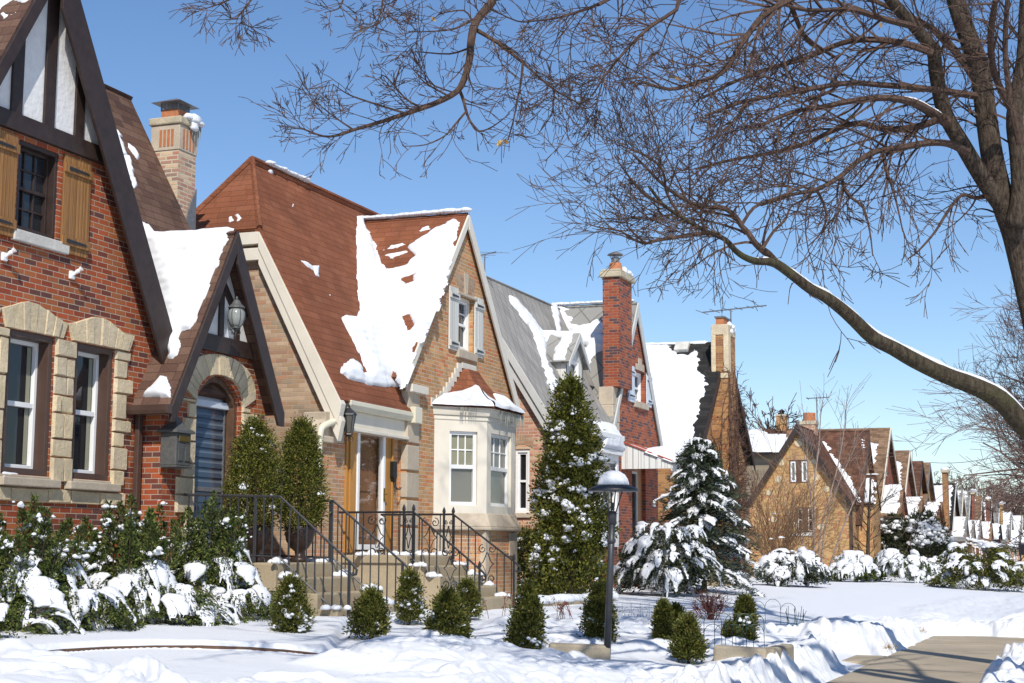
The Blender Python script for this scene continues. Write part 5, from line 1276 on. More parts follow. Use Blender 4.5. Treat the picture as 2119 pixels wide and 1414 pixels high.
    m = MB(); m.box(xk0, xk1, yk, yk1, zs, zt); CH_ = m.build('chimney', MT['brick_brown'], H)
    m = MB(); m.box(xk0-.07, xk1+.07, yk-.07, yk1+.07, zt, zt+.14); m.prism([(xk0-.04, yk-.04, zt+.141), (xk1+.04, yk-.04, zt+.141), (xk1+.04, yk1+.04, zt+.141), (xk0-.04, yk1+.04, zt+.141)], (0, 0, .06)); m.build('chimney_cap', MT['chim_cap'], CH_, bevel=.02)
    cx = (xk0+xk1)/2; m = MB(); m.lathe([(.19, 0), (.16, .1), (.14, .2)], (cx+.02, yk+.32, zt+.2), 12); m.lathe([(.15, 0), (.14, .1)], (cx, yk+.74, zt+.2), 12); m.build('flue', MT['flue'], CH_)
    m = MB(); c0 = (cx+.02, yk+.32, zt+.4); m.lathe([(.1, 0), (.1, .14)], c0, 10); m.lathe([(.2, .2), (.17, .24), (.03, .29)], c0, 10)
    for k in range(4): t = k*1.57+.5; m.beam((c0[0]+.1*math.cos(t), c0[1]+.1*math.sin(t), c0[2]+.1), (c0[0]+.16*math.cos(t), c0[1]+.16*math.sin(t), c0[2]+.21), .012, .012)
    m.build('rain_cap', MT['steel'], CH_)
    lumps('snow', [(xk1-.02, yk+.5, zt+.2), (xk1, yk+.75, zt+.2), (xk1, yk+.95, zt+.18)], np.array([(.1, .14, .14), (.1, .14, .1), (.08, .12, .07)]), CH_, seed=3, freq=6)
    m = MB()
    for z0, z1, dx, dy in ((zs-.45, zs-.001, .012, .02), (zs-.85, zs-.451, .05, .05), (zs-1.3, zs-.851, .02, .03)): m.box(xk0-dx-.1, XG+.01+dx*.3, yk-dy, yk+.5, z0, z1)
    m.build('shoulder_stones', MT['limestone'], CH_, bevel=.02)
    m = MB(); m.box(xk0-.1, XG+.004, yk+.01, yk+.5, .3, zs-1.301); m.build('chimney_base', MT['brick_brown'], CH_)
    m = MB()
    for k in range(6): z = .6+k*.36; m.box(xk0-.1, XG+.015, yk-.02, yk+(.22 if k % 2 else .36), z, z+.35)
    m.build('quoins', MT['limestone'], CH_, bevel=.012)
    # small bay with a snowy roof beside the chimney
    xb_ = -11.06; yb0, yb1 = 34.4, 35.92; zE, zT = onX(1284, 930, xb_).z, onX(1246, 872, X).z
    m = MB(); Pb = FX(xb_-.06); m.wall(rect(yb0+.05, yb1-.05, 1.6, zE-.05), [rect(yb0+.2, yb1-.2, 2.2, zE-.3)], Pb, (1, 0, 0), .1); m.box(X, xb_-.065, yb0+.05, yb0+.09, 1.6, zE-.05); m.box(X, xb_-.065, yb1-.09, yb1-.05, 1.6, zE-.05); m.box(X, xb_+.04, yb0-.02, yb1+.02, zE-.16, zE-.051); BB = m.build('bay', MT['white'], H, bevel=.006)
    window(Pb, BB, yb0+.2, yb1-.2, 2.2, zE-.3, rec=.04, sash='white', sw=.06, rail=.5, gu='glass_grey')
    m = MB(); m.prism([(X, yb0, zT), (X, yb1, zT), (xb_+.06, yb1+.06, zE), (xb_+.06, yb0-.06, zE)], (-.02, 0, -.05)); RB_ = m.build('bay_roof', MT['sh_grey'], BB)
    snow_patch('snow', RB_, (X, yb0, zT), (zT-zE, 0, xb_+.06-X), [(X, yb0, zT), (X, yb1, zT), (xb_+.08, yb1+.05, zE-.02), (xb_+.08, yb0-.05, zE-.02)], thick=.14, jag=.02, res=.035, soft=.12, seed=71)
    m = MB(); m.box(X, xb_-.1, yb0+.05, yb1-.05, .3, 1.599); m.build('bay_base', MT['brick_brown'], BB)
    # door under the awning
    m = MB(); fbox(m, G, DR[0]+.02, DR[1], DR[2], DR[3], -.14, -.1); DOO = m.build('door', MT['olddoor'], H)
    m = MB(); frame_bars(m, G, DR[0]+.05, DR[0]+.62, DR[2], DR[3]-.1, .06, -.1, -.05); m.build('storm_door', MT['grey_trim'], DOO); m = MB(); fbox(m, G, DR[0]+.1, DR[0]+.57, DR[2]+.05, DR[3]-.15, -.095, -.08); m.build('glass', MT['glass'], DOO)
    # awning
    ay0 = onX(1285, 940, XG).y; ax1 = onY(1392, 972, ay0).x; ay1 = onX(1450, 985, ax1).y; zt_, zb_ = onX(1286, 912, XG).z, onX(1286, 971, XG).z; z1 = onY(1390, 965, ay0).z+.12; zlo = zb_
    m = MB()
    slab(m, (X, ay0, zt_), (ax1, ay0, z1), (ax1, ay1, z1), (X, ay1, zt_), .025)
    k = 9
    for i in range(k):
        x0, x1 = XG+.01+(ax1-XG)*i/k, XG+.01+(ax1-XG)*(i+1)/k-.012; f = lambda x: zt_-.03+(z1-zt_)*(x-X)/(ax1-X)
        m.prism([(x0, ay0+.01, zlo), (x1, ay0+.01, zlo), (x1, ay0+.01, f(x1)), (x0, ay0+.01, f(x0))], (0, .02+.006*(i % 2), 0))
    AW = m.build('awning', MT['awning'], H)
    m = MB(); m.beam((X, ay0-.01, zt_+.012), (ax1, ay0-.01, z1+.012), .03, .03); m.beam((X+.02, ay0+1.1, zt_+.012), (ax1, ay0+1.1, z1+.012), .03, .03)
    m.build('awning_rib', MT['redpaint'], AW)
    m = MB(); m.beam((ax1-.03, ay0, z1-.12), (ax1-.03, ay1, z1-.12), .03, .22); m.build('awning_valance', MT['grey_trim'], AW)
    na = Vector((zt_-z1, 0, ax1-X)).normalized()
    az_ = lambda x, y: (x, y, zt_+(z1-zt_)*(x-X)/(ax1-X))
    snow_patch('snow', AW, (X, ay0, zt_), na, [az_(X+(ax1-X)*.52, ay0-.02), az_(X+(ax1-X)*.3, (ay0+ay1)/2), az_(X+(ax1-X)*.22, ay1), az_(ax1+.1, ay1), az_(ax1+.1, ay0-.02)], thick=.24, jag=.02, res=.04, soft=.2, seed=70)
    lumps('snow', [(ax1+.06, ay0+.1+.18*k_, z1-.02) for k_ in range(int((ay1-ay0)/.18))], np.array([(.14, .2, .16)]*int((ay1-ay0)/.18)), AW, seed=9, freq=3, rough=.3)
    return H
# ================================================================ ivy-grown house with black roof
def house_black():
    X = -11.3; P = FX(X); yc = 47.0; hw = 3.6; H = thing('brick_house', 'yellow brick house with snow-covered black roof and vine-grown stone-trimmed front chimney', 'house', (X, yc, .5))
    za = onX(1480, 706, X).z+.05; ze = onX(1425, 930, X).z; sg = (za-ze)/hw
    g = lambda y: za-.12-sg*abs(y-yc); y0, y1 = yc-hw+.25, yc+hw-.25
    m = MB(); m.wall([(y0, .3), (y1, .3), (y1, g(y1)), (yc, g(yc)), (y0, g(y0))], [rect(44.6, 45.5, 2.3, 3.6)], P, (1, 0, 0), .15)
    m.add([(X, y0, .3), (X, y0, g(y0)), (-19, y0, g(y0)), (-19, y0, .3)], [(0, 1, 2, 3)]); m.add([(X, y1, .3), (X, y1, g(y1)), (-19, y1, g(y1)), (-19, y1, .3)], [(3, 2, 1, 0)]); m.build('wall', MT['brick_vine'], H)
    window(P, H, 44.6, 45.5, 2.3, 3.6, rec=.1, outer='white', ow=.06)
    m = MB(); xo = -11.05
    slab(m, (xo, yc, za), (xo, yc+hw, ze), (-19.2, yc+hw, ze), (-19.2, yc, za), .12); slab(m, (xo, yc, za), (xo, yc-hw, ze), (-19.2, yc-hw, ze), (-19.2, yc, za), .12); RO = m.build('roof', MT['sh_black'], H)
    o, n = Vector((xo, yc, za)), Vector((0, -sg, 1)).normalized()
    roof_patch_px('snow', RO, [(1300, 716), (1386, 716), (1392, 726), (1400, 736), (1424, 736), (1432, 728), (1440, 722), (1446, 748), (1444, 764), (1452, 776), (1462, 790), (1458, 812), (1450, 832), (1448, 850), (1440, 872), (1436, 892), (1434, 912), (1430, 934), (1300, 934)], o, n, thick=.14, jag=.06, res=.04, soft=.16, seed=80)
    roof_patch_px('snow', RO, [(1300, 708), (1340, 710), (1400, 709), (1462, 706), (1462, 711), (1400, 713), (1300, 713)], o, n, thick=.08, jag=.03, res=.04, soft=.06, seed=81)
    m = MB(); p = onP(1412, 722, o, n); V_ = Vector((0, 1, sg)).normalized(); m.prism([p+Vector((-.22, 0, 0))-V_*.2, p+Vector((.22, 0, 0))-V_*.2, p+Vector((.22, 0, 0))+V_*.2, p+Vector((-.22, 0, 0))+V_*.2], n*.14); m.build('roof_vent', MT['sill'], RO, bevel=.02)
    m = MB(); Pg = FX(xo)
    for s in (1, -1): fpoly(m, Pg, [(yc, za-.02), (yc+s*hw, ze-.02), (yc+s*hw, ze-.24), (yc, za-.3)], .002+.001*s, .04)
    m.build('barge_board', MT['timber'], H); m = MB(); m.box(-19, xo, yc-hw-.1, yc-hw+.02, ze-.14, ze-.02); m.build('gutter', MT['brown'], H)
    # chimney
    xk1 = -10.75; yk = 45.95; xk0 = onY(1466, 700, yk).x; xk1 = onY(1506, 700, yk).x; yk1 = onX(1521, 700, xk1).y; zt = onY(1480, 672, yk).z; zsh = onY(1480, 845, yk).z
    m = MB(); m.box(xk0+.1, xk1, yk, yk1, .3, zt-.02); C = m.build('chimney', MT['brick_vine'], H)
    m = MB(); w = .14
    for x0, x1 in ((xk0+.08, xk0+.08+w), (xk1-w, xk1+.02)): m.box(x0, x1, yk-.03, yk+.3, onY(1480, 770 if x0 < xk1-w-.01 else 770, yk).z, zt-.3)
    m.box(xk0+.08, xk1+.02, yk-.032, yk1+.02, zt-.32, zt); m.box(xk1-w-.2, xk1+.02, yk-.03, yk+.2, onY(1500, 772, yk).z-.16, onY(1500, 772, yk).z-.002); m.build('stone_trim', MT['stone'], C, bevel=.02)
    m = MB(); m.box(xk0+.2, xk1-.15, yk+.12, yk1-.2, zt+.001, zt+.22); m.build('flue', MT['flue'], C); m = MB(); m.box(xk0+.17, xk1-.12, yk+.08, yk1-.1, zt+.221, zt+.27); m.build('chimney_cap', MT['steel'], C)
    lumps('snow', [(xk1-.02, yk+.3, zt), (xk1, yk+.55, zt-.05), (xk1+.02, yk+.75, zt-.12), (xk1+.03, yk+.4, zt-.2)], np.array([(.1, .16, .1), (.1, .16, .1), (.06, .14, .12), (.05, .12, .1)]), C, seed=3, freq=5)
    m = MB(); m.prism([(xk0+.1, yk, zsh+.25), (xk0-.75, yk, zsh-2.6), (xk0-.75, yk, .3), (xk0+.1, yk, .3)], (0, .5, 0)); m.build('chimney_shoulder', MT['brick_vine'], C)
    # bare vine
    rnd = random.Random(12); m = MB()
    for k in range(150):
        f = rnd.random()
        if f < .55:
            y = yk+rnd.random()*(yk1-yk); p = Vector((xk1+.02, y, .5)); d = Vector((0, rnd.gauss(0, .12), 1)); nrm = Vector((1, 0, 0))
        elif f < .8: p = Vector((rnd.uniform(xk0-.4, xk1), yk-.02, .5+rnd.random()*2)); d = Vector((rnd.gauss(.05, .15), 0, 1)); nrm = Vector((0, -1, 0))
        else: p = Vector((X+.02, rnd.uniform(yk1, y1), .5)); d = Vector((0, rnd.gauss(-.25, .15), 1)); nrm = Vector((1, 0, 0))
        q = p; pts = [p]; L = rnd.uniform(2.5, 7.6 if f < .55 else 5.5); st = .35; s_ = int(L/st)
        for i in range(s_):
            d = (d+Vector((rnd.gauss(0, .2)*(1-abs(nrm.x)), rnd.gauss(0, .2)*(1-abs(nrm.y)), 0))).normalized(); q = q+d*st
            if f < .8: q.y = min(max(q.y, yk-.03), yk1+.02); q.x = min(max(q.x, xk0-.02), xk1+.03)
            if f >= .8 and q.z > g(q.y)-.05: break
            if q.z > zt+.1: break
            pts.append(q+nrm*rnd.uniform(.0, .05))
        if len(pts) < 3: continue
        m.tube(pts, list(np.linspace(.02, .008, len(pts))), 4)
        for i in range(1, len(pts), 2): twig(m, rnd, pts[i], nrm*.6+rv3(rnd)*.5, rnd.uniform(.15, .45), .008, 1, 3, .5, (1, 3), 0, .9, .006, .6)
    m.build('vine', MT['vine'], H)
    p = Vector((xk0+.55, yk+.65, zt-.3)); antenna('tv_antenna', 'wide TV aerial with long horizontal boom above the vine-grown chimney', p, onY(1521, 640, yk+.65).z-p.z, 2.1, -.15, [(-.45, .5, 0), (-.25, .42, .0), (-.05, .4, .0), (.12, .34, 0), (.3, .3, 0), (.45, .22, 0), (.38, .2, .9)], .02)
    return H
# ================================================================ corner house and the row beyond
def gable_house(name, label, X, yc, hw, za, ze, depth, roof, brick, trim, snow=(), xo=.25, group=None, windows=(), base=.3, gut=None, sn=0):
    P = FX(X); H = thing(name, label, 'house', (X, yc, base), group); sg = (za-ze)/hw; g = lambda y: za-.12-sg*abs(y-yc); y0, y1 = yc-hw+.2, yc+hw-.2
    m = MB(); m.wall([(y0, base), (y1, base), (y1, g(y1)), (yc, g(yc)), (y0, g(y0))], [rect(*w) for w in windows], P, (1, 0, 0), .15)
    m.add([(X, y0, base), (X, y0, g(y0)), (X-depth, y0, g(y0)), (X-depth, y0, base)], [(0, 1, 2, 3)]); m.add([(X, y1, base), (X, y1, g(y1)), (X-depth, y1, g(y1)), (X-depth, y1, base)], [(3, 2, 1, 0)]); m.build('wall', MT[brick], H)
    for w in windows: window(P, H, *w, rec=.08, outer='white', ow=.08, sw=.05)
    m = MB(); x0 = X+xo; x1 = X-depth-.1
    slab(m, (x0, yc, za), (x0, yc+hw, ze), (x1, yc+hw, ze), (x1, yc, za), .12); slab(m, (x0, yc, za), (x0, yc-hw, ze), (x1, yc-hw, ze), (x1, yc, za), .12); RO = m.build('roof', MT[roof], H)
    m = MB(); Pg = FX(x0)
    for s in (1, -1): fpoly(m, Pg, [(yc, za-.02), (yc+s*hw, ze-.02), (yc+s*hw, ze-.26), (yc, za-.34)], .002+.001*s, .05)
    m.build('barge_board', MT[trim], H)
    o, n = Vector((x0, yc, za)), Vector((0, -sg, 1)).normalized(); L = math.hypot(hw, za-ze); V = Vector((0, -hw, ze-za)).normalized()
    for k, pts in enumerate(snow):     # fractions: along the eave from the front (metres back), down the slope
        snow_patch('snow', RO, o, n, [o+Vector((-a, 0, 0))+V*(b*L) for a, b in pts], thick=.14, jag=.1, res=.07, soft=.15, seed=sn+k)
    return H, RO
def entry_gable(H, X, yc, hw, za, ze, proj, roof, brick, snow=True, base=.3, seed=1):
    P = FX(X+proj); sg = (za-ze)/hw; m = MB(); y0, y1 = yc-hw+.12, yc+hw-.12; g = lambda y: za-.1-sg*abs(y-yc)
    m.wall([(y0, base), (y1, base), (y1, g(y1)), (yc, g(yc)), (y0, g(y0))], [rect(yc-.4, yc+.4, base+.9, base+2.7)], P, (1, 0, 0), .1); m.add([(X+proj, y0, base), (X+proj, y0, g(y0)), (X, y0, g(y0)), (X, y0, base)], [(0, 1, 2, 3)]); W = m.build('vestibule_wall', MT[brick], H)
    m = MB(); fbox(m, P, yc-.4, yc+.4, base+.9, base+2.7, -.1, -.06); m.build('door', MT['olddoor'], H)
    m = MB(); x0, x1 = X+proj+.15, X-2.2
    # flared near slope
    prof = [(0, za), (.55*hw, za-sg*.62*hw), (hw, ze+.0), (hw+.45, ze-.3)]
    for (a, za_), (b, zb_) in zip(prof, prof[1:]): slab(m, (x0, yc-a, za_), (x0, yc-b, zb_), (x1, yc-b, zb_), (x1, yc-a, za_), .08)
    slab(m, (x0, yc, za), (x0, yc+hw, ze), (x1, yc+hw, ze), (x1, yc, za), .08); R_ = m.build('roof', MT[roof], H)
    if snow:
        for (a, za_), (b, zb_) in list(zip(prof, prof[1:]))[:2]:
            o = Vector((x0, yc-a, za_)); V = Vector((0, a-b, zb_-za_)); n = Vector((0, -(za_-zb_), b-a)).normalized()
            snow_patch('snow', R_, o, n, [o+Vector((-.12, 0, 0)), o+Vector((-1.9, 0, 0)), o+Vector((-1.9, 0, 0))+V, o+Vector((-.25, 0, 0))+V], thick=.12, jag=.06, res=.07, soft=.12, seed=seed)
def corner_house():
    YW = 72.0; S = FY(YW); X = -11.35
    a = onY(1651, 878, YW); r = onY(1764, 1040, YW); l = onY(1560, 1017, YW); sl = (a.z-r.z)/(r.x-a.x); hx = r.x-a.x
    H = thing('brick_house', 'golden brick corner house with a sharp brown-trimmed gable facing the camera, beyond the side street', 'house', (X, 75, .3))
    U1 = (onY(1633, 975, YW).x, onY(1673, 975, YW).x, onY(1650, 1000, YW).z, onY(1650, 952, YW).z); U2 = (onY(1648, 1075, YW).x, onY(1685, 1075, YW).x, onY(1668, 1102, YW).z, onY(1668, 1050, YW).z)
    g = lambda x: a.z-.16-sl*abs(x-a.x); x0, x1 = a.x-hx+.1, X
    m = MB(); m.wall([(x0, .2), (x1, .2), (x1, g(x1)), (a.x, g(a.x)), (x0, g(x0))], [rect(*U1), rect(*U2)], S, (0, -1, 0), .12); m.add([(X, YW, .2), (X, 84, .2), (X, 84, 4), (X, YW, g(X))], [(0, 1, 2, 3)]); m.build('wall', MT['brick_golden'], H)
    for k, (u, out, sa) in enumerate(((U1, 'brownwood', 'white'), (U2, 'brownwood', 'cream'))):
        c = (u[0]+u[1])/2
        m = MB(); frame_bars(m, S, *u, .06, -.1, -.02); fbox(m, S, c-.13, c+.13, u[2]+.06, u[3]-.06, -.1, -.02); W = m.build('window', MT[out], H)
        for q0, q1 in ((u[0]+.06, c-.13), (c+.13, u[1]-.06)):
            m = MB(); frame_bars(m, S, q0, q1, u[2]+.06, u[3]-.06, .07 if k == 0 else .035, -.09, -.04)
            if k: fbox(m, S, q0, q1, (u[2]+u[3])/2-.02, (u[2]+u[3])/2+.02, -.088, -.045)
            m.build('sash', MT[sa], W); m = MB(); m.poly([S(q0+.02, u[2]+.08, -.07), S(q1-.02, u[2]+.08, -.07), S(q1-.02, u[3]-.08, -.07), S(q0+.02, u[3]-.08, -.07)]); m.build('glass', MT['glass_grey' if k == 0 else 'glass'], W)
    m = MB(); fbox(m, S, U2[0]-.2, U2[1]+.05, U2[2]-.16, U2[2]-.003, -.05, .06); m.build('window_sill', MT['sill'], H)
    rnd = random.Random(5); m = MB()
    for px, py in ((1652, 918), (1617, 957), (1611, 992), (1686, 955), (1688, 988), (1590, 1020), (1710, 1012), (1600, 1075), (1700, 1090), (1640, 1085)):
        p = onY(px, py, YW); w, h = rnd.uniform(.14, .24), rnd.uniform(.11, .18); m.add([tuple(p+Vector((math.cos(t)*w*rnd.uniform(.8, 1.1), -.02, math.sin(t)*h))) for t in np.linspace(0, 5.4, 7)], [tuple(range(7))])
    m.build('accent_stones', MT['stone'], H)
    m = MB(); yb = 80
    yo = YW-.25
    slab(m, (a.x, yo, a.z), (a.x+hx+.05, yo, a.z-sl*(hx+.05)), (a.x+hx+.05, yb, a.z-sl*(hx+.05)), (a.x, yb, a.z), .12); slab(m, (a.x, yo, a.z), (a.x-hx, yo, a.z-sl*hx), (a.x-hx, yb, a.z-sl*hx), (a.x, yb, a.z), .12); R1 = m.build('roof', MT['sh_brown2'], H)
    m = MB()
    for s in (1, -1): m.prism([(a.x, yo, a.z-.02), (a.x+s*(hx+.04), yo, a.z-sl*(hx+.04)-.02), (a.x+s*(hx+.04), yo, a.z-sl*(hx+.04)-.36), (a.x, yo, a.z-.42)], (0, -.04-.003*s, 0))
    m.build('barge_board', MT['timber'], H)
    # main roof: ridge runs to the street
    Ap = onX(1799, 889, -11.1); yr, zr = Ap.y, Ap.z; ylo = YW+1.4; zlo = onY(1790, 985, ylo+.6).z; zlo = zr-1.35*(yr-ylo)
    m = MB(); xf = -11.12; slab(m, (xf, yr, zr), (xf, ylo, zlo), (a.x+.1, ylo, zlo), (a.x+.1, yr, zr), .12); slab(m, (xf, yr, zr), (xf, 2*yr-ylo, zlo), (a.x+.1, 2*yr-ylo, zlo), (a.x+.1, yr, zr), .12); R2 = m.build('roof', MT['sh_brown2'], H)
    m = MB(); m.add([(-11.36, yr, zr-.14), (-11.36, ylo+.1, zlo-.0), (-11.36, ylo+.1, .2), (-11.36, 2*yr-ylo, .2), (-11.36, 2*yr-ylo, zlo)], [(0, 1, 2, 3, 4)]); m.build('front_gable', MT['brick_golden'], H)
    m = MB(); Pg = FX(xf); fpoly(m, Pg, [(yr, zr-.02), (ylo, zlo-.02), (ylo, zlo-.3), (yr, zr-.4)], .001, .05); m.build('barge_board', MT['brown'], H)
    o, n = Vector((xf, yr, zr)), Vector((0, -1.35, 1)).normalized()
    roof_patch_px('snow', R2, [(1690, 904), (1704, 916), (1720, 932), (1718, 938), (1734, 956), (1752, 980), (1766, 1004), (1784, 1040), (1764, 1044), (1738, 1008), (1716, 975), (1698, 940)], o, n, thick=.1, jag=.08, res=.06, soft=.12, seed=90)
    for k in range(4): roof_patch_px('snow', R2, [(1783, 909+5*k), (1790, 910+5*k), (1789, 913+5*k), (1783, 912+5*k)], o, n, thick=.06, jag=.03, res=.05, soft=.06, seed=92+k)
    # vestibule with low snowy roof
    yv = 74.6; rl, rr = onY(1768, 985, yv+.9), onY(1813, 984, yv+.9); el = onY(1768, 1043, yv)
    xw0, xw1 = X, onY(1808, 1100, yv).x; xv1 = rr.x
    m = MB(); slab(m, (xv1, yv+.9, rr.z), (xv1, yv-.15, el.z), (X-1.2, yv-.15, el.z), (X-1.2, yv+.9, rr.z), .1); slab(m, (xv1, yv+.9, rr.z), (xv1, yv+2.4, el.z-.2), (X-1.2, yv+2.4, el.z-.2), (X-1.2, yv+.9, rr.z), .1); R3 = m.build('roof', MT['sh_brown2'], H)
    m = MB(); m.add([(X-.2, yv, .2), (xw1, yv, .2), (xw1, yv, el.z-.02), (X-.2, yv, el.z-.02)], [(0, 1, 2, 3)]); m.add([(xw1, yv, .2), (xw1, yv+2.2, .2), (xw1, yv+2.2, el.z), (xw1, yv+.9, rr.z-.1), (xw1, yv, el.z-.02)], [(0, 1, 2, 3, 4)]); m.build('vestibule_wall', MT['brick_golden'], H)
    o, n = Vector((xv1, yv+.9, rr.z)), Vector((0, -(rr.z-el.z), 1.05)).normalized()
    roof_patch_px('snow', R3, [(1770, 992), (1808, 991), (1810, 1010), (1806, 1040), (1800, 1040), (1780, 1042), (1790, 1020), (1788, 1008), (1774, 1002)], o, n, thick=.1, jag=.1, res=.05, soft=.1, seed=97)
    lumps('snow', [(xv1-.1-.2*k, yv+.88, rr.z+.04) for k in range(5)], np.array([(.2, .12, .05)]*5), R3, seed=4, freq=3)
    m = MB(); m.beam((X+.05, YW-.08, .3), (X+.05, YW-.08, r.z-.2), .12, .1, (0, 1, 0)); m.build('downpipe', MT['brown'], H)
    c = onY(1675, 880, 76); chimney(H, c.x-.35, c.x+.35, 75.6, 76.3, 5.5, c.z, 'brick_pink', cap_h=.18, flue=False)
    m = MB(); m.tube([(c.x, 76, c.z+.15), (c.x, 76, onY(1675, 855, 76).z)], .3, 12); m.build('flue', MT['flue'], H)
    antenna('tv_antenna', 'small TV aerial on a tall mast above the red clay flue', (c.x+.2, 77, 6.5), onY(1683, 824, 77).z-6.5, 1.1, .1, [(-.4, .7, 0), (0, .5, .3), (.3, .4, -.4), (.45, .35, .5)], .025)
    m = MB(); q = onY(1750, 885, 79); m.tube([(q.x, 79, q.z-1), (q.x, 79, onY(1750, 847, 79).z)], .02, 5); m.build('mast', MT['antenna'], H)
    return H
def back_house():
    # house on the far side lot, snowed roof and tan siding
    Y0 = 84.0; yr = 87.0; H = thing('house', 'low house with tan siding and a fully snow-covered roof behind the golden gable', 'house', (-13.2, Y0, .3))
    e0, e1 = onY(1528, 933, Y0), onY(1645, 931, Y0); r0 = onY(1530, 890, yr)
    m = MB(); slab(m, (e0.x-.5, yr, r0.z), (e0.x-.5, Y0-.3, e0.z), (e1.x+.5, Y0-.3, e0.z), (e1.x+.5, yr, r0.z), .12); slab(m, (e0.x-.5, yr, r0.z), (e0.x-.5, yr+3, e0.z), (e1.x+.5, yr+3, e0.z), (e1.x+.5, yr, r0.z), .12); RO = m.build('roof', MT['sh_brown2'], H)
    m = MB(); m.box(e0.x, e1.x+.3, Y0+.1, yr+2.6, .2, e0.z-.02); m.add([(e0.x, Y0+.1, e0.z-.02), (e0.x, yr, r0.z-.13), (e0.x, yr+2.6, e0.z-.02)], [(0, 1, 2)]); m.build('wall', MT['siding'], H)
    m = MB(); m.box(e0.x-.5, e1.x+.5, Y0-.36, Y0-.31, e0.z-.26, e0.z-.02); m.box(e0.x-.4, e0.x-.1, Y0, Y0+.098, .2, e0.z-.03); m.build('fascia', MT['brown'], H)
    o, n = Vector((0, yr, r0.z)), Vector((0, -(r0.z-e0.z), yr-Y0+.3)).normalized()
    roof_patch_px('snow', RO, [(1515, 888), (1580, 890), (1590, 900), (1640, 900), (1660, 905), (1660, 934), (1515, 934)], o, n, thick=.16, jag=.04, res=.07, soft=.2, seed=99)
    c = onY(1618, 862, yr); m = MB(); b_ = onY(1618, 898, yr); m.box(c.x-.27, c.x+.27, yr-.3, yr+.3, b_.z-.5, c.z); C = m.build('chimney', MT['brick_golden'], H)
    m = MB(); m.box(c.x-.3, c.x+.3, yr-.33, yr+.33, c.z, c.z+.1); m.build('chimney_cap', MT['chim_cap'], C); m = MB(); m.box(c.x-.31, c.x+.31, yr-.34, yr+.34, b_.z-.4, b_.z+.05); m.build('flashing', MT['blackbox'], C); m = MB(); m.lathe([(.15, .1), (.14, .25), (.22, .28), (.03, .4)], (c.x, yr, c.z), 8); m.build('rain_cap', MT['blackbox'], C)
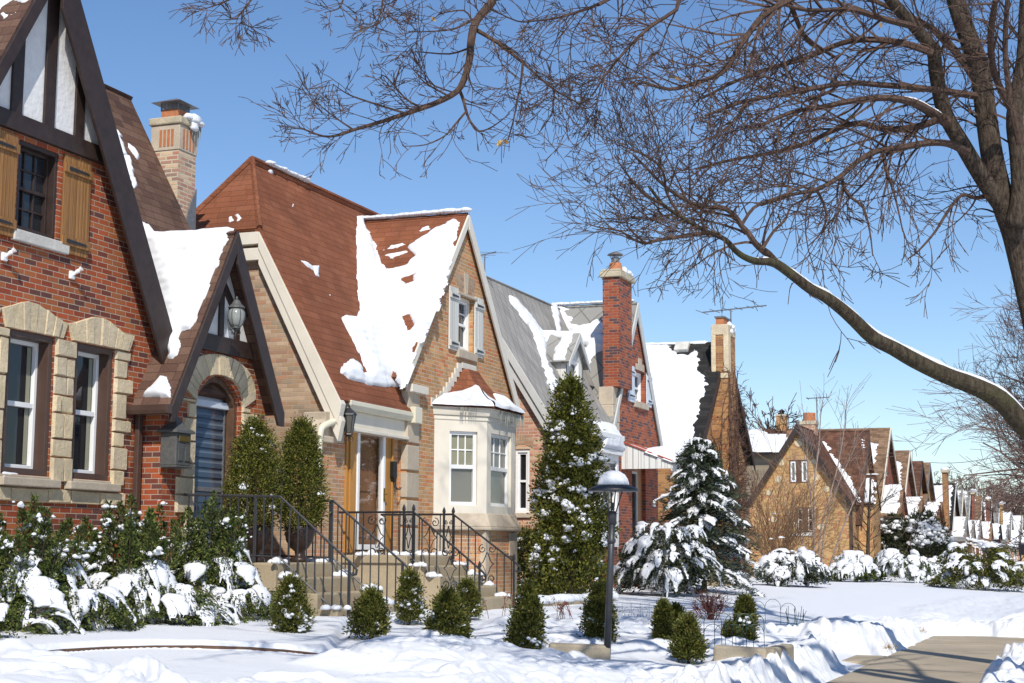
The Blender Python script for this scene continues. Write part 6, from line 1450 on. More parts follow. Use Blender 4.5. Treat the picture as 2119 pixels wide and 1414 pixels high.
def far_row():
    rows = [  # apex px, half width, eave drop, roof, brick, trim, chimney, snow, label
        ((1842, 885), 4.6, 4.4, 'sh_tan', 'brick_brown', 'cream', [[(.5, .22), (1.1, .18), (1.3, .5), (.9, .58), (.6, .5)]], 'tan shingled house with cream gable edge, first beyond the golden corner house'),
        ((1882, 932), 4.2, 3.9, 'sh_tan', 'brick_brown', 'cream', [[(.4, .18), (1.6, .1), (2.4, .45), (3.4, .6), (3.2, 1), (.6, 1), (.3, .6)]], 'tan roofed house with a long snow streak and red brick porch'),
        ((1909, 954), 4.0, 3.6, 'sh_brown2', 'brick_golden', 'timber', [[(1.2, .35), (3, .3), (3.6, .95), (1.4, .95)]], 'dark roofed house with a low snow-covered entry gable behind the round shrub'),
        ((1924, 957), 3.8, 3.6, 'sh_tan', 'brick_golden', 'steel', [], 'narrow tan roofed house with a bright metal gable edge'),
        ((1978, 1000), 3.8, 3.5, 'sh_black', 'brick_vine', 'grey_trim', [[(.2, .05), (1.6, .05), (1.9, .5), (1.5, .9), (.3, .7)]], 'black roofed house with a white snow strip down the roof edge'),
        ((1993, 1013), 3.6, 3.4, 'sh_greyfar', 'brick_pink', 'cream', [[(.2, .03), (3.4, .03), (2.6, .6), (.5, .98)]], 'grey roofed house almost all white with snow, pink brick front'),
        ((2008, 1015), 3.6, 3.4, 'sh_greyfar', 'brick_brown', 'grey_trim', [[(.2, .02), (4.2, .02), (2.4, .5), (.8, .95)]], 'grey roofed house with a snow wedge pointing down, beside the red chimney'),
        ((2032, 1026), 3.5, 3.2, 'sh_tan', 'brick_brown', 'grey_trim', [[(.5, .05), (2, .05), (2.2, .5), (1.4, .9), (.8, .5)]], 'brown roofed house with a thin snow streak, right of the red chimney'),
        ((2052, 1036), 3.4, 3.1, 'sh_black', 'brick_brown', 'cream', [[(.2, .05), (1, .05), (1.1, .8), (.4, .9)]], 'red brick house with dark roof far down the row'),
        ((2068, 1042), 3.3, 3.0, 'sh_greyfar', 'brick_golden', 'white', [], 'plain grey roofed house far down the row'),
        ((2094, 1060), 3.2, 2.9, 'sh_greyfar', 'brick_pink', 'white', [[(.2, .02), (4, .02), (4, .9), (.4, .9)]], 'snow-white roofed house near the far end of the row'),
        ((2116, 1066), 3.0, 2.7, 'sh_greyfar', 'brick_golden', 'cream', [[(.2, .02), (6, .02), (6, .95), (.4, .95)]], 'last pale roofed house visible at the right edge'),
    ]
    for k, ((px, py), hw, dr, rf, bk, tr, sn, lab) in enumerate(rows):
        p = onX(px, py, -11.25); X = -11.5
        H, RO = gable_house('brick_house', lab, X, p.y, hw, p.z, p.z-dr, 5.2, rf, bk, tr, sn, .25, None, [(p.y-.5, p.y+.5, p.z-2.6, p.z-1.4), (p.y+.4, p.y+2.0, p.z-6.0, p.z-4.4)] if k < 6 else [(p.y-1.2, p.y+.8, p.z-5.6, p.z-4.2)], .2, sn=100+7*k)
        ye = p.y-hw*.45; ez = p.z-dr*(.72 if k != 2 else .78)
        entry_gable(H, X, ye, 1.5 if k != 2 else 2.2, ez, ez-1.5, 1.0 if k != 2 else 1.3, rf if k != 4 else 'sh_greyfar', bk, True, .2, 200+k)
        if k in (3, 5, 6, 8):      # front chimneys
            q = {3: 1955, 5: 2000, 6: 2016, 8: 2062}[k]
        if k > 3 and k < 11:
            m = MB(); m.prism([(X+.02, p.y-1.5, p.z-4.0), (X+1.7, p.y-1.5, p.z-4.5), (X+1.7, p.y-1.5, p.z-4.62), (X+.02, p.y-1.5, p.z-4.3)], (0, 4.2, 0)); A = m.build('awning', MT['awning'], H)
            lumps('snow', [(X+.2+.35*i, p.y-1.3+.5*j, p.z-3.95-.1*i) for i in range(5) for j in range(8)], np.array([(.3, .4, .14)]*40), A, seed=k, freq=1.5, rough=.2)
            m = MB(); m.tube([(X+1.6, p.y-1.4, p.z-4.6), (X+1.6, p.y-1.4, .2)], .05, 5); m.tube([(X+1.6, p.y+2.5, p.z-4.6), (X+1.6, p.y+2.5, .2)], .05, 5); m.build('awning_post', MT['white'], A)
    for (px0, px1, py, Y, mat, lab) in ((1949, 1963, 976, 109, 'brick_vine', 0), (2010, 2019, 1023, 137, 'brick_brown', 0), (2037, 2050, 1036, 149, 'brick_brown', 0), (2068, 2077, 1046, 166, 'brick_golden', 0)):
        pass
    return rows
def far_chimneys():
    # tall front chimneys of the far row, each a part of the house it climbs
    hs = sorted([o for o in COL.objects if o.parent is None and o.get('category') == 'house' and o.location.y > 80], key=lambda o: o.location.y)
    for px0, px1, py, mat in ((1949, 1963, 978, 'brick_vine'), (2010, 2018, 1023, 'brick_brown'), (2039, 2049, 1037, 'brick_brown'), (2069, 2076, 1046, 'brick_golden')):
        p = onX((px0+px1)/2, py, -11.0); Y = p.y; h = min(hs, key=lambda o: abs(o.location.y-Y)); x0, x1 = onY(px0, py, Y).x, onY(px1, py, Y).x
        m = MB(); m.box(x0, x1-.12, Y, Y+1.0, .2, p.z); C = m.build('chimney', MT[mat], h); m = MB(); m.box(x0-.08, x1, Y-.1, Y+1.1, p.z, p.z+.18); m.build('chimney_cap', MT['chim_cap'], C); lumps('snow', [((x0+x1)/2, Y+.4, p.z+.2)], np.array([(.35, .4, .22)]), C, seed=2, freq=2)
# ================================================================ stoops, rails, lamp post
def spiral(P, c, r, turns, a0, s=1, n=16, end=.15):
    return [P(c[0]+s*r*(1-(1-end)*i/n)*math.cos(a0+turns*2*math.pi*i/n), c[1]+r*(1-(1-end)*i/n)*math.sin(a0+turns*2*math.pi*i/n)) for i in range(n+1)]
def scroll_panel(parent, P, a, z0, z1, w, rr=.009):
    """iron panel of C scrolls"""
    m = MB(); h = z1-z0
    for s in (-1, 1):
        m.tube(spiral(P, (a+s*w*.25, z1-.16*h), w*.23, 1.3, math.pi*.5, -s), rr, 4)
        m.tube(spiral(P, (a+s*w*.25, z0+.16*h), w*.23, 1.3, -math.pi*.5, -s), rr, 4)
        pp, _ = smooth_path([P(a+s*w*.02, z1-.24*h), P(a+s*w*.20, z0+.56*h), P(a+s*w*.34, z0+.5*h), P(a+s*w*.20, z0+.44*h), P(a+s*w*.02, z0+.24*h)], [rr]*5, 4); m.tube(pp, rr, 4)
    return m.build('scroll', MT['iron'], parent)
def handrail(name, label, Y, top, drop=.74, posts=(), sp=.125, skip=(), panels=(), group=None, mat='post', finial=False, end_scroll=True, base=None, thick=.018):
    """iron stair rail in the plane Y; top = [(x,z),...] of the handrail"""
    P = FY(Y); T = thing(name, label, 'handrail', (top[-1][0], Y, top[-1][1]-.9), group)
    Z = lambda x: float(np.interp(x, [p[0] for p in top], [p[1] for p in top]))
    m = MB(); pts = [P(*p) for p in top]
    if end_scroll:
        x, z = top[-1]; pts += [P(x+.05, z-.045), P(x+.085, z-.09), P(x+.075, z-.14), P(x+.03, z-.15), P(x+.01, z-.12)]
    m.tube(pts, thick, 6); m.build('top_rail', MT[mat], T)
    m = MB(); m.tube([P(x, z-drop) for x, z in top], .014, 5); m.build('bottom_rail', MT[mat], T)
    x = top[0][0]+sp*.6
    while x < top[-1][0]-.03:
        if not any(abs(x-a) < w/2 for a, w in panels):
            m = MB(); m.beam(P(x, Z(x)-drop), P(x, Z(x)), .014, .014, (1, 0, 0)); m.build('baluster', MT[mat], T)
        x += sp
    for a, w in panels: scroll_panel(T, P, a, Z(a)-drop+.0, Z(a)-.02, w)
    for x, zb in posts:
        m = MB(); m.beam(P(x, zb), P(x, Z(x)+.01), .03, .03, (1, 0, 0))
        if finial: m.lathe([(.012, 0), (.03, .03), (.022, .07), (.005, .11)], P(x, Z(x)+.01), 8)
        m.build('rail_post', MT[mat], T)
    return T
def stoop(name, label, x0, xp, y0, y1, zt, zb, n, tread, loc, wall=None, mat='concrete', seed=1, snowy=True, cheek=True):
    T = thing(name, label, 'steps', loc); rnd = random.Random(seed)
    m = MB(); m.box(x0, xp, y0, y1, zb-.3, zt); m.build('platform', MT[mat], T, bevel=.02)
    r = (zt-zb)/(n+1)
    for k in range(n):
        m = MB(); m.box(xp+k*tread+.001, xp+(k+1)*tread, y0+.03, y1-.03, zb-.3, zt-(k+1)*r); m.build('step', MT[mat], T, bevel=.02)
    C = []; Rr = []
    def clump(x, y, z, s):
        for e in range(7): k = 1 if e == 0 else rnd.uniform(.35, .75); C.append((x+rnd.gauss(0, s*.7)*(e > 0), y+rnd.gauss(0, s*1.1)*(e > 0), z)); Rr.append((s*k, s*k*1.2, s*k*.8))
    for k in range(n):
        clump(xp+(k+rnd.uniform(.35, .7))*tread, y1-.18+rnd.gauss(0, .05), zt-(k+1)*r+.01, rnd.uniform(.07, .12))
        if rnd.random() < .7: clump(xp+(k+rnd.uniform(.35, .8))*tread, y0+.12, zt-(k+1)*r+.01, rnd.uniform(.05, .09))
    for j in range(9): clump(x0+.25+(xp-x0-.3)*j/8, (y0+.1 if rnd.random() < .6 else y1-.12)+rnd.gauss(0, .03), zt+.005, rnd.uniform(.06, .1))
    lumps('snow', C, np.array(Rr), T, seed=seed, freq=9, rough=.5)
    return T
def yard():
    # red house steps
    y0, y1, zt, zb = 17.46, 19.3, 1.33, .58
    xp = -9.93
    stoop('front_steps', 'concrete front steps with snow, between the plain black rails of the red brick house', -11.44, xp, y0, y1, zt, zb, 3, .29, (-9.5, 18.4, .5), seed=3)
    m1 = [onY(368, 1024, 17.6), onY(580, 1028, 17.6), onY(726, 1165, 17.6)]; m2 = [onY(600, 1033, 18.97), onY(690, 1037, 18.97), onY(836, 1167, 18.97)]
    handrail('handrail', 'nearer plain black stair rail of the red brick house, in front of the potted trees', 17.6, [(-11.4, m1[0].z)]+[(p.x, p.z) for p in m1[1:]], .76, [(onY(529, 1040, 17.6).x, 1.3), (m1[2].x-.02, .45)], group='stair rails of the red brick house')
    handrail('handrail', 'farther plain black stair rail of the red brick house, right of the potted trees', 18.97, [(-11.3, m2[0].z)]+[(p.x, p.z) for p in m2[1:]], .76, [(m2[1].x-.02, 1.3), (m2[2].x-.02, .45)], group='stair rails of the red brick house')
    # tan house steps
    Yn = 21.95; n0, n1, ne = onY(836, 1060, Yn), onY(856, 1061, Yn), onY(995, 1180, Yn)
    Yf = onX(938, 1066, n1.x).y; fe = onY(1066, 1164, Yf)
    zt2 = 1.42
    T = stoop('front_steps', 'taller concrete front steps of the tan brick house, leading to its orange wooden door', -11.44, n1.x-.05, Yn-.12, Yf+.15, zt2, .62, 4, .27, (-9.9, 23, .5), seed=6)
    m = MB(); m.box(-11.44, n1.x-.06, Yn-.16, Yn-.121, zt2-.12, zt2-.01); m.build('platform_edge', MT['concrete'], T, bevel=.01)
    H2 = n0.z
    handrail('handrail', 'nearer ornate black scrollwork rail of the tan brick house, crossing in front of its door', Yn, [(-11.4, H2), (n1.x, H2), (ne.x, ne.z)], .72, [(n0.x, zt2-.05), (n1.x, zt2-.2), (ne.x-.02, .5)], panels=[(onY(780, 1100, Yn).x, .34), ((n0.x+n1.x)/2, .15), (n1.x+.62, .3)], mat='iron', finial=True, group='scrollwork rails of the tan brick house')
    handrail('handrail', 'farther ornate black scrollwork rail of the tan brick house, below its bay window', Yf, [(-11.4, H2), (n1.x, H2), (fe.x, fe.z)], .72, [(n0.x, zt2-.05), (n1.x, zt2-.2), (fe.x-.02, .5)], panels=[(onY(890, 1100, Yf).x, .34), ((n0.x+n1.x)/2, .15), (n1.x+.6, .32)], mat='iron', finial=True, group='scrollwork rails of the tan brick house')
    # grey house rail: rust brown
    Yg = 41.3; q = [onY(1385, 1078, Yg), onY(1425, 1082, Yg), onY(1543, 1168, Yg)]
    handrail('handrail', 'rust brown iron stair rail between the snowy juniper and the spruce', Yg, [(p.x, p.z) for p in q], .6, [(q[0].x, 1.2), (q[1].x, 1.2), (q[2].x-.3, .5), (q[2].x, .5)], .2, mat='rust', end_scroll=False, thick=.026)
    stoop('front_steps', 'small concrete steps with snow under the rust brown rail of the grey roofed house', -11.2, q[1].x, Yg-1.6, Yg+.1, 1.35, .55, 4, .3, (q[1].x, Yg, .5), seed=9)
    # low retaining wall by the walk
    a, b = onZ(1080, 1252, .62), onZ(1262, 1240, .62); T = thing('garden_wall', 'low grey block retaining wall topped with snow, between tan house walk and lamp post', 'wall', a)
    m = MB(); m.beam(a-Vector((0, 0, .16)), b-Vector((0, 0, .16)), .25, .34); m.build('blocks', MT['concrete'], T, bevel=.02)
    d = b-a; lumps('snow', [tuple(a+d*t+Vector((0, .05, .03))) for t in np.linspace(0, 1, 34)], np.array([(.16, .18, .11)]*34), T, seed=5, freq=4, rough=.3)
    # timber edging of the bed
    m = MB()
    for p, q_ in zip(EDGE, EDGE[1:]): m.beam((p.x, p.y, G0(p.x, p.y)+.105), (q_.x, q_.y, G0(q_.x, q_.y)+.105), .06, .05)
    o = m.build('garden_edging', MT['brownwood'], None, origin=EDGE[3]); setp(o, label='thin brown curved edging board of the snowy bed below the big shrubs', category='edging')
    # kerb blocks along the garden
    for k, (pa, pb, lab) in enumerate((((1135, 1352), (1262, 1362), 'pale stone kerb edge half buried in snow at the foot of the lamp post'), ((1478, 1378), (1588, 1396), 'rounded concrete kerb corner beside the cleared walk'))):
        a, b = UG(*pa, .1), UG(*pb, .1); m = MB(); za, zb_ = ground_z(a.x, a.y)[0], ground_z(b.x, b.y)[0]; z = min(za, zb_)
        m.beam((a.x, a.y, z+.0), (b.x, b.y, z-.02), .16, .34)
        if k: m.beam((b.x, b.y, z-.02), (b.x+.05, b.y+.9, z-.02), .16, .34)
        o = m.build('kerb', MT['walk'], None, origin=a, bevel=.03); setp(o, label=lab, category='kerb')
    # lamp post
    p = UG(1256, 1362); T = thing('lamp_post', 'charcoal garden lamp post with wide hat and a cap of snow', 'lamp post', p)
    D = (p-EYE).dot(FW); px = D/F; t = onD(1266.5, 1085, D); ax = (t-p).normalized(); A = lambda k: p+ax*(k*px)   # k in photo pixels above the base
    m = MB(); m.tube([A(-30), A(160), A(282)], [7.6*px, 7*px, 6.6*px], 14); m.tube([A(238), A(240), A(246), A(248)], [7*px, 9*px, 9*px, 7*px], 14); m.tube([A(278), A(281), A(300), A(304)], [6.6*px, 9.5*px, 9*px, 7*px], 14); m.build('pole', MT['post'], T, True)
    m = MB()
    for k in range(4):
        an = k*math.pi/2+.55; d = Vector((math.cos(an), math.sin(an), 0)); m.tube([A(300)+d*7*px, A(350)+d*20*px], 1.5*px, 6)
    m.build('bracket', MT['post'], T)
    prof = [(54, 346), (50, 351), (34, 357), (28, 363), (18, 366)]; m = MB(); N_ = 24; rows = []
    c = A(350); m.lathe([(a*px, (b-350)*px) for a, b in [(52, 345)]+prof+[(4, 368), (3, 388)]], c, N_); m.build('hat', MT['post'], T, True)
    m = MB(); m.lathe([(2.5*px, 0), (4*px, 4*px), (2.2*px, 9*px), (3.5*px, 13*px), (.6*px, 18*px)], A(385), 8); m.build('finial', MT['post'], T)
    m = MB(); m.lathe([(33*px, 7*px), (33*px, 11*px), (30*px, 21*px), (24*px, 30*px), (12*px, 37*px), (2*px, 39*px)], A(350), 20); o = m.build('snow', MT['snow_bush'], T, True)
    m = MB(); m.tube([A(306), A(322)], [4*px, 2.6*px], 8); m.build('lamp_socket', MT['post'], T)
    # urns on the platform
    for (px_, py_, rr, lab) in ((527, 1160, 33, 'left bronze urn on the concrete landing, holding the looser potted evergreen'), (619, 1160, 32, 'right bronze urn on the concrete landing, holding the dense cone-shaped evergreen')):
        yy = 18.1 if px_ < 560 else 18.7; b = onY(px_, py_, yy); b.z = 1.33; s = (b-EYE).dot(FW)/F; T = thing('urn', lab, 'urn', b, 'urns on the red house landing')
        m = MB(); pr = [(19, 0), (20, 6), (17, 10), (9, 14), (10, 22), (20, 30), (29, 44), (32, 60), (33, 72), (30, 76), (28, 70)]; m.lathe([(a*s*rr/33, z*s) for a, z in pr], b, 18); m.build('bowl', MT['urn'], T, True)
        m = MB(); m.tube([b+Vector((0, 0, 68*s)), b+Vector((0, 0, 73*s))], 27*s*rr/33, 14); m.build('soil', MT['soil'], T)
def wire_things():
    def hoops(name, label, cat, group, items, mat, rr=.004):
        T = thing(name, label, cat, items[0][0], group); m = MB()
        for base, u, w, h in items:
            base = Vector(base); pts = [base-u*w/2]+[base-u*w/2*math.cos(t)+Vector((0, 0, h-w/2+w/2*math.sin(t))) for t in np.linspace(0, math.pi, 9)]+[base+u*w/2]; m.tube(pts, rr, 4)
        m.build('wire', MT[mat], T); return T
    U = Vector((.93, .37, 0)).normalized()
    p = UG(1498, 1385, .05); hoops('wire_fence', 'green wire hoop fence leaning in the snow beside the kerb corner', 'garden fence', 'wire garden fences', [(p+U*k*.12, U, .2, .62) for k in range(-1, 4)]+[(p+U*k*.12+Vector((0, 0, .0)), U, .2, .5) for k in range(-1, 4)], 'greenwire')
    p = UG(1600, 1305, .05); hoops('wire_fence', 'green wire hoops with a tall round arch, right of the small lone evergreen', 'garden fence', 'wire garden fences', [(p, U, .24, .48), (p+U*.24, U, .24, .42), (p-U*.24, U, .24, .45)], 'greenwire')
    T = None
    p = UG(1645, 1308, .05); T = thing('garden_stakes', 'bundle of thin dark stakes standing in the snow pile', 'stakes', p); m = MB(); rnd = random.Random(3)
    for k in range(11): q = p+U*rnd.gauss(0, .07); m.tube([q, q+Vector((rnd.gauss(0, .05), 0, rnd.uniform(.25, .42)))], .005, 4)
    m.build('rod', MT['greenwire'], T)
    p = UG(1325, 1300, .05); T = thing('wire_fence', 'grey wire border fence with small heart scrolls, right of the lamp post', 'garden fence', p, 'wire garden fences'); m = MB()
    for k in range(-3, 4):
        q = p+U*k*.13; m.tube([q-Vector((0, 0, .1)), q+Vector((0, 0, .36))], .0035, 4)
        if k < 3:
            c = q+U*.065
            for s in (-1, 1):
                pts = [c+U*s*.05*math.sin(t)*(1-t/9)+Vector((0, 0, .22+.07*math.cos(t))) for t in np.linspace(0, 4.5, 9)]; m.tube(pts, .003, 4)
    m.tube([p-U*.42+Vector((0, 0, .3)), p+U*.42+Vector((0, 0, .3))], .003, 4); m.build('wire', MT['antenna'], T)
    p = UG(955, 1262, .3); hoops('wire_fence', 'thin wire hoop border against the concrete steps, behind the small evergreens', 'garden fence', 'wire garden fences', [(Vector((-9.1, 21.3+.2*k, .5)), Vector((0.4, .9, 0)).normalized(), .3, .55) for k in range(4)], 'antenna', .0035)
    # sign post at the far right
    p = UG(2113, 1178, .0); p = onD(2113, 1178, 60); T = thing('sign_post', 'thin dark sign post by the far pavement at the right edge', 'sign', p); m = MB(); m.tube([p-Vector((0, 0, .3)), p+Vector((0, 0, 1.05))], .03, 6); m.build('post', MT['iron'], T); m = MB(); m.box(p.x-.06, p.x+.34, p.y-.02, p.y+.02, p.z+.55, p.z+.95); m.build('panel', MT['blackbox'], T)
    a, b = onX(1925, 957, -11.25), onD(2120, 928, 80); o = MB(); pts = [a.lerp(b, t)-Vector((0, 0, 1.2*t*(1-t))) for t in np.linspace(0, 1, 12)]; o.tube(pts, .02, 4); w = o.build('utility_wire', MT['blackbox'], None, origin=a); setp(w, label='thin dark overhead wire from the far row to the bare trees', category='wire')
# ================================================================ planting
def small_arbs():
    L = [(600, 1322, 1212, 42, 40, 'small evergreen with snow patches left of the first stair rail, by the concrete cheek'), (768, 1322, 1236, 44, 6, 'small dark evergreen right of the end post of the nearer stair rail'), (845, 1292, 1192, 30, 34, 'small snow-dotted evergreen behind the end post of the farther plain rail'),
         (925, 1344, 1238, 46, 8, 'bushy small evergreen in front of the gap between the two stoops'), (966, 1282, 1212, 30, 18, 'small evergreen with a band of snow, just behind the bushy one'), (1090, 1352, 1226, 43, 12, 'small evergreen with a snowball at its right foot'),
         (1240, 1337, 1226, 36, 4, 'small evergreen hiding just left of the lamp post'), (1373, 1342, 1255, 22, 0, 'slim pointed evergreen, first right of the lamp post'), (1400, 1338, 1262, 16, 0, 'very slim evergreen squeezed behind the loose one, right of the lamp post'), (1424, 1372, 1290, 36, 0, 'loose open evergreen nearest the shoveled snow, right of the lamp post'), (1543, 1340, 1243, 30, 3, 'lone pointed evergreen by the green wire hoops'), (1510, 1338, 1300, 13, 0, 'tiny evergreen tuft at the left foot of the lone pointed one')]
    for k, (x, b, t, w, sn, lab) in enumerate(L):
        p = UG(x, b, .1); D = (p-EYE).dot(FW); h = (b-t)*D/F; R_ = w*D/F
        evergreen('evergreen_shrub', lab, 'shrub', p, h*.97, R_*.74, int(5200+4200*(w/40)), .042, .017, 'arb_dark', ((0, .08, .3, .6, .85, 1), (.7, .92, 1, .75, .42, .04)), sn, .035, 'small evergreens of the front beds', 20+k, .42, .4)
    # the snow ball at the foot of one
    p = UG(1107, 1345, .12); o = lumps('snow_clump', [tuple(p+Vector((0, 0, .1)))], np.array([(.12, .12, .16)]), None, seed=3, freq=4, rough=.25, flat=1, origin=p, nu=14, nv=10); setp(o, label='round ball of snow resting against the small evergreen', category='snow')
def big_shrubs():
    rnd = random.Random(11)
    def az(n, c, sp): return [c+rnd.uniform(-sp, sp) for _ in range(n)]
    def fr(n, c, sp, reach, hh, dr, z0): return [(a, rnd.uniform(*reach), rnd.uniform(*hh), rnd.uniform(*dr), rnd.uniform(*z0)) for a in az(n, c, sp)]
    tow = math.atan2(-.82, .57)
    def dome(n, c, sp, R_, z0, z1, reach, hh, dr, sh=.75):
        # boughs starting all over a dome, laid like shingles
        o = []
        for i in range(n):
            t = rnd.random(); z = z0+(z1-z0)*t; o.append((c+rnd.uniform(-sp, sp), rnd.uniform(*reach), rnd.uniform(*hh), rnd.uniform(*dr)*(.7+.4*t), z, R_*sh*math.sqrt(max(0, 1-(t*.92)**2))*rnd.uniform(.35, .95)))
        return o
    spec = [((62, 1318), 290, 1.0, 'big upright yew at the left edge with snow-laden skirts, under the red brick house window', 1), ((262, 1312), 275, 1.0, 'middle upright yew with white caps and drooping snowy branches, left of the brown downpipe', 2), ((425, 1300), 268, .85, 'right-hand yew with a broad snow shelf, below the arched door', 3)]
    for (px_, py_), hp, k, lab, sd in spec:
        p = onX(px_, py_, -10.25); p.z = float(ground_z(p.x, p.y)[0])-.03; D = (p-EYE).dot(FW); h = hp*1.04*D/F
        F_ = dome(26, tow, 1.7, .62*k, .12, .62 if sd < 3 else .85, (.28, .5), (.10, .22), (.3, .55)) + fr(6, tow+math.pi, 1.3, (.3, .5), (.2, .4), (.3, .5), (.2, .5))
        frond_shrub('yew_shrub', lab, p, F_, 'yew', .048, .02, 400, .62, .095, sd, up=(620, h*.86, .58*k, h*.13, 24), group='yews below the red brick house', hang=.45, width=.11, thick=.45)
    # low snowy junipers linking them
    for k, (px_, py_, lab) in enumerate(((-5, 1330, 'low spreading juniper buried in snow at the left edge'), (165, 1322, 'low snow-buried juniper between the left and middle yews'), (345, 1316, 'low snow-buried juniper between the middle and right yews'), (500, 1300, 'low green juniper reaching toward the concrete steps'))):
        p = onX(px_, py_, -9.85 if k < 3 else -9.7); p.z = float(ground_z(p.x, p.y)[0])-.03
        frond_shrub('juniper_shrub', lab, p, dome(13, tow, 2.2, .6, .05, .38, (.28, .5), (.08, .2), (.2, .4)), 'yew', .048, .02, 360, .75 if k < 3 else .2, .095, 30+k, group='low junipers below the red brick house', hang=.3, width=.1, thick=.45)
    # potted evergreens
    for px_, py_, top, w, n, sn, mat, lab, sd in ((524, 1095, 884, 54, 9500, 22, 'arb', 'looser potted evergreen with a few snow clots, in the left urn', 5), (622, 1100, 884, 46, 10500, 3, 'arb', 'dense cone-shaped potted evergreen in the right urn', 6)):
        b = onY(px_-1, 1160, 18.1 if px_ < 560 else 18.7); D = (b-EYE).dot(FW); base = onD(px_-2, py_, D); h = (py_-top)*D/F
        evergreen('potted_evergreen', lab, 'shrub', base, h, w*D/F, int(n*1.9), .04, .018, mat, ((0, .08, .3, .55, .8, .93, 1), (.6, .92, 1, .88, .62, .3, .04)), sn, .04, 'potted evergreens on the landing', sd, .26 if sd == 5 else .12, .55)
    # tall conical arborvitae
    p = UG(1180, 1242, .1); D = (p-EYE).dot(FW)
    evergreen('tall_evergreen', 'tall conical evergreen dotted with snow in front of the grey roofed house', 'tree', p, (1242-800)*D/F, 75*D/F, 42000, .07, .036, 'arb', ((0, .1, .25, .5, .75, .9, 1), (.85, 1, .98, .84, .58, .3, .05)), 230, .065, None, 8, .24, .6, tuft=34)
    for k, (x, b, t, w, lab) in enumerate(((1092, 1232, 1108, 50, 'rounded boxwood with snow caps at the end of the ornate rail'), (1160, 1240, 1120, 44, 'rounded boxwood with heavy snow dots at the foot of the tall conical evergreen'))):
        p = UG(x, b, .1); D = (p-EYE).dot(FW); evergreen('boxwood_shrub', lab, 'shrub', p, (b-t)*D/F, w*D/F, 13000, .045, .026, 'arb_dark', ((0, .2, .5, .8, 1), (.75, 1, 1, .75, .25)), 60, .05, 'boxwoods by the tan house', 40+k, .22, .5)
    # big snowy juniper
    p = UG(1378, 1232, .1); D = (p-EYE).dot(FW); s = D/F
    F_ = dome(85, tow, 3.14, 100*s, 25*s, 135*s, (30*s, 60*s), (8*s, 26*s), (25*s, 60*s), .9)
    frond_shrub('juniper_shrub', 'broad juniper almost white with snow, behind and right of the lamp post', p, F_, 'juniper', .10, .03, 200, .95, .105, 51, hang=.35, width=.15, sub=3, thick=.5)
    # spruce
    p = UG(1452, 1225, .1); D = (p-EYE).dot(FW); s = D/F; H_ = 328*s; F_ = []
    for i in range(105):
        t = (i/105)**.9; z = H_*(.06+.9*t); rr = (136*s)*(1-t)**.66+.1; a = i*2.399; F_.append((a, rr*rnd.uniform(.75, 1.15), .12*rr, .34*rr*rnd.uniform(.6, 1.2), z))
    T = frond_shrub('spruce_tree', 'blue green spruce with shelves of snow, beside the white awning', p, F_, 'spruce', .11, .024, 330, .72, .11, 61, cat='tree', hang=-.05, width=.14, sfrom=.35, up=(120, .7, .14, H_-.75, 4), thick=.5, fan=.22)
    m = MB(); m.tube([p-Vector((0, 0, .1)), p+Vector((0, 0, H_))], [.14, .02], 7); m.build('trunk', MT['bark'], T)
    # brown thicket and low shrubs by the side street
    def thicket(name, label, p, h, R_, n, mat, seed, lev=2, r=.012, snow=0, minr=.006, kids=(2, 4)):
        q = random.Random(seed); T = thing(name, label, 'shrub', p); m = MB(); C = []
        for k in range(n):
            a = q.uniform(0, 6.283); o = abs(q.gauss(0, .5)); b = p+Vector((math.cos(a), math.sin(a), 0))*R_*.35*o; d = Vector((math.cos(a)*.7*o, math.sin(a)*.7*o, 1)); twig(m, q, b, d, h*q.uniform(.55, .95), r, lev, 3, .28, kids, -.01, .55, minr, .55, seg=h*.16)
        m.build('stems', MT[mat], T)
        if snow:
            for k in range(snow): a = q.uniform(0, 6.28); rr = R_*math.sqrt(q.random()); z = h*q.uniform(.1, .8)*(1-.6*rr/R_); C.append(tuple(p+Vector((math.cos(a)*rr, math.sin(a)*rr, z))))
            lumps('snow', C, np.array([q.uniform(.03, .1)*np.ones(3)*np.array((1.4, 1.4, .7)) for _ in C]), T, seed=seed, freq=5)
        return T
    p = UG(1606, 1203, .1); D = (p-EYE).dot(FW); s = D/F
    thicket('bare_shrub', 'tall tan brown leafless thicket in front of the golden brick house', p, 215*s, 95*s, 60, 'twig_tan', 5, 2, .012, 30, .0065, (3, 5))
    for k, (x, b, t, w, mt, lab, snow_) in enumerate(((1640, 1212, 1130, 75, 'juniper', 'low snow-sprinkled shrub at the foot of the tan thicket', .9), (1765, 1203, 1140, 52, 'yew', 'snow-covered hedge mound in front of the golden gable, left of the small bare tree', 1.5), (1860, 1203, 1132, 62, 'yew', 'snow-covered hedge mound right of the small bare tree', 1.5), (1925, 1200, 1150, 34, 'yew', 'small snow-covered hedge mound below the round shrub', 1.4))):
        p = UG(x, b, .12); D = (p-EYE).dot(FW); s = D/F; hh = (b-t)*s
        frond_shrub('hedge_shrub', lab, p, dome(34, tow, 3.14, w*1.0*s, hh*.2, hh*.85, (w*.25*s, w*.5*s), (hh*.05, hh*.15), (hh*.15, hh*.4)), mt, .13, .05, 150, snow_*.85, .24, 70+k, hang=.1, width=.22, sfrom=.12, group='snowy hedge of the corner house' if k else None)
    p = UG(1912, 1172, .12); p = onD(1912, 1172, 74); D = 74; evergreen('round_shrub', 'big round dark shrub with snow on its right shoulder, right of the golden corner house', 'shrub', p, 98*D/F, 47*D/F, 9000, .2, .06, 'juniper', ((0, .2, .5, .8, 1), (.85, 1, .98, .7, .2)), 90, .17, None, 81, .15, .5, (.45, 1), (1, -.3, .2))
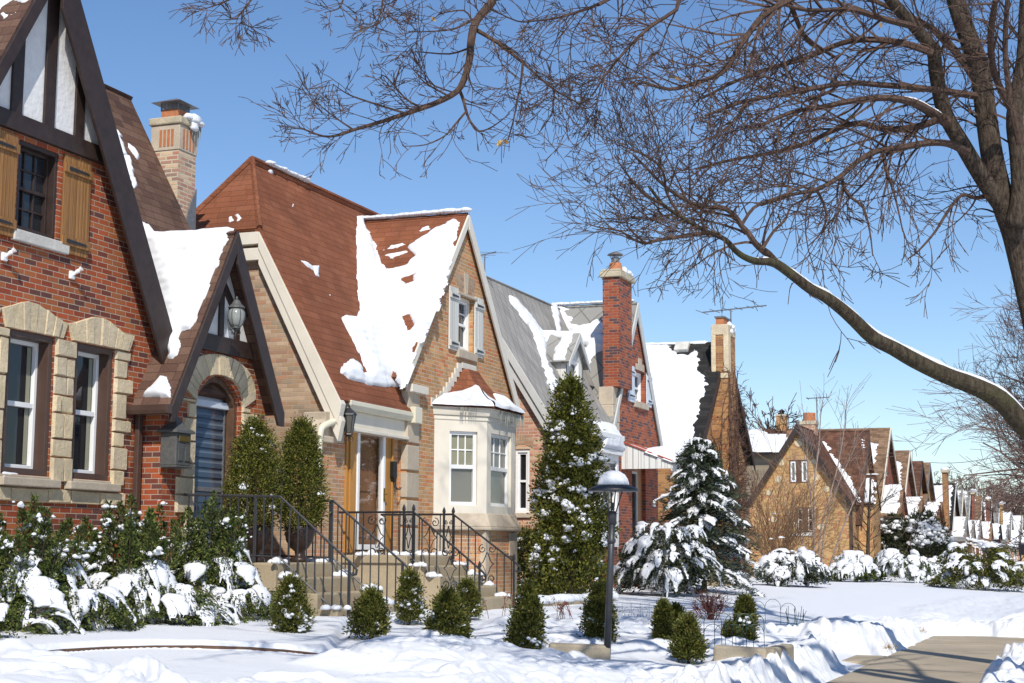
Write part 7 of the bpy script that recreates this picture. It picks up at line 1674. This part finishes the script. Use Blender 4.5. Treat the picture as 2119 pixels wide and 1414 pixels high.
    p = onD(1850, 1110, 78); evergreen('round_shrub', 'snowy clipped shrub at the porch of the corner house, left of the big round one', 'shrub', p-Vector((0, 0, 1)), 75*78/F, 32*78/F, 4000, .2, .07, 'juniper', ((0, .2, .5, .8, 1), (.85, 1, .98, .7, .2)), 60, .2, None, 82, .15, .5)
    p = UG(2026, 1218, .12); D = (p-EYE).dot(FW); s = D/F
    frond_shrub('juniper_shrub', 'wide spreading juniper with heaped snow at the right, before the far row of houses', p, dome(52, tow, 3.14, 88*s, 14*s, 78*s, (28*s, 52*s), (5*s, 20*s), (8*s, 30*s), .85), 'arb_dark', .15, .045, 260, .8, .2, 83, hang=-.1, width=.24, sfrom=.25)
    # red barberry, dry stalks
    p = UG(1472, 1284, .08); D = (p-EYE).dot(FW); s = D/F; T = thicket('barberry_shrub', 'small dark red barberry bush on the snowy lawn', p, 50*s, 38*s, 46, 'twig_red', 9, 2, .006, 0, .003)
    P_ = np.array(p)[None]+np.stack([RNG.normal(size=900)*20*s, RNG.normal(size=900)*20*s, RNG.uniform(8, 50, 900)*s], 1); leaves('leaves', P_, RNG.normal(size=(900, 3)), .02, .012, 'redleaf', T)
    for k, (x, b, lab) in enumerate(((1160, 1302, 'dry red flower stalks standing in the rough snow left of the lamp post'), (1060, 1290, 'dry red flower stalks by the foot of the ornate stair rail'), (1335, 1312, 'single dry tan stalk in the wire border fence'))):
        p = UG(x, b, .05); q = random.Random(k); T = thing('dry_flowers', lab, 'plant', p); m = MB(); LP = []
        for i in range(7 if k < 2 else 1):
            a = p+Vector((q.gauss(0, .13), q.gauss(0, .1), -.05)); e = a+Vector((q.gauss(0, .06), q.gauss(0, .05), q.uniform(.25, .42))); m.tube([a, e], .004, 4)
            for j in range(3): f = e+Vector((q.gauss(0, .05), q.gauss(0, .05), q.uniform(-.03, .05))); m.tube([a.lerp(e, .7), f], .0025, 3); LP += [f]*14
        m.build('stems', MT['twig_red' if k < 2 else 'twig_tan'], T)
        LP = np.array([tuple(v) for v in LP]); leaves('seed_heads', LP+RNG.normal(size=LP.shape)*.012, RNG.normal(size=LP.shape), .018, .012, 'redleaf' if k < 2 else 'dryleaf', T)
    # tan grass tufts at the walk edge
    for k, (x, b, lab) in enumerate(((1815, 1342, 'dry straw grass tuft poking from the snow bank at the walk edge, nearer one'), (1884, 1308, 'dry straw grass tuft at the far corner of the snow bank'), (1700, 1328, 'dry straw grass patch under the snow pile beside the side walk'), (1305, 1302, 'dry straw patch in the snow behind the lamp post'))):
        p = UG(x, b, .02); n = 500; P_ = np.array(p)[None]+np.stack([RNG.normal(size=n)*.11, RNG.normal(size=n)*.08, RNG.uniform(-.03, .02, n)], 1); D_ = np.stack([RNG.normal(size=n)*.7+.3, RNG.normal(size=n)*.7-.3, RNG.uniform(.1, .9, n)], 1)
        o = leaves('grass_tuft', P_, D_, RNG.uniform(.06, .16, n), .008, 'dryleaf', None, origin=p); setp(o, label=lab, category='grass')
# ================================================================ bare trees
def limb(mb, pts, rs, k=4, sides=8):
    pp, rr = smooth_path(pts, rs, k); mb.tube(pp, rr, sides); return pp, rr
def px_limb(path, D, r0, r1, wob=0, rnd=None):
    """path = photo pixels, D = distance(s) along the view; radii in photo pixels"""
    n = len(path); Ds = np.linspace(D[0], D[1], n) if hasattr(D, '__len__') else [D]*n
    pts = []; rs = []
    for i, ((x, y), d) in enumerate(zip(path, Ds)):
        if rnd: d += rnd.gauss(0, wob)
        pts.append(onD(x, y, d)); rs.append((r0+(r1-r0)*i/(n-1))*d/F)
    return pts, rs
def sprout(mb, rnd, pp, rr, n, L, lev, bias=(0, 0, 0), t0=.1, spread=1.0, kids=(2, 4), minr=.004, kink=.24, rmul=.5, seg=.14, back=.4):
    bias = Vector(bias)
    for _ in range(n):
        t = (t0+(1-t0)*rnd.random())*(len(pp)-1.01); i = int(t); f = t-i; p = pp[i].lerp(pp[i+1], f); d = (pp[i+1]-pp[i]).normalized(); s = rv3(rnd); s = (s-d*s.dot(d)).normalized()
        twig(mb, rnd, p, d*rnd.uniform(back+.1, 1.1)+s*spread*rnd.uniform(.5, 1)+bias, L*rnd.uniform(.5, 1.25), max(minr, min(rr[i]*rmul, .02)), lev, 3, kink, kids, -.01, .85, minr, .58, seg=seg)
def snow_on(T, pp, rr, t0, t1, name='snow', fac=.75, seed=1):
    n = len(pp); a, b = int(t0*(n-1)), int(t1*(n-1)); seg = pp[a:b+1]; rs = rr[a:b+1]; m = MB(); rnd = random.Random(seed)
    pts = [p+Vector((-.1, .1, 1)).normalized()*r*.62 for p, r in zip(seg, rs)]; k = len(pts)
    q = [max(.004, r*fac*(.8+.35*rnd.random())*min(1, i/2+.15, (k-1-i)/2+.15)) for i, r in enumerate(rs)]
    m.tube(pts, q, 8); m.build(name, MT['snow_bush'], T, True)
def street_trees():
    rnd = random.Random(21)
    # --- tree A: big forked street tree at the right
    D = 20.0; base = onD(2119, 560, D); T = thing('street_tree', 'large bare street tree with forked trunk rising at the right edge', 'tree', (base.x+.9, base.y-.1, .1))
    m = MB(); g = Vector((base.x+.9, base.y-.1, -.1))
    tp, tr = px_limb([(2119, 560), (2098, 480), (2078, 425), (2056, 340), (2042, 250), (2026, 140), (1990, 40), (1965, -60), (1950, -220)], D, 27, 17)
    pp, rr = limb(m, [g, g.lerp(tp[0], .5)+Vector((.05, 0, 0))]+tp, [.30, .22]+tr, 4, 12)
    t2, r2 = px_limb([(2100, 470), (2112, 400), (2108, 320), (2100, 240), (2120, 120), (2126, 0), (2150, -160)], D-.2, 21, 14); p2, q2 = limb(m, t2, r2, 4, 10)
    t3, r3 = px_limb([(2082, 440), (2040, 380), (1994, 304), (1955, 234), (1937, 152), (1930, 105), (1892, 55), (1846, 4), (1790, -70)], (D, D-1.2), 19, 11); p3, q3 = limb(m, t3, r3, 4, 9)
    m.build('trunk', MT['bark'], T, True)
    m = MB(); LM = []
    for path, dd, r0, r1 in (
        ([(1960, 255), (1925, 232), (1890, 213), (1838, 203), (1770, 208), (1700, 222), (1640, 232), (1570, 262)], (D-.6, D-2.4), 11, 3.5),
        ([(2000, 315), (1965, 298), (1920, 296), (1870, 305), (1818, 312), (1778, 332), (1738, 366), (1690, 392), (1630, 405), (1575, 425)], (D-.4, D-3), 9, 3),
        ([(1660, -15), (1625, 4), (1577, 35), (1532, 95), (1499, 147), (1440, 172), (1385, 185), (1330, 170)], (D-3, D-4), 8, 3),
        ([(2025, 200), (1975, 192), (1900, 182), (1820, 176), (1760, 172), (1690, 182), (1620, 196), (1540, 210), (1460, 240)], (D, D-3.4), 9, 3),
        ([(1960, 240), (1900, 262), (1830, 268), (1780, 255), (1730, 268), (1660, 300), (1590, 318), (1520, 330), (1440, 350)], (D-1, D+1.5), 8, 2.6),
        ([(1930, 110), (1870, 90), (1800, 82), (1740, 90), (1670, 120), (1600, 140), (1530, 165), (1450, 205)], (D-1.4, D-.2), 8, 2.6),
        ([(1892, 55), (1830, 40), (1760, 20), (1700, 22), (1650, 18), (1600, 0)], (D-1.5, D-2.6), 8, 3),
        ([(1620, -30), (1640, 20), (1662, 70), (1690, 95), (1730, 120)], (D-2.5, D-1), 7, 3),
        ([(2035, 190), (1980, 110), (1930, 60), (1850, 20), (1760, -20)], (D+.8, D+2), 9, 4),
        ([(2070, 400), (2020, 410), (1990, 404), (1960, 440), (1935, 480), (1900, 520), (1880, 535)], (D, D-1), 5, 1.6),
        ([(1825, 312), (1834, 352), (1850, 400), (1862, 450), (1868, 480)], (D-1.5, D-2), 4, 1.3),
        ([(1740, 362), (1752, 400), (1786, 430), (1800, 480), (1806, 530)], (D-2, D-2.4), 4, 1.2),
        ([(1690, 392), (1710, 440), (1700, 480), (1672, 510)], (D-2.2, D-2.6), 3.5, 1.2),
        ([(2105, 250), (2060, 160), (2050, 80), (2060, 0)], (D-.5, D-2), 9, 6),
        ([(2110, 300), (2090, 200), (2080, 100), (2085, 0)], (D-.9, D-1.5), 7, 5)):
        a, b = px_limb(path, dd, r0, r1, .08, rnd); LM.append(limb(m, a, b, 3, 6))
    for i, (a, b) in enumerate(LM):
        big = i in (0, 1, 2, 3, 4, 5, 6)
        sprout(m, rnd, a, b, 19 if big else 9, 1.3 if big else .6, 3 if big else 2, (-.3, 0, -.06) if big else (-.05, 0, -.25), .08, kids=(2, 3), minr=.0048)
    for a, b, n in ((p3, q3, 18), (pp, rr, 16), (p2, q2, 12)): sprout(m, rnd, a, b, n, 1.0, 3, (-.2, 0, .0), .35, minr=.0036, rmul=.18)
    for k in range(11):      # upper crown, above the frame
        i = len(pp)-1-int(rnd.random()*5); a_ = pp[i]; az = math.pi*(.55+.09*k)+rnd.gauss(0, .2); d = Vector((math.cos(az), math.sin(az)*.8, .55)); p_ = a_; q = [a_]; w = [.09]
        for j in range(8): d = (d+rv3(rnd)*.14+Vector((0, 0, -.02))).normalized(); p_ = p_+d*.68; q.append(p_); w.append(.09*(1-.85*(j+1)/8))
        m.tube(q, w, 6, False); sprout(m, rnd, q, w, 13, 1.4, 2, (-.1, 0, .15), .2, kids=(2, 3), minr=.0055)
    m.build('branches', MT['twig'], T)
    snow_on(T, *LM[0], .02, .42, seed=1); snow_on(T, p3, q3, .12, .24, seed=2); snow_on(T, p3, q3, .42, .5, seed=3)
    # --- tree B: nearer tree whose long low limb crosses the sky
    q_ = Vector((1.6, 12.4, 1.35)); g = Vector((1.6, 12.4, .05)); T = thing('street_tree', 'nearer street tree whose long mossy snow-topped limb crosses the sky from the right', 'tree', g)
    m = MB(); tk = [g-Vector((0, 0, .15)), g+Vector((-.03, 0, 1.2)), g+Vector((.02, .05, 2.4)), g+Vector((.1, 0, 4)), g+Vector((0, -.2, 6.2)), g+Vector((-.3, -.5, 8.2)), g+Vector((-.4, -.6, 10)), g+Vector((-.2, -.6, 11.6))]
    tp, tr = limb(m, tk, [.28, .23, .22, .2, .17, .13, .09, .04], 4, 12)
    path = [(2235, 1000), (2180, 938), (2119, 880), (2067, 826), (2010, 797), (1959, 778), (1894, 747), (1850, 722), (1807, 700), (1770, 665), (1742, 640), (1710, 616), (1677, 598), (1640, 570), (1608, 547), (1585, 541), (1564, 541), (1540, 532), (1521, 518), (1499, 495), (1460, 478), (1408, 448), (1373, 424), (1342, 385)]
    a, b = px_limb(path, (13.3, 11.4), 22, 4.2); b = [r*k for r, k in zip(b, [1.15, 1.1, 1.08, 1.06, 1.02, 1, .98, .95, .95, .93, .92, .9, .88, .86, .9, .8, .78, .76, .75, .74, .72, .7, .7, .7])]
    st = [q_, q_.lerp(a[0], .5)]
    lp, lr = limb(m, st+a, [.16, .135]+b, 3, 10); m.build('trunk', MT['bark_green'], T, True)
    m = MB(); L2 = []
    for path, dd, r0, r1 in (([(1608, 547), (1592, 528), (1577, 517), (1562, 503), (1548, 482), (1534, 467), (1521, 447), (1495, 430), (1462, 429), (1420, 415), (1375, 385), (1340, 350), (1310, 320)], (12.2, 11.6), 9, 2.4),
        ([(1465, 482), (1430, 486), (1395, 492), (1362, 497), (1335, 504), (1310, 495), (1287, 480), (1260, 474), (1238, 470)], (11.6, 11.2), 5, 1.2),
        ([(1534, 467), (1560, 430), (1600, 412), (1640, 396), (1690, 372)], (12, 12.4), 4, 1.4), ([(1577, 517), (1600, 480), (1625, 455), (1640, 425), (1690, 405)], (12, 12.8), 4, 1.4), ([(1408, 448), (1380, 400), (1370, 350), (1330, 320), (1280, 300)], (11.5, 11), 4, 1.3), ([(1373, 424), (1330, 400), (1290, 350), (1270, 320)], (11.4, 11.2), 3.4, 1.2), ([(1499, 495), (1500, 520), (1506, 535), (1512, 560)], (11.7, 11.8), 2.2, .9), ([(1460, 478), (1450, 440), (1470, 400), (1500, 370)], (11.6, 12), 4, 1.3), ([(1335, 504), (1300, 470), (1290, 430), (1262, 400)], (11.3, 11), 2.4, 1)):
        x, y = px_limb(path, dd, r0, r1, .05, rnd); L2.append(limb(m, x, y, 3, 6))
    for i, (x, y) in enumerate(L2): sprout(m, rnd, x, y, (20, 11, 8, 8, 10, 9, 2, 9, 6)[i], .62, 3 if i in (0, 4, 5) else 2, (-.12, 0, .1), .12, kids=(2, 3), minr=.0023, seg=.09)
    sprout(m, rnd, lp[-16:], lr[-16:], 18, .55, 3, (-.1, 0, .22), .1, minr=.0026, seg=.09, rmul=.3)
    # overhead limb arching out of the frame and hanging back into it
    ov = [tp[16], Vector((.6, 13.6, 7.6)), Vector((-1.4, 12.3, 7.9)), Vector((-3.0, 11.6, 7.2))]
    drop, dr = px_limb([(1060, -60), (1018, 5), (985, 45), (975, 85), (972, 120), (962, 160), (945, 190), (905, 212), (868, 226), (820, 242), (770, 258), (735, 268), (700, 280), (668, 282), (620, 264)], (12.1, 11.0), 10, 1.6)
    x, y = limb(m, ov+drop, [.13, .12, .09, .06]+dr, 3, 8); ox, oy = x[12:], y[12:]
    H3_ = []
    for path, dd, r0, r1 in (([(982, 60), (1010, 76), (1040, 95), (1064, 115), (1082, 130), (1110, 155), (1147, 186), (1180, 205), (1215, 222)], (12, 11.6), 5, 1.3), ([(1082, 132), (1078, 170), (1072, 200), (1062, 250), (1052, 290)], (11.8, 11.6), 3, 1), ([(1147, 188), (1145, 215), (1140, 240), (1112, 280)], (11.7, 11.5), 2.2, .9), ([(950, 186), (958, 205), (966, 235), (975, 255), (990, 272), (1020, 262), (1055, 235)], (11.7, 11.6), 4, 1), ([(964, 232), (940, 260), (920, 282), (880, 300), (835, 303)], (11.6, 11.2), 2.6, .9), ([(930, 200), (880, 172), (862, 150)], (11.5, 11.2), 2.4, .9), ([(870, 222), (840, 205), (805, 165), (790, 155)], (11.4, 11.2), 2.6, .9), ([(840, 235), (760, 210), (720, 195), (690, 175)], (11.3, 11), 2.6, .9), ([(730, 268), (700, 248), (670, 225), (655, 210)], (11.1, 11), 2.2, .8), ([(970, 100), (930, 112), (870, 108), (850, 108)], (11.9, 11.5), 2.4, .8), ([(978, 40), (940, 60), (880, 66), (845, 65)], (12, 11.6), 2.6, .8), ([(978, 45), (960, 22), (915, 28), (900, 38)], (12, 11.8), 2.2, .8), ([(940, 192), (900, 178), (860, 150), (845, 130)], (11.6, 11.2), 1.8, .7)):
        p_, r_ = px_limb(path, dd, r0, r1, .03, rnd); H3_.append(limb(m, p_, r_, 3, 5))
    for i, (p_, r_) in enumerate(H3_): sprout(m, rnd, p_, r_, 8 if i else 14, .30, 2, (-.05, 0, .0), .1, kids=(1, 3), minr=.0026, seg=.07, back=.5)
    sprout(m, rnd, ox, oy, 30, .32, 2, (-.1, 0, -.02), .2, kids=(1, 3), minr=.0026, seg=.07, rmul=.3)
    # thin limb crossing at the top and tips dipping into the upper left
    q, w = px_limb([(1330, -40), (1240, 8), (1195, 25), (1150, 38), (1110, 43), (1070, 44), (1015, 18)], (11.5, 11), 4, 1.2); q, w = limb(m, [Vector((-.5, 12.9, 7.9))]+q, [.06]+w, 3, 6); sprout(m, rnd, q, w, 20, .5, 3, (-.1, 0, -.1), .3, kids=(2, 3), minr=.0026, seg=.08)
    q, w = px_limb([(1500, -60), (1400, 20), (1340, 60), (1290, 110), (1250, 160), (1225, 200)], (13, 12.4), 5, 1.4); q, w = limb(m, [Vector((.3, 13.3, 7.6))]+q, [.07]+w, 3, 6); sprout(m, rnd, q, w, 24, .62, 3, (-.15, 0, -.05), .3, kids=(2, 4), minr=.0028, seg=.09)
    for path in ([(560, -60), (520, 0), (500, 25), (485, 40), (455, 25)], [(520, 0), (490, -5), (450, 10), (425, 18)], [(500, 25), (500, 45), (490, 55)], [(730, -60), (710, 0), (700, 18), (672, 26)], [(800, -60), (792, 0), (785, 35), (768, 60)], [(845, -40), (820, 0), (790, 12)]):
        q, w = px_limb(path, (11, 10.6), 2.6, .9); q, w = limb(m, q, w, 3, 5); sprout(m, rnd, q, w, 11, .24, 2, (0, 0, -.05), .3, kids=(1, 3), minr=.0026, seg=.06)
    q = [Vector((-1.4, 12.3, 7.9)), Vector((-3.2, 10.8, 8.4)), Vector((-4.6, 9.9, 8.3)), onD(700, -90, 11)]; q, w = limb(m, q, [.06, .045, .035, .02], 4, 6); q2_, w2 = limb(m, [q[-3], onD(640, -140, 10.9), onD(565, -75, 10.9)], [.025, .02, .014], 4, 5); sprout(m, rnd, q, w, 20, .5, 3, (0, 0, .1), .2, minr=.0028)
    # upper crown above the frame (casts the branch shadows on the lawn)
    for k in range(9):
        i = 16+int(rnd.random()*(len(tp)-18)); a_ = k*2.4; d = Vector((math.cos(a_), math.sin(a_), .9)); n_ = 7; p_ = tp[i]; pts = [p_]; rs = [tr[i]*.5]
        for j in range(n_): d = (d+rv3(rnd)*.16+Vector((0, 0, -.02))).normalized(); p_ = p_+d*.62; pts.append(p_); rs.append(max(.012, rs[0]*(1-.85*(j+1)/n_)))
        m.tube(pts, rs, 5, False); sprout(m, rnd, pts, rs, 4, .9, 1, (0, 0, .1), .2, kids=(2, 3), minr=.006)
    for (x_, y_, z_), n_ in (((-3.6, 6.4, 8.8), 16), ((-4.8, 8.4, 9.2), 16), ((-1.6, 6.0, 9.4), 14), ((-2.4, 8.6, 10.4), 10)):
        a_ = tp[15]; e_ = Vector((x_, y_, z_)); q, w = limb(m, [a_, a_.lerp(e_, .35)+Vector((0, 0, .7)), a_.lerp(e_, .7)+Vector((.2, .1, .5)), e_], [.1, .08, .055, .02], 5, 6); sprout(m, rnd, q, w, n_, 1.3, 2, (-.1, 0, .2), .4, kids=(2, 3), minr=.007)
    m.build('branches', MT['twig'], T)
    snow_on(T, lp, lr, .1, .63, seed=4, fac=.72); snow_on(T, lp, lr, .66, .74, seed=5, fac=.6); snow_on(T, lp, lr, .755, .86, seed=6, fac=.55); snow_on(T, *L2[0], .0, .06, seed=7)
    # a few dead leaves still hanging
    C = [onD(x, y, d) for x, y, d in ((746, 55, 11), (893, 40, 11.6), (964, 105, 12), (1040, 290, 11.6), (1394, 158, 14), (1823, 46, 18.4), (1815, 124, 18.2), (1716, 284, 17.6))]; n = len(C)
    leaves('dead_leaves', np.array([tuple(c) for c in C for _ in range(2)]), RNG.normal(size=(2*n, 3)), .07, .05, 'dryleaf', T, fold=.15)
def young_trees():
    rnd = random.Random(31)
    p0 = UG(1702, 1168, .1); p0 = onD(1702, 1175, 67); s = 67/F; T = thing('young_tree', 'slender pale multi-stemmed young tree in front of the golden gable', 'tree', p0); m = MB()
    for path in ([(1684, 1178), (1686, 1080), (1684, 1010), (1694, 930), (1698, 865), (1702, 830)], [(1692, 1178), (1700, 1090), (1716, 1030), (1735, 960), (1748, 880), (1750, 850)], [(1700, 1178), (1706, 1100), (1722, 1040), (1742, 985), (1768, 930)], [(1718, 1170), (1742, 1100), (1758, 1060), (1775, 1020), (1790, 990)], [(1688, 1178), (1680, 1050), (1672, 980), (1670, 920)], [(1668, 1160), (1660, 1120), (1640, 1080), (1620, 1040)]):
        a, b = px_limb(path, (67, 67.5), 2.6, .6, .15, rnd); a, b = limb(m, a, b, 3, 5); sprout(m, rnd, a, b, 12, 1.5, 1, (0, 0, .5), .3, .6, kids=(1, 3), minr=.008, seg=.4, kink=.16)
    m.build('stems', MT['stem_pale'], T)
    p = UG(1796, 1203, .1); D = (p-EYE).dot(FW); s = D/F; T = thing('young_tree', 'small bare tree with fanned thin branches on the snowy verge', 'tree', p); m = MB(); a, b = px_limb([(1796, 1206), (1796, 1150), (1797, 1090), (1800, 1030), (1802, 980)], D, 5, 1.4); pp, rr = limb(m, a, b, 4, 8); m.build('trunk', MT['bark'], T, True); m = MB()
    for k in range(26):
        i = int((.04+.8*rnd.random())*(len(pp)-1)); a_ = rnd.uniform(0, 6.28); twig(m, rnd, pp[i], Vector((math.cos(a_), math.sin(a_), .9)), 55*s*rnd.uniform(.6, 1.2), .022, 2, 3, .16, (2, 4), .05, .5, .008, .55, seg=.3)
    for k in range(12):
        a_ = rnd.uniform(0, 6.28); twig(m, rnd, p, Vector((math.cos(a_)*.6, math.sin(a_)*.6, .8)), 60*s*rnd.uniform(.5, 1), .02, 1, 3, .12, (1, 3), .04, .5, .011, .5, seg=.3)
    m.build('crown', MT['twig_tan' if 0 else 'bark'], T)
def far_trees():
    K = dict(minr=.018, seg=.8, kids=(3, 5))
    wild_tree('street_tree', 'bare street tree far right with dense reddish crown, nearest of the distant ones', (-.4, 72, 0), 13, 7.0, 3, 'twig_far', .26, 3, 130, 'distant street trees', .75, (4, 6), .0095, .22, seg=.7, kink=.2)
    wild_tree('street_tree', 'bare street tree behind the nearest distant one at the right edge', (.6, 86, 0), 13, 6.6, 4, 'twig_far', .26, 3, 80, 'distant street trees', .7, (4, 6), .012, .16, seg=.7, kink=.2)
    wild_tree('street_tree', 'bare street tree with wide crown over the end of the house row', (.8, 104, 0), 13.5, 7, 5, 'twig_far', .28, 3, 52, 'distant street trees', .5, (3, 5), .018, .15, seg=.8, kink=.2)
    wild_tree('street_tree', 'hazy bare street tree over the last visible houses', (.8, 132, 0), 14, 7.5, 6, 'twig_far', .28, 3, 44, 'distant street trees', .5, (3, 5), .022, .15, seg=.9, kink=.2)
    p = onD(1590, 1000, 88); wild_tree('bare_tree', 'fan-shaped bare tree behind the snow-covered low roof', (p.x, p.y, 0), onD(1590, 800, 88).z, 4.2, 7, 'twig_far', .2, 3, 22, None, .9, (3, 4), .02, .3, seg=.7)
    p = onD(1668, 1000, 96); wild_tree('bare_tree', 'thin bare tree peeking over the red flue', (p.x, p.y, 0), onD(1668, 838, 96).z, 3.2, 8, 'twig_far', .16, 2, 16, None, 1.1, (3, 4), .02, .35, seg=.7)
    # woods closing the street
    rnd = random.Random(41); pr = [wild_tree('far_tree', 'rounded bare tree of the far woods', (-30, 232, 0), 13.5, 5.6, 50+i, 'twig_far', .28, 3, 24, 'trees of the far woods', .7, (3, 4), .032, .2, seg=1) for i in range(3)]
    L = ['rounded bare tree of the far woods, leftmost above the narrow tan roof', 'bare tree of the far woods above the front chimney with a snow cap', 'bare tree of the far woods above the snow-white roofs']
    xs = [(1925, 218), (1952, 225), (1975, 215), (1998, 228), (2022, 220), (2046, 230), (2068, 216), (2090, 226), (2110, 220), (2130, 232), (2150, 218)]
    for i, (px_, D) in enumerate(xs):
        q = onD(px_, 1130, D); sc = (.78, .92, .98, .9, .95, .9, .86, .88, .9, .9, .9)[i]*D/225
        if i < 3: o = pr[i]; o.location = (q.x, q.y, 0); o.scale = (sc,)*3
        else: o = copy_tree(pr[i % 3], (q.x, q.y, 0), rnd.uniform(0, 6), sc)
        o['label'] = L[i] if i < 3 else 'bare tree in the far woods closing the street, among its hazy row'
# ================================================================ light, build
def lighting():
    sun_dir = Vector((.332, -.651, .682)).normalized()
    w = bpy.data.worlds.new('World'); SC.world = w; w.use_nodes = True; nt = w.node_tree
    sk = nt.nodes.new('ShaderNodeTexSky'); sk.sky_type = 'NISHITA'; sk.sun_disc = False
    sk.sun_elevation = math.asin(sun_dir.z); sk.sun_rotation = math.atan2(sun_dir.x, sun_dir.y)
    sk.altitude = 200; sk.air_density = 1.0; sk.dust_density = .2; sk.ozone_density = 1.8
    hs = nt.nodes.new('ShaderNodeHueSaturation'); hs.inputs['Saturation'].default_value = 1.12; nt.links.new(sk.outputs[0], hs.inputs['Color']); mu = nt.nodes.new('ShaderNodeMix'); mu.data_type = 'RGBA'; mu.blend_type = 'MULTIPLY'; mu.inputs[0].default_value = 1; mu.inputs[7].default_value = (.9, .93, 1.02, 1); nt.links.new(hs.outputs[0], mu.inputs[6]); bg = nt.nodes['Background']; nt.links.new(mu.outputs[2], bg.inputs[0]); bg.inputs[1].default_value = .115
    l = bpy.data.lights.new('sun', 'SUN'); l.energy = 4.3; l.angle = R(.53); l.color = (1, .95, .87)
    o = bpy.data.objects.new('sun', l); COL.objects.link(o); o.rotation_euler = sun_dir.to_track_quat('Z', 'Y').to_euler()
    v = SC.view_settings; v.view_transform = 'Standard'; v.look = 'None'; v.exposure = .18; v.gamma = 1; v.use_curve_mapping = False
    SC.cycles.max_bounces = 6; SC.cycles.diffuse_bounces = 3; SC.cycles.transparent_max_bounces = 8
import time
_t = time.time()
for fn in (make_ground, house_red, house_red_fittings, house_tan, house_tan_fittings, house_grey, house_black, corner_house, back_house, far_row, far_chimneys, yard, wire_things, small_arbs, big_shrubs, street_trees, young_trees, far_trees, lighting):
    fn(); print('built', fn.__name__, round(time.time()-_t, 1))
